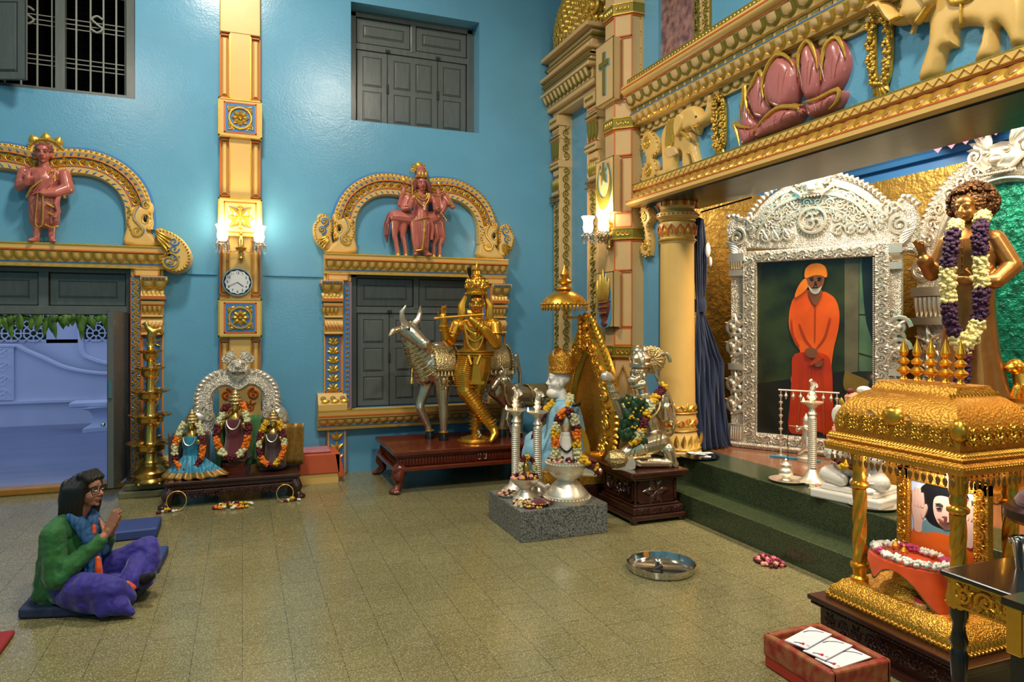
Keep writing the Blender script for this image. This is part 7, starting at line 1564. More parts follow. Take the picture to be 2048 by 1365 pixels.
garland('flower_garland', 'maroon, yellow and cream garland across the shoulder of the kneeling silver statue', 'garland', pts, [('fl_yellow', .4), ('fl_maroon', .9), ('fl_yellow', .7), ('fl_cream', .8), ('fl_yellow', .5), ('fl_maroon', .8), ('fl_yellow', .4), ('fl_cream', .5), ('fl_yellow', .7)], .034, .018, 12)

# ---------------------------------------------------------------- granite block with bowls, lamps and offerings
def granite():
    m = MATS['granite']; nt = m.node_tree; b = nt.nodes['Principled BSDF']; v = nt.nodes.new('ShaderNodeTexVoronoi'); v.inputs['Scale'].default_value = 170; tc = nt.nodes.new('ShaderNodeTexCoord'); nt.links.new(tc.outputs['Object'], v.inputs['Vector']); r = nt.nodes.new('ShaderNodeValToRGB'); e = r.color_ramp.elements; e[0].color = lin('35383A'); e[1].color = lin('8A8C88'); e[0].position = .25; e[1].position = .75; sp = nt.nodes.new('ShaderNodeSeparateXYZ'); nt.links.new(v.outputs['Color'], sp.inputs[0]); nt.links.new(sp.outputs[0], r.inputs[0]); nt.links.new(r.outputs[0], b.inputs['Base Color'])
granite()
t = thing('granite_block', 'grey speckled granite offering block in front of the marble saint', 'block', (2.26, 5.06, 0)); MB().bx(-.36, .36, -.34, .37, 0, .228).build('block', 'granite', t, smooth=False, mods=(('bevel', .004),))
oil_lamp('silver ribbed oil lamp at the back of the granite block, nearer the flute player', (2.10, 5.33, .228), 'silver', .87, 'silver lamps on the granite block')
oil_lamp('silver ribbed oil lamp on the granite block beside the large lotus bowl', (2.215, 5.14, .228), 'silver', .87, 'silver lamps on the granite block')
t = thing('lotus_bowl', 'large silver lotus bowl with spout on the granite block', 'bowl', (2.36, 4.90, .228))
MB().lathe([(.0, .0), (.175, 0), (.18, .02), (.18, .05), (.168, .055), (.16, .07), (.10, .14), (.075, .165), (.085, .175), (.12, .20), (.155, .24), (.165, .28), (.165, .32), (.15, .32), (.14, .26), (.0, .22)], n=48, rf=lambda a, z: 1 + (.03 * abs(sin(a * 10)) if .06 < z < .15 or .18 < z < .25 else 0)).build('body', 'silver', t)
m = MB()
for i in range(40): a = 2 * pi * i / 40; m.ball((.182 * cos(a), .182 * sin(a), .035), .010, sub=1); m.ball((.168 * cos(a), .168 * sin(a), .30), .009, sub=1)
m.build('bead_band', 'silver', t); m = MB(); m.limb([((.10, -.10, .25), .05), ((.17, -.14, .23), .03), ((.20, -.16, .25), .022)]); m.build('spout', 'silver', t)
m = MB(Matrix.Translation((2.36, 4.90, .50))); m2 = {k: MB(m.M) for k in ('fl_maroon', 'fl_yellow', 'fl_cream', 'fl_peach')}
def heap(name, label, c, r, h, n, ks, fr=.018, loc=None):
    t = thing(name, label, 'flowers', c); ms = [MB() for k in ks]
    for i in range(n):
        a, q = rnd.uniform(0, 2 * pi), sqrt(rnd.random()); ms[i % len(ks)].flower((r[0] * q * cos(a), r[1] * q * sin(a), h * (1 - q * q) * rnd.uniform(.3, 1) + fr * .5), fr * rnd.uniform(.7, 1.2))
    for k, m in zip(ks, ms): o = m.build('blooms', k, t, ang=None, kind='stuff')
    return t
m.bm.free(); [x.bm.free() for x in m2.values()]
heap('flower_heap', 'maroon, cream and peach blossoms filling the large lotus bowl', (2.36, 4.90, .53), (.15, .15), .05, 130, ('fl_maroon', 'fl_cream', 'fl_maroon', 'fl_peach'))
pts = [V((2.36 + x, 4.90 + y, z)) for x, y, z in ((.06, -.13, .57), (.10, -.15, .555), (.15, -.16, .53), (.18, -.15, .49), (.19, -.14, .45))]
garland('flower_garland', 'yellow and maroon garland spilling over the rim of the large lotus bowl', 'garland', pts, [('fl_yellow', 1), ('fl_maroon', .8), ('fl_yellow', .6), ('fl_maroon', .9)], .035, .02, 12)
I0 = V((2.36, 4.92, .53)); t = thing('marble_idol', 'small white marble idol with black beads and gilded hood in the lotus bowl', 'statue', I0, -TH); b = MB(); b.limb([((0, 0, .02), .08), ((0, 0, .10), .075), ((0, 0, .17), .055)]); b.ball((0, 0, .21), (.045, .045, .05)); b.build('body', 'marble', t, mods=(('remesh', .006), ('smooth', 2)))
m = MB(); [m.ball((-.055 + .11 * k / 11, -.085 + .02 * abs(k - 5.5) / 5.5, .14 - .05 * sin(pi * k / 11)), .009, sub=1) for k in range(12)]; m.build('black_beads', 'black', t)
m = MB(); m.sweep(arc(.04, .04, .13, -.2, pi * .62, 16, .26), [(-.02, -.03), (-.02, .03), (.02, .03), (.02, -.03)]); m.build('gilded_hood', 'gold', t)
m = MB(); m.lathe([(.0, .24), (.04, .24), (.06, .28), (.062, .32), (.05, .36), (.03, .375), (.05, .39), (.04, .40), (.0, .40)], n=24); m.build('silver_pot_cap', 'silver', t); m = MB(); [m.petal((0, .12), pi / 2 + (k - 2) * .5, .14, .06, .02, .02) for k in range(5)]; m.build('orange_silk', 'satin_orange', t)
MI = loc_frame(I0); pts = [MI @ V(p) for p in catmull([(-.085, -.07, .02), (-.085, -.075, .14), (-.085, -.07, .25), (-.05, -.07, .36), (.0, -.075, .40), (.05, -.07, .36), (.075, -.07, .25), (.085, -.075, .12), (.09, -.075, .0)], 4)]
garland('flower_garland', 'cream, orange and maroon garland looped over the small marble idol', 'garland', pts, [('fl_cream', 1), ('fl_orange', .8), ('fl_yellow', .5), ('fl_cream', .5), ('fl_maroon', .5), ('fl_orange', .6), ('fl_maroon', .5), ('fl_cream', .8), ('fl_maroon', .4), ('fl_orange', .8), ('fl_yellow', .5), ('fl_cream', 1.2)], .032, .018, 12)
b = MB(); b.tube([(2.56, 5.10, .20), (2.56, 5.10, .86), (2.48, 5.13, .87), (2.40, 5.16, .87)], .010, 6); tag(b.build('steel_bracket', 'bar_grey', ang=None), 'thin grey steel bracket standing between the lotus bowl and the throne', 'bracket')
t = thing('offering_bowl', 'smaller silver footed bowl with spout on the granite block', 'bowl', (2.075, 5.06, .228)); MB().lathe([(.0, 0), (.10, 0), (.10, .012), (.06, .06), (.045, .08), (.05, .09), (.09, .12), (.115, .15), (.12, .17), (.105, .17), (.0, .13)], n=36).build('body', 'silver', t); m = MB(); m.limb([((.08, -.06, .13), .03), ((.13, -.09, .10), .02), ((.15, -.11, .12), .014)]); m.build('spout', 'silver', t)
heap('flower_heap', 'maroon and yellow blossoms filling the smaller silver bowl', (2.075, 5.06, .39), (.105, .105), .05, 90, ('fl_maroon', 'fl_maroon', 'fl_yellow', 'fl_peach'))
t = thing('small_brass_idol', 'tiny brass idol with a flower garland in the smaller silver bowl', 'figurine', (2.075, 5.05, .43)); b = MB(); b.limb([((0, 0, .0), .035), ((0, 0, .06), .028)]); b.ball((0, 0, .10), .022); b.lathe([(.02, .11), (.012, .13), (.002, .15)], n=10); b.build('body', 'brass', t, mods=(('remesh', .005),))
pts = [V((2.075, 5.05, .43)) + V(p) for p in ((-.05, -.02, .0), (-.05, -.02, .07), (-.02, -.02, .135), (.03, -.02, .13), (.065, -.02, .07), (.07, -.02, .0))]; garland('flower_garland', 'tiny cream and maroon garland on the brass idol', 'garland', pts, [('fl_cream', 1), ('fl_maroon', .5), ('fl_yellow', .4), ('fl_maroon', .5), ('fl_cream', 1)], .018, .012, 12)
plate('silver plate of blossoms at the left corner of the granite block', (1.99, 5.20, .228), .09); heap('flower_heap', 'maroon and cream blossoms on the silver plate at the block corner', (1.99, 5.20, .238), (.075, .075), .03, 60, ('fl_maroon', 'fl_cream', 'fl_peach'), .015)
plate('copper plate of red powder at the front of the granite block', (2.09, 4.86, .236), .105, 'red_wood'); m = MB(); m.lathe([(.07, 0), (.05, .022), (.02, .038), (.0, .042)], (2.10, 4.85, .243), 20, rf=lambda a, z: 1 + .06 * sin(a * 5)); tag(m.build('red_powder', 'maroon_velvet', kind='stuff'), 'mound of dark red powder on the copper plate', 'powder')
heap('flower_heap', 'cream and peach blossoms scattered at the front of the granite block', (2.06, 4.90, .228), (.15, .15), .018, 150, ('fl_cream', 'fl_peach', 'fl_maroon', 'fl_cream', 'fl_yellow'), .014)

# ---------------------------------------------------------------- golden canopy shrine on a dark plinth
CX, CY = 3.09, 2.39; t = thing('canopy_plinth', 'dark wooden plinth under the golden canopy shrine', 'plinth', (CX, CY, 0)); b = MB()
b.bx(-.345, .325, -.42, .42, .0, .03); b.bx(-.30, .30, -.39, .39, .03, .15); b.bx(-.33, .325, -.415, .415, .15, .175); b.bx(-.35, .325, -.43, .43, .175, .20); b.build('body', 'dark_wood', t, smooth=False, mods=(('bevel', .006),)); g = MB(frame((-.30, 0, 0), (0, -1, 0), (-1, 0, 0))); g.vine([(-.36, .09), (.36, .09)], .08, .0, .008, .08)
for k in range(40): g.ball((-.41 + .021 * k, .03, .162), .010, sub=1)
g.build('carving', 'carved_wood', t)
C0 = V((CX, CY, .20)); t = thing('golden_canopy', 'golden repousse canopy shrine with twisted columns and a curved roof', 'shrine', C0)
b = MB(); rows = []
for x, z in ((.28, .0), (.285, .02), (.275, .03), (.27, .045), (.265, .06), (.24, .08), (.225, .10), (.215, .105)): rows.append([b.v((sx * x, sy * (x + .09), z)) for sx, sy in ((-1, -1), (1, -1), (1, 1), (-1, 1))])
for p, q in zip(rows, rows[1:]):
    for i in range(4): b.f((p[i], p[(i + 1) % 4], q[(i + 1) % 4], q[i]))
b.f(rows[0][::-1]); b.f(rows[-1]); b.build('base', 'gold_ornate', t); g = MB()
for F, L in ((frame((-.27, 0, 0), (0, -1, 0), (-1, 0, 0)), .35), (frame((0, -.36, 0), (1, 0, 0), (0, -1, 0)), .26)):
    g.M = F; n = int(L / .022)
    for i in range(n * 2): x = -L + (i + .5) * L / n; g.ball((x, .012, .012), .008, sub=1); g.egg(x, .022, .05, .02, .010, .002, .006)
g.build('leaf_rim', 'gold', t)
def twist(px, py, z0, z1):
    b = MB(); H = z1 - z0
    b.lathe([(.040, 0), (.042, .02), (.030, .03), (.032, .06), (.045, .075), (.045, .09), (.03, .10)], (px, py, z0), 24); b.lathe([(.030, H * .70), (.045, H * .72), (.045, H * .74), (.032, H * .76), (.036, H * .80), (.030, H * .82), (.036, H * .85), (.040, H * .95), (.05, H)], (px, py, z0), 24, rf=lambda a, z: 1 + (.04 * cos(a * 12) if z > H * .83 else 0))
    n = 40; rings = []
    for i in range(31):
        z = z0 + .10 + (H * .70 - .10) * i / 30; rings.append([b.v((px + .031 * (1 + .11 * cos(5 * (2 * pi * k / n) - 9 * i / 30 * 2)) * cos(2 * pi * k / n), py + .031 * (1 + .11 * cos(5 * (2 * pi * k / n) - 9 * i / 30 * 2)) * sin(2 * pi * k / n), z)) for k in range(n)])
    for p, q in zip(rings, rings[1:]):
        for k in range(n): b.f((p[k], p[(k + 1) % n], q[(k + 1) % n], q[k]))
    b.build('twisted_column', 'gold', t, ang=50)
for x in (-.17, .17):
    for y in (-.26, .26): twist(x, y, .10, .77)
b = MB(); rows = []     # curved roof: half depths (x, y) from eave to ridge
for x, y, z in ((.27, .345, .765), (.29, .37, .765), (.292, .372, .80), (.275, .355, .815), (.285, .365, .83), (.27, .345, .85), (.255, .33, .855), (.262, .335, .90), (.258, .33, .94), (.24, .31, .985), (.205, .28, 1.03), (.16, .245, 1.065), (.135, .225, 1.075), (.13, .22, 1.09), (.115, .215, 1.105), (.11, .21, 1.12), (.06, .18, 1.125)):
    r = []; 
    for sx, sy, ex in ((-1, -1, 0), (1, -1, 0), (1, 1, 0), (-1, 1, 0)): r.append(b.v((sx * x, sy * y, z)))
    rows.append(r)
for p, q in zip(rows, rows[1:]):
    for i in range(4): b.f((p[i], p[(i + 1) % 4], q[(i + 1) % 4], q[i]))
b.f(rows[0][::-1]); b.f(rows[-1]); R_ = b.build('roof', 'gold_emboss', t, ang=50); g = MB()
for F, L, d in ((frame((0, 0, 0), (0, -1, 0), (-1, 0, 0)), .36, .292), (frame((0, 0, 0), (1, 0, 0), (0, -1, 0)), .28, .372)):
    g.M = F; n = int(L / .016)
    for i in range(2 * n): x = -L + (i + .5) * L / n; g.egg(x, .84, .855, .016, d - .012, d - .03, .006); g.ball((x, d - .002, .79), .007, sub=1)
    for j, (dz, dd) in enumerate(((.90, -.031), (.94, -.034))): g.vine([(-L * .85, dz), (L * .85, dz)], .045, d + dd + .003, .006, .042)
    for k in range(int(2 * L * .6 / .022)): x = -L * .6 + k * .022; g.petal((x, 1.095), -pi / 2 + .5, .03, .015, d * .385 if d < .3 else d * .59, .008)
g.M = frame((0, 0, 0), (0, -1, 0), (-1, 0, 0)); g.ball((.0, .25, .97), (.06, .03, .05)); g.ball((.33, .26, .95), (.04, .03, .05)); g.build('roof_border', 'gold', R_)
m = MB(); [m.ball((-.258, y, .975), (.006, .016, .016)) for y in (.12, -.08)]; m.build('clear_gem', 'crystal', R_)
for k in range(5): MB().lathe([(.0, 0), (.018, 0), (.020, .008), (.012, .02), (.010, .03), (.030, .045), (.033, .055), (.02, .068), (.01, .078), (.024, .09), (.028, .10), (.016, .112), (.008, .12), (.016, .13), (.022, .145), (.015, .17), (.006, .195), (.001, .215)], (0, .148 - .074 * k, 1.12), 20).build('finial', 'gold', t)
g = MB()
for F, L, d in ((frame((0, 0, 0), (0, -1, 0), (-1, 0, 0)), .35, .275), (frame((0, 0, 0), (1, 0, 0), (0, -1, 0)), .27, .355)):
    g.M = F
    for i in range(int(2 * L / .034)): x = -L + .017 + i * .034; g.petal((x, .745), -pi / 2, .045, .024, d, .006); g.ball((x, d, .755), .006, sub=1)
g.build('leaf_drops', 'bronze', t)
# framed photograph inside the canopy
FPH = frame((CX + .055, CY - .015, 0), (0, -1, 0), (-1, 0, 0)); W = V((CX + .055, CY - .015, .305)); light('canopy_fill_light', 'POINT', (CX - .10, CY - .05, .88), 5, (1, .93, .8), shadow_soft_size=.03); tb = thing('added_canopy_lamp', 'small round lamp added inside the golden canopy to brighten the framed picture', 'lamp', (CX - .06, CY, .93)); MB().lathe([(.02, 0), (.03, .01), (.03, .035)], n=16).build('housing', 'brass', tb)  # point light and its housing are added to brighten the framed picture
t = thing('framed_photograph', 'gold framed photograph of a person in orange with raised hands inside the canopy', 'picture frame', W)
b = MB(FPH)
for x0, x1, z0, z1 in ((-.235, -.165, .31, .88), (.165, .235, .31, .88), (-.235, .235, .82, .88), (-.235, .235, .31, .36)): b.bx(x0, x1, -.02, .02, z0, z1)
b.build('frame', 'gold_ornate', t, smooth=False, world=W, mods=(('bevel', .006),)); g = MB(FPH); g.vine([(-.2, .33), (-.2, .86)], .05, .024, .006, .045); g.vine([(.2, .33), (.2, .86)], .05, .024, .006, .045)
for k in range(40): g.ball((-.168, .022, .33 + .0125 * k), .004, sub=1)
g.build('vine_border', 'gold', t, world=W)
for n_, c_ in (('ph_sky', 'C4D4F2'), ('ph_haze', '6E9AA8'), ('ph_hair', '14161C'), ('ph_skin', 'E6BCAC'), ('ph_robe', 'EE6A1C'), ('ph_line', '7A3C34')): mat(n_, c_, .3)
k_ = [0.]; ZO = [0.]
def lp(name, mt, pts, sm=True):
    k_[0] += .001; b = MB(FPH); pts = [(x, min(.822, z + ZO[0]) if z > .356 else z) for x, z in pts]; b.prism(catmull(pts, 4, True) if sm else pts, -.015, -.004 + k_[0]); b.build(name, mt, t, smooth=False, world=W)
lp('photo_sky', 'ph_sky', [(-.167, .35), (.167, .35), (.167, .825), (-.167, .825)], False); ZO[0] = .0; lp('photo_haze', 'ph_haze', [(-.10, .5), (-.13, .56), (-.08, .64), (.12, .64), (.14, .55), (.1, .48)])
ZO[0] = .07
lp('photo_hair', 'ph_hair', [(-.10, .60), (-.12, .70), (-.07, .79), (.02, .81), (.11, .77), (.14, .68), (.12, .60), (.06, .55), (-.05, .55)]); lp('photo_robe', 'ph_robe', [(-.167, .355), (-.165, .47), (-.135, .53), (-.10, .50), (-.03, .52), (.06, .52), (.13, .50), (.165, .52), (.167, .355)])
lp('photo_face', 'ph_skin', [(-.035, .69), (.02, .705), (.075, .685), (.085, .63), (.065, .575), (.02, .545), (-.025, .575), (-.045, .63)])
for s, x0 in ((-1, -.125), (1, .14)):
    lp('photo_hand', 'ph_skin', [(x0 - .035, .60), (x0 - .03, .64), (x0 + .03, .64), (x0 + .035, .59), (x0 + .02, .54), (x0 + .015, .50), (x0 - .02, .50), (x0 - .025, .55)])
    for k in range(4): lp('photo_finger', 'ph_skin', [(x0 - .032 + .017 * k, .63), (x0 - .032 + .016 * k, .69 + .02 * sin(k * 1.1)), (x0 - .025 + .016 * k, .70 + .02 * sin(k * 1.1)), (x0 - .019 + .016 * k, .69 + .02 * sin(k * 1.1)), (x0 - .018 + .017 * k, .63)])
    lp('photo_thumb', 'ph_skin', [(x0 - s * .03, .57), (x0 - s * .05, .62), (x0 - s * .042, .645), (x0 - s * .032, .62), (x0 - s * .02, .60)])
for q in ([(-.022, .641), (-.01, .645), (.002, .641), (-.01, .638)], [(.038, .641), (.05, .645), (.062, .641), (.05, .638)], [(-.028, .660), (-.01, .667), (.008, .660), (-.01, .661)], [(.032, .660), (.05, .667), (.068, .660), (.05, .661)]): lp('photo_feature', 'ph_hair', q)
lp('photo_nose', 'ph_line', [(.012, .608), (.019, .612), (.028, .608), (.02, .603)]); lp('photo_smile', 'ph_line', [(-.01, .592), (.02, .582), (.05, .592), (.02, .572)])
b = MB()
for i in range(26): b.ball((CX - .06 + .012 * sin(i * 2.1), CY - .17 + .012 * cos(i * 1.7), .40 + .014 * i), .0085, sub=1)
tag(b.build('bead_string', 'gold', ang=None), 'string of gold beads hanging in front of the framed photograph', 'beads')
# offering stool with orange satin and flower ring
t = thing('offering_stool', 'small oval offering stool under orange satin in the golden canopy', 'stool', (2.99, 2.42, .305)); MB().lathe([(.0, 0), (.10, 0), (.09, .02), (.06, .05), (.05, .11), (.08, .15), (.0, .155)], n=28, sy=1.5).build('pedestal', 'gold_ornate', t); MB().lathe([(.0, .15), (.13, .15), (.135, .16), (.0, .165)], n=36, sy=1.5).build('top', 'brown_threshold', t)
b = MB(); rows = []; n = 72
for j in range(10):
    v = j / 9; row = []
    for i in range(n):
        a = 2 * pi * i / n; k1 = math.exp(-((a - 4.25) / .5) ** 2); k2 = math.exp(-((a - 2.75) / .2) ** 2); ln = .030 + .165 * k1 + .075 * k2 + .06 * math.exp(-((a - 5.3) / .5) ** 2); r = 1 + .05 * v + .035 * v * sin(a * 11) + .22 * v * k1 + .1 * v * k2; row.append(b.v((.133 * r * cos(a), .205 * r * sin(a), .168 - (0 if j == 0 else ln * v))))
    rows.append(row)
top = b.v((0, 0, .168))
for i in range(n): b.f((top, rows[0][i], rows[0][(i + 1) % n]))
for p, q in zip(rows, rows[1:]):
    for i in range(n): b.mi = 1 if q is rows[-1] else 0; b.f((p[i], p[(i + 1) % n], q[(i + 1) % n], q[i]))
o = b.build('satin_cloth', ['satin_orange', 'cloth_gold'], ang=60, mods=(('solid', .003),)); o.location = (2.99, 2.42, .305); tag(o, 'orange satin cloth with gold hem draped over the offering stool', 'cloth')
t = thing('flower_wreath', 'oval ring of white and pink flowers on the orange satin', 'wreath', (2.99, 2.42, .478)); w_, p_ = MB(), MB()
for i in range(330):
    a = rnd.uniform(0, 2 * pi); m = p_ if (4.9 < a < 5.7 or .2 < a < .75 or 2.5 < a < 2.75) else w_; m.flower(((.108 + rnd.uniform(-.02, .02)) * cos(a), (.178 + rnd.uniform(-.02, .02)) * sin(a), .012 + rnd.uniform(0, .016)), rnd.uniform(.009, .015))
w_.build('white_blooms', 'fl_white', t, ang=None); p_.build('pink_blooms', 'fl_pink', t, ang=None)
for k, (x, y) in enumerate(((2.99, 2.50), (2.95, 2.42))):
    t = thing('perfume_bottle', ('little clear bottle with gold stopper, the left of two inside the flower ring', 'little clear bottle with gold stopper, the right of two inside the flower ring')[k], 'bottle', (x, y, .478)); MB().lathe([(.0, 0), (.014, 0), (.015, .03), (.008, .036), (.0, .036)], n=14).build('glass', 'crystal', t); MB().lathe([(.016, .034), (.018, .04), (.010, .052), (.004, .06), (.006, .066), (.001, .072)], n=14).build('stopper', 'gold', t)
t = thing('red_footed_dish', 'small silver dish with red cloth under the orange satin at the front of the canopy', 'dish', (2.93, 2.30, .305)); MB().lathe([(.0, 0), (.04, 0), (.045, .02), (.0, .02)], n=24).build('dish', 'silver', t); MB().lathe([(.043, .02), (.04, .03), (.0, .034)], n=24).build('red_cloth', 'plain_red', t)

# ---------------------------------------------------------------- near right: black table, steel cup, cushioned stand
t = thing('black_table', 'small black table with gilded apron at the right edge of the picture', 'table', (2.34, 1.47, 0)); MB().bx(0, .62, 0, .31, .70, .72).build('table_top', 'black_wood', t, smooth=False, mods=(('bevel', .008, 3),))
b = MB(); b.bx(.02, .60, .025, .04, .60, .70); b.bx(.025, .04, .02, .29, .60, .70); A = b.build('apron', 'gold_ornate', t, smooth=False); g = MB(frame((0, .022, 0), (1, 0, 0), (0, -1, 0))); g.vine([(.06, .65), (.58, .65)], .085, .0, .009, .075); g.M = frame((.022, 0, 0), (0, -1, 0), (-1, 0, 0)); g.vine([(-.27, .65), (-.04, .65)], .085, .0, .009, .075)
for z in (.605, .695): g.bx(-.30, -.02, 0, .006, z - .004, z + .004)
g.build('gilded_scrollwork', 'gold', A)
for x, y in ((.05, .27), (.05, .05), (.57, .27), (.57, .05)):
    MB().lathe([(.018, 0), (.024, .02), (.018, .06), (.026, .12), (.022, .30), (.030, .42), (.022, .44), (.030, .47), (.022, .50), (.020, .53), (.030, .56), (.030, .60)], (x, y, 0), 20).build('leg', 'black_wood', t); b = MB(); [b.lathe([(.032, .59), (.038, .62), (.03, .68), (.034, .70)], (x, y, 0), 16, rf=lambda a, z: 1 + .1 * cos(a * 8))]; b.build('gilded_collar', 'gold', t)
t = thing('steel_cup', 'shiny steel cup on the black table', 'cup', (2.62, 1.66, .72)); MB().lathe([(.0, 0), (.026, 0), (.028, .006), (.034, .05), (.044, .10), (.050, .112), (.047, .112), (.040, .10), (.030, .05), (.0, .008)], n=32).build('cup', 'steel', t); m = MB(); [m.flower((rnd.uniform(-.03, .03), rnd.uniform(-.03, .03), .10), .018) for k in range(8)]; m.build('contents', 'steel', t, ang=None)
t = thing('cushioned_stand', 'round dark wooden stand with maroon velvet cushion on the black table', 'stand', (2.78, 1.66, .72)); MB().lathe([(.05, 0), (.05, .01), (.012, .02), (.010, .15), (.0, .15)], n=20).build('post', 'steel', t); MB().lathe([(.0, .15), (.14, .15), (.155, .165), (.155, .195), (.14, .21), (.0, .21)], n=48).build('round_top', 'dark_wood', t); MB().lathe([(.115, .21), (.12, .225), (.105, .25), (.06, .268), (.0, .273)], n=36).build('cushion', 'maroon_velvet', t)
t = thing('gilded_side_chair', 'gilded ribbed side panel of a seat at the lower right corner', 'panel', (1.955, 1.25, 0)); b = MB(); b.bx(0, .30, 0, .04, .70, .83); [b.bx(.004 + .02 * k, .016 + .02 * k, -.006, .0, .71, .82) for k in range(15)]; b.build('ribbed_panel', 'gold', t, smooth=False, mods=(('bevel', .003),)); b = MB(); b.bx(0.02, .06, 0, .04, 0, .70); b.bx(.24, .28, 0, .04, 0, .70); b.build('post', 'black_wood', t, smooth=False); MB().bx(-.004, .31, -.01, .05, .83, .85).build('rail', 'black_wood', t, smooth=False)
# red brocade box with envelopes
t = thing('brocade_box', 'open red brocade covered box on the floor by the plinth', 'box', (2.28, 2.21, 0)); b = MB(); b.bx(0, .33, 0, .40, .0, .09); b.build('base', 'plain_red', t, smooth=False, mods=(('bevel', .012, 3),)); b = MB()
for x0, x1, y0, y1 in ((-.005, .03, -.005, .405), (.30, .335, -.005, .405), (0, .33, -.005, .03), (0, .33, .37, .405)): b.bx(x0, x1, y0, y1, .05, .155)
b.build('padded_rim', 'brocade_red', t, mods=(('bevel', .012, 3),)); MB().bx(.02, .31, .02, .38, .09, .125).build('tray', 'brocade_red', t, smooth=False)
mat('print_red', 'B01E24', .6); mat('print_dark', '2E2A52', .6)
for k, (x, y, rz, nm) in enumerate(((.155, .285, .30, 'white printed envelope, the farthest of three in the red box'), (.17, .185, .26, 'white printed envelope, the middle one in the red box'), (.175, .105, .10, 'white printed envelope, the nearest of three in the red box'))):
    e = thing('envelope', nm, 'envelope', (2.28 + x, 2.21 + y, .128 + .009 * (2 - k) + .010), rz, 'printed envelopes in the red box'); MB().box((0, 0, 0), (.23, .105, .004)).build('paper', 'paper', e, smooth=False); m = MB(); [m.ball((-.085 + .007 * cos(a), -.018 + .007 * sin(a), .002), (.008, .008, .0012), sub=1) for a in (0, 2, 4)]; m.build('printed_rose', 'print_red', e); m = MB(); m.tube([(.03, .042, .0022), (.06, .035, .0022), (.09, .01, .0022), (.10, -.02, .0022)], .0035, 5, flat=.3); m.tube([(-.10, .015, .0022), (-.09, .0, .0022), (-.085, -.012, .0022)], .004, 5, flat=.3); m.build('printed_flourish', 'print_dark', e); m = MB(); m.tube(ring((-.085, -.042, .0022), .006, 10), .001, 4, True); m.build('printed_seal', 'print_red', e)
# floor: steel tray, petals
t = thing('steel_tray', 'wide round steel tray on the open floor', 'tray', (2.55, 3.88, 0)); MB().lathe([(.0, .004), (.19, .004), (.205, .012), (.215, .05), (.222, .052), (.212, .006), (.20, 0), (.0, 0)], n=64).build('tray', 'steel', t)
t = thing('lamp_holder', 'small black ladle lamp holder with steel cup lying in the steel tray', 'lamp holder', (2.51, 3.88, .006)); b = MB(); b.limb([((-.10, -.06, .008), .010), ((-.03, -.02, .010), .010), ((.03, .0, .012), .022)]); b.limb([((-.05, -.05, .01), .014), ((-.02, -.07, .008), .012)]); b.build('holder', 'black', t); MB().lathe([(.0, .02), (.024, .02), (.028, .05), (.024, .05), (.0, .03)], (.03, .02, 0), 20).build('cup', 'steel', t)
heap('petal_heap', 'small heap of maroon and pink petals on the floor at the foot of the steps', (3.29, 3.72, 0), (.085, .11), .04, 110, ('fl_maroon', 'fl_pink', 'fl_maroon', 'fl_peach'), .017)
# ---------------------------------------------------------------- terracotta relief figures on the lintels
def drapes(m, xs, z0, z1, y, r=.006):
    for x, dx in xs: m.tube([(x, y(x, z1), z1), (x + dx * .4, y(x, (z0 + z1) / 2) - .006, (z0 + z1) / 2), (x + dx, y(x, z0), z0)], r, 5)
L0 = V((-1.71, WB - .12, 2.358)); t = thing('monk_relief', 'pink robed monk relief with raised hand and gold halo on the left doorway lintel', 'relief', L0)
b = MB()
for s in (-1, 1): b.limb([((s * .075, 0, .06), .035), ((s * .075, .01, .2), .045), ((s * .07, .01, .36), .07)]); b.limb([((s * .075, .0, .03), .035), ((s * .10, -.07, .02), .03), ((s * .12, -.10, .015), .02)])
b.limb([((0, .01, .25), .09), ((0, .01, .42), .135), ((0, .01, .60), .125), ((0, .0, .74), .145)]); b.ball((0, 0, .80), (.205, .09, .08)); b.limb([((-.07, .01, .26), .085), ((-.06, 0, .5), .1)]); b.limb([((.07, .01, .26), .085), ((.06, 0, .5), .1)])
b.limb([((-.20, .0, .80), .062), ((-.235, -.02, .63), .056), ((-.15, -.09, .66), .045), ((-.125, -.12, .72), .036)]); b.limb([((.20, 0, .80), .07), ((.235, -.01, .64), .072), ((.13, -.09, .57), .058), ((.02, -.13, .55), .04)])
b.limb([((0, 0, .84), .06), ((0, -.01, .92), .055)]); hand(b, (-.122, -.125, .725), (-.05, 0, 1), (0, -1, 0), .15, (.15, .1, .15, .3), -1, .3); hand(b, (.03, -.13, .55), (-1, -.05, -.05), (0, -.4, -1), .13, (.3, .3, .3, .3), 1, .2)
T = head(b, (.0, -.03, 1.03), .235, (.05, -1, -.05)); b.build('body', 'terracotta', t, mods=(('remesh', .007), ('smooth', 3)))
eyes(T, .235, t, white='terracotta', brow='terracotta_dark', lip='lip_red')
m = MB(); m.ball(T(0, -.10, .20), (.10, .11, .075)); [m.ball(T(.36 * cos(a) * q, -.08 + .0 * q - .2 * (1 - q), .24 + .28 * sqrt(max(0, 1 - q * q)) + .0), .018, sub=1) for q in (.5, .85, 1) for a in [k * .5 for k in range(13)]]; m.build('hair', 'terracotta_dark', t)
m = MB(); yy = lambda x, z: -.135 + .5 * x * x - (.02 if z < .4 else 0)
m.tube([(.10, -.095, .83), (.0, -.13, .70), (-.10, -.125, .60), (-.155, -.08, .50)], .012, 6); m.tube([(.125, -.085, .85), (.13, -.11, .7)], .010, 6)
m.tube(catmull([(-.03, -.145, .54), (-.045, -.13, .36), (-.06, -.11, .22), (-.03, -.12, .17), (.01, -.125, .2), (.02, -.14, .36), (.02, -.145, .54)], 4), .008, 6)
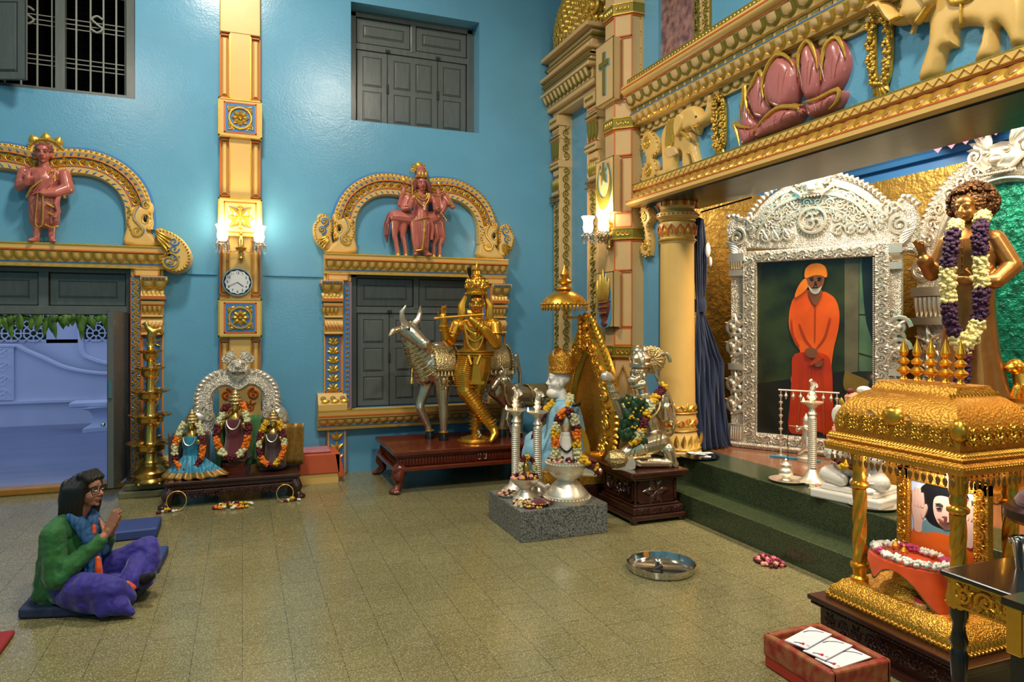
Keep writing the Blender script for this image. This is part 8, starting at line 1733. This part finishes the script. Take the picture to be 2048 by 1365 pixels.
m.tube([(.19, -.07, .60), (.22, -.06, .52)], .016, 6); m.tube([(.05, -.13, .44), (.13, -.10, .40)], .012, 6); m.tube([(.06, -.13, .34), (.14, -.08, .30)], .010, 6); m.tube([(.03, -.12, .2), (.10, -.10, .17), (.15, -.05, .2)], .008, 6); m.build('gold_hem', 'gold_paint', t)
m = MB(); drapes(m, ((.09, -.14), (.06, -.14), (.03, -.14), (.14, -.12)), .56, .82, lambda x, z: -.115); drapes(m, ((-.09, .04), (-.12, .05), (.07, .02), (.10, .02), (.13, -.02)), .22, .5, lambda x, z: -.105 + .25 * abs(x)); m.tube([(.16, -.08, .54), (.14, -.11, .44), (.16, -.09, .36), (.13, -.10, .28)], .028, 7); m.build('robe_folds', 'terracotta', t)
m = MB(FB); c = L0.z + 1.03; x0 = L0.x; m.lathe([(.17, 0), (.19, .0), (.2, .02), (.185, .035), (.17, .03)], n=40, R=None) if False else m.tube(ring((x0, .05, c), .185, 36, 'xz'), .018, 6, True); [m.ball((x0 + .185 * cos(a), .07, c + .185 * sin(a)), .014, sub=1) for a in [2 * pi * k / 40 for k in range(40)]]; [m.petal((x0 + d, c + .15 - abs(d) * .3), pi / 2 - d * 4, .12, .11, .05, .03) for d in (-.1, 0, .1)]; m.build('halo_rim', 'gold_paint', t, world=L0)
m = MB(FB); m.prism(arc(x0, c, .18, 0, 2 * pi * .999, 40), .0, .05); m.build('halo', 'cream', t, smooth=False, world=L0)

t.scale = (.8, .8, .8)
L0 = V((1.84, WB - .15, 2.358)); t = thing('deity_relief', 'pink four-armed crowned deity relief standing before a horse on the window lintel', 'relief', L0); b = MB()
for s in (-1, 1): b.limb([((s * .055, 0, .05), .032), ((s * .055, .01, .2), .06), ((s * .05, .01, .42), .09)]); b.limb([((s * .06, .0, .025), .03), ((s * .08, -.07, .018), .028), ((s * .095, -.10, .014), .02)])
b.limb([((0, .01, .12), .085), ((0, .01, .3), .10), ((0, .01, .44), .105), ((0, .01, .56), .09), ((0, .0, .66), .10)]); b.ball((0, 0, .70), (.165, .075, .07))
for s in (-1, 1):
    b.limb([((s * .16, 0, .70), .052), ((s * .21, -.02, .57), .045), ((s * .16, -.10, .57), .036), ((s * .14, -.12, .64), .03)]); b.limb([((s * .15, .03, .70), .045), ((s * .245, .02, .62), .042), ((s * .225, -.01, .72), .034), ((s * .215, -.02, .78), .028)])
    hand(b, (s * .14, -.12, .64), (0, 0, 1), (0, -1, 0), .11, (.3, .3, .4, .5), -s, .4); hand(b, (s * .215, -.02, .78), (0, 0, 1), (0, -1, 0), .11, (.3, .3, .4, .5), -s, .4)
b.limb([((0, 0, .74), .042), ((0, -.01, .80), .04)]); T = head(b, (.0, -.03, .875), .175, (.0, -1, -.03)); b.build('body', 'terracotta', t, mods=(('remesh', .006), ('smooth', 2))); eyes(T, .175, t, brow='eye_dark', lip='lip_red')
m = MB(); [m.tube([T(s * .3, -.1, .3), T(s * .45, -.05, .0), T(s * (.5 + .06 * k), -.05, -.3), T(s * (.55 + .12 * k), -.0, -.52)], [.03, .035, .032, .012], 7) for s in (-1, 1) for k in (0, 1)]; m.build('hair', 'terracotta_dark', t)
m = MB(); m.lathe([(.068, .94), (.072, .96), (.06, .97), (.058, 1.03), (.05, 1.04), (.052, 1.06), (.03, 1.09), (.0, 1.10)], (0, -.02, 0), 20); C = m.build('crown', 'terracotta', t); m = MB(); m.tube(ring((0, -.02, .955), .072, 20), .010, 6, True); [m.petal((d, .95), pi / 2, .06, .035, -.10, -.01) for d in (-.04, 0, .04)]; m.build('crown_band', 'gold_paint', C)
m = MB(FB); x0, z0 = L0.x, L0.z; m.ball((x0, .06, z0 + 1.12), (.05, .03, .05)); [m.spiral((x0 + s * .08, z0 + 1.07), .04, pi / 2, 1.2, .05, .012, s) for s in (-1, 1)]; [m.petal((x0, z0 + 1.05), pi / 2 + s * .7, .13, .05, .04, .02) for s in (-1, 1)]; m.build('arch_crest', 'gold_paint', t, world=L0)
m = MB()
for d, w in ((.05, .05), (.09, .07), (.15, .085)): m.tube([(w * cos(a), -.085 - .02 * sin(a), .755 - d * sin(a)) for a in [pi * i / 12 for i in range(13)]], .007, 5)
m.ball((0, -.115, .60), .018, sub=1); m.tube([(.015, -.105, .42), (.01, -.115, .22), (-.01, -.10, .07), (-.07, -.07, .06)], .010, 6); m.tube([(-.10, -.06, .42), (.0, -.11, .45), (.09, -.07, .47)], .009, 6); m.ball((-.215, -.05, .90), (.03, .012, .03)); m.ball((.215, -.05, .89), (.025, .012, .03)); m.tube([(-.14, -.15, .66), (-.14, -.15, .83)], .009, 6)
for s in (-1, 1): m.tube(ring((s * .17, -.09, .585), .04, 12), .007, 5, True); m.tube(ring((s * .22, -.01, .74), .036, 12), .007, 5, True); m.tube(ring((s * .055, 0, .06), .042, 12), .007, 5, True)
m.build('gilded_ornaments', 'gold_paint', t); m = MB(); drapes(m, ((-.07, .03), (-.04, .02), (.05, -.01), (.08, -.02)), .1, .42, lambda x, z: -.098 + .3 * abs(x)); m.tube([(.10, -.05, .46), (.14, -.04, .36), (.12, -.04, .2)], .022, 6); m.build('robe_folds', 'terracotta', t)
b = MB(); b.limb([((-.30, .05, .47), .085), ((-.12, .05, .46), .095), ((.12, .05, .46), .10), ((.2, .04, .50), .085)]); b.limb([((.19, .04, .5), .085), ((.28, .02, .62), .06), ((.32, .0, .70), .05)]); b.limb([((.31, -.0, .72), .05), ((.35, -.03, .67), .042), ((.385, -.055, .615), .034)])
for x, k in ((-.30, 1), (-.20, 1.06), (.17, 1.0), (.25, 1.1)): b.limb([((x, .05, .43), .065), ((x + (.04 if x > 0 else -.01) * k, .05, .24), .035), ((x + (.0 if x > 0 else .01), .05, .15), .028), ((x + (.0 if x > 0 else .03), .05, .03), .026)])
b.limb([((.30, .0, .76), .015), ((.295, -.0, .82), .005)]); b.limb([((.335, .0, .76), .015), ((.345, -.0, .82), .005)]); b.build('horse', 'terracotta', t, mods=(('remesh', .0065), ('smooth', 2)))
m = MB(); m.limb([((-.37, .05, .50), .025), ((-.405, .05, .38), .035), ((-.41, .05, .25), .028), ((-.40, .05, .16), .008)]); m.limb([((.29, .0, .76), .03), ((.26, .02, .66), .03), ((.22, .03, .58), .02)]); m.build('horse_tail_and_mane', 'terracotta_dark', t)
m = MB(); [m.ball((.17 + .016 * k, -.05 - .004 * k, .62 - .022 * k), .012, sub=1) for k in range(9)]; m.tube(ring((.365, -.04, .64), .045, 12), .006, 5, True); m.tube([(.31, -.06, .73), (.365, -.09, .63)], .005, 5); [m.lathe([(.03, 0), (.026, .03), (.0, .03)], (x, .05, 0), 12) for x in (-.27, -.17, .17, .25)]; m.build('harness_and_hooves', 'gold_paint', t)

t.scale = (.91, .91, .91)
# ---------------------------------------------------------------- floor cushions and the seated woman
def cushion(label, pts, h, mt):
    c = sum((V((x, y, 0)) for x, y in pts), V()) / len(pts); t = MB(); a = [t.v((x - c.x, y - c.y, 0.002)) for x, y in pts]; b = [t.v((x - c.x, y - c.y, h)) for x, y in pts]
    for i in range(len(pts)): t.f((a[i], a[(i + 1) % len(pts)], b[(i + 1) % len(pts)], b[i]))
    t.f(a[::-1]); t.f(b); o = t.build('floor_cushion', mt, mods=(('bevel', .014, 3),)); o.location = c; return tag(o, label, 'cushion')
cushion('dark blue flat floor cushion under the seated woman', [(-1.135, 4.475), (-.60, 4.33), (-.52, 4.80), (-1.12, 4.92)], .06, 'cushion_blue')
cushion('dark blue flat floor cushion just beyond the seated woman', [(-1.05, 5.02), (-.50, 4.98), (-.48, 5.40), (-1.04, 5.44)], .06, 'cushion_bright')
cushion('bright blue flat floor cushion farthest from the camera behind the woman', [(-1.15, 5.80), (-.595, 5.83), (-.60, 6.18), (-1.15, 6.16)], .075, 'cushion_bright')
cushion('red floor mat corner at the lower left', [(-1.9, 3.7), (-1.09, 3.7), (-1.09, 4.27), (-1.9, 4.27)], .03, 'cushion_red')
P0 = V((-.86, 4.57, .055)); t = PW = thing('person', 'dark haired woman in a green shirt and purple trousers sitting cross-legged with palms pressed together', 'person', P0, -TH)
mat('skin', 'A8735A', .5, var=.06, vscale=30, spec=.4); mat('hair_black', '0E0B0B', .42, bumps=(('wave', 18, .5, .006),), stretch=(3, 3, .35)); mat('shirt_green', '1C6026', .75, var=.12, vscale=14, bumps=(('noise', 9, .5, .03), ('wave', 3.5, .35, .02)), sheen=.2); mat('trousers_purple', '2B2188', .7, var=.18, vscale=9, bumps=(('noise', 8, .5, .03), ('wave', 3, .4, .02)), sheen=.2); mat('scarf_blue', '2E5C8E', .6, var=.15, vscale=30, bumps=(('wave', 9, .5, .01),)); mat('sock_black', '0B0B0D', .8)
# local: x = the way she faces, -y = towards the camera, z above the cushion
b = MB(); b.limb([((-.10, 0, .10), .13), ((-.085, 0, .25), .125), ((-.075, 0, .40), .125)]); b.ball((-.06, 0, .46), (.09, .165, .075)); b.limb([((-.03, 0, .50), .055), ((.02, 0, .585), .048)])
for s in (-1, 1):
    b.limb([((-.06, s * .165, .46), .05), ((-.02, s * .20, .20), .042), ((.10, s * .11, .30), .036), ((.175, s * .035, .40), .027)]); b.limb([((-.05, s * .09, .09), .07), ((.22, s * .19, .125 + .06 * (s > 0)), .042), ((.32, s * .06, .08), .03)])
T = head(b, (.045, 0, .685), .215, (1, -.12, .10))
for s in (-1, 1): hand(b, (.178, s * .022, .40), (.42, -s * .035, .9), (0, -s, 0), .175, (.02, .03, .03, .04), -s if s < 0 else -1 * s, .05, .03)
b.build('body', 'skin', t, mods=(('remesh', .0052), ('smooth', 2)))
m = MB(); mat('lip_brown', '8A4E42', .5); eyes(T, .215, t, brow='hair_black', lip='lip_brown'); m.bm.free()
b = MB(); h = .215; b.ball(T(0, -.10, .16), (.098, .098, .088)); b.ball(T(0, -.2, .0), (.09, .10, .105))
for s in (-1, 1):
    for k in range(4): b.limb([(T(s * .20, .16 - .1 * k, .40), .03), (T(s * .36, .06 - .14 * k, .10), .034), (T(s * .40, -.02 - .14 * k, -.30), .034), (T(s * .36, -.10 - .16 * k, -.72), .028), (T(s * .30, -.16 - .2 * k, -1.0), .012)])
for k in range(5): b.limb([(T(-.2 + .1 * k, -.40, .2), .05), (T(-.2 + .1 * k, -.52, -.2), .05), (T(-.2 + .1 * k, -.56, -.6), .042), (T(-.16 + .08 * k, -.70, -1.0 - .04 * k), .022), (T(-.14 + .07 * k, -.9 - .08 * k, -1.14 - .03 * k), .006)])
for k in range(5): b.limb([(T(-.24 + .12 * k, .10, .46), .035), (T(-.26 + .13 * k, .28, .34), .024)])
b.build('hair', 'hair_black', t, mods=(('remesh', .006), ('smooth', 2)))
b = MB(); b.limb([((-.11, 0, .07), .165), ((-.10, 0, .2), .155), ((-.085, 0, .36), .145)]); b.ball((-.065, 0, .46), (.105, .19, .085)); b.ball((-.16, 0, .05), (.11, .17, .065)); b.ball((-.02, -.06, .06), (.14, .14, .07))
for s in (-1, 1): b.limb([((-.065, s * .165, .455), .072), ((-.05, s * .19, .33), .072), ((-.02, s * .205, .19), .070), ((.05, s * .15, .26), .058), ((.155, s * .045, .375), .042)]); b.limb([((-.06, s * .12, .50), .05), ((-.03, s * .03, .525), .05)])
b.build('shirt', 'shirt_green', t, mods=(('remesh', .008), ('smooth', 4), ('disp', .06, .02)))
b = MB()
b.limb([((-.03, -.09, .09), .10), ((.12, -.17, .115), .095), ((.25, -.20, .13), .085), ((.32, -.16, .10), .075), ((.36, -.12, .05), .06)]); b.limb([((.30, -.17, .08), .06), ((.38, -.20, .02), .05), ((.44, -.2, -.02), .02)]); b.limb([((.26, -.19, .08), .085), ((.28, -.22, .015), .05), ((.36, -.21, .01), .04)]); b.limb([((.02, -.14, .08), .09), ((.14, -.18, .05), .075), ((.28, -.2, .04), .07)]); b.limb([((.33, .18, .10), .07), ((.36, .12, .08), .06), ((.38, .07, .075), .052)])
b.limb([((-.03, .09, .09), .10), ((.16, .18, .16), .09), ((.32, .22, .25), .072), ((.36, .18, .16), .065), ((.34, .08, .08), .06)]); b.limb([((.32, .22, .22), .06), ((.30, .2, .08), .07)]); b.ball((.18, 0, .07), (.14, .14, .06))
b.limb([((.30, .2, .2), .07), ((.31, .1, .13), .075), ((.31, .02, .09), .068)]); b.build('trousers', 'trousers_purple', t, mods=(('remesh', .008), ('smooth', 4), ('disp', .07, .02)))
b = MB(); b.limb([((.36, .05, .09), .038), ((.41, .03, .10), .036), ((.45, .02, .125), .026)]); b.build('sock', 'sock_black', t, mods=(('remesh', .006), ('smooth', 2)))
b = MB(); b.limb([((.0, -.08, .535), .04), ((.06, -.08, .48), .045), ((.10, -.06, .38), .045), ((.11, -.05, .26), .05), ((.12, -.06, .17), .055)]); b.limb([((-.02, -.06, .55), .04), ((-.05, 0, .56), .045), ((0, .08, .54), .04)]); b.limb([((.02, .06, .53), .045), ((.08, .03, .45), .05), ((.12, .02, .30), .05)])
b.build('scarf', 'scarf_blue', t, mods=(('remesh', .007), ('smooth', 3), ('disp', .035, .014)))
b = MB(); b.limb([((.175, -.10, .28), .016), ((.185, -.11, .22), .022), ((.19, -.11, .15), .022)]); b.limb([((.12, -.05, .47), .014), ((.125, -.06, .43), .016)]); b.limb([((.36, -.10, .12), .02), ((.39, -.09, .09), .02)]); b.build('scarf_orange_end', 'satin_orange', t, mods=(('remesh', .006), ('smooth', 2)))
b = MB()
for s in (-1, 1):
    c = T(s * .165, .43, .0); q = [T(s * .165 + x * .13, .44 - abs(s * .165 + x * .13) * .18, z * .10) for x, z in ((-1, 1), (1, 1), (1.05, 0), (.9, -1), (-.9, -1), (-1.05, 0))]; b.tube(q, .0028, 5, True); b.tube([T(s * .295, .40, .06), T(s * .40, .0, .03)], .0025, 5)
b.tube([T(-.04, .45, .03), T(.04, .45, .03)], .0025, 5); b.build('glasses', 'black', t)
b = MB(); b.tube([T(-.40, -.03 + .06 * cos(a), -.36 + .08 * sin(a)) for a in [2 * pi * i / 20 for i in range(20)]], .002, 5, True); b.build('hoop_earring', 'silver', t)
t.scale = (.88, .88, .88)
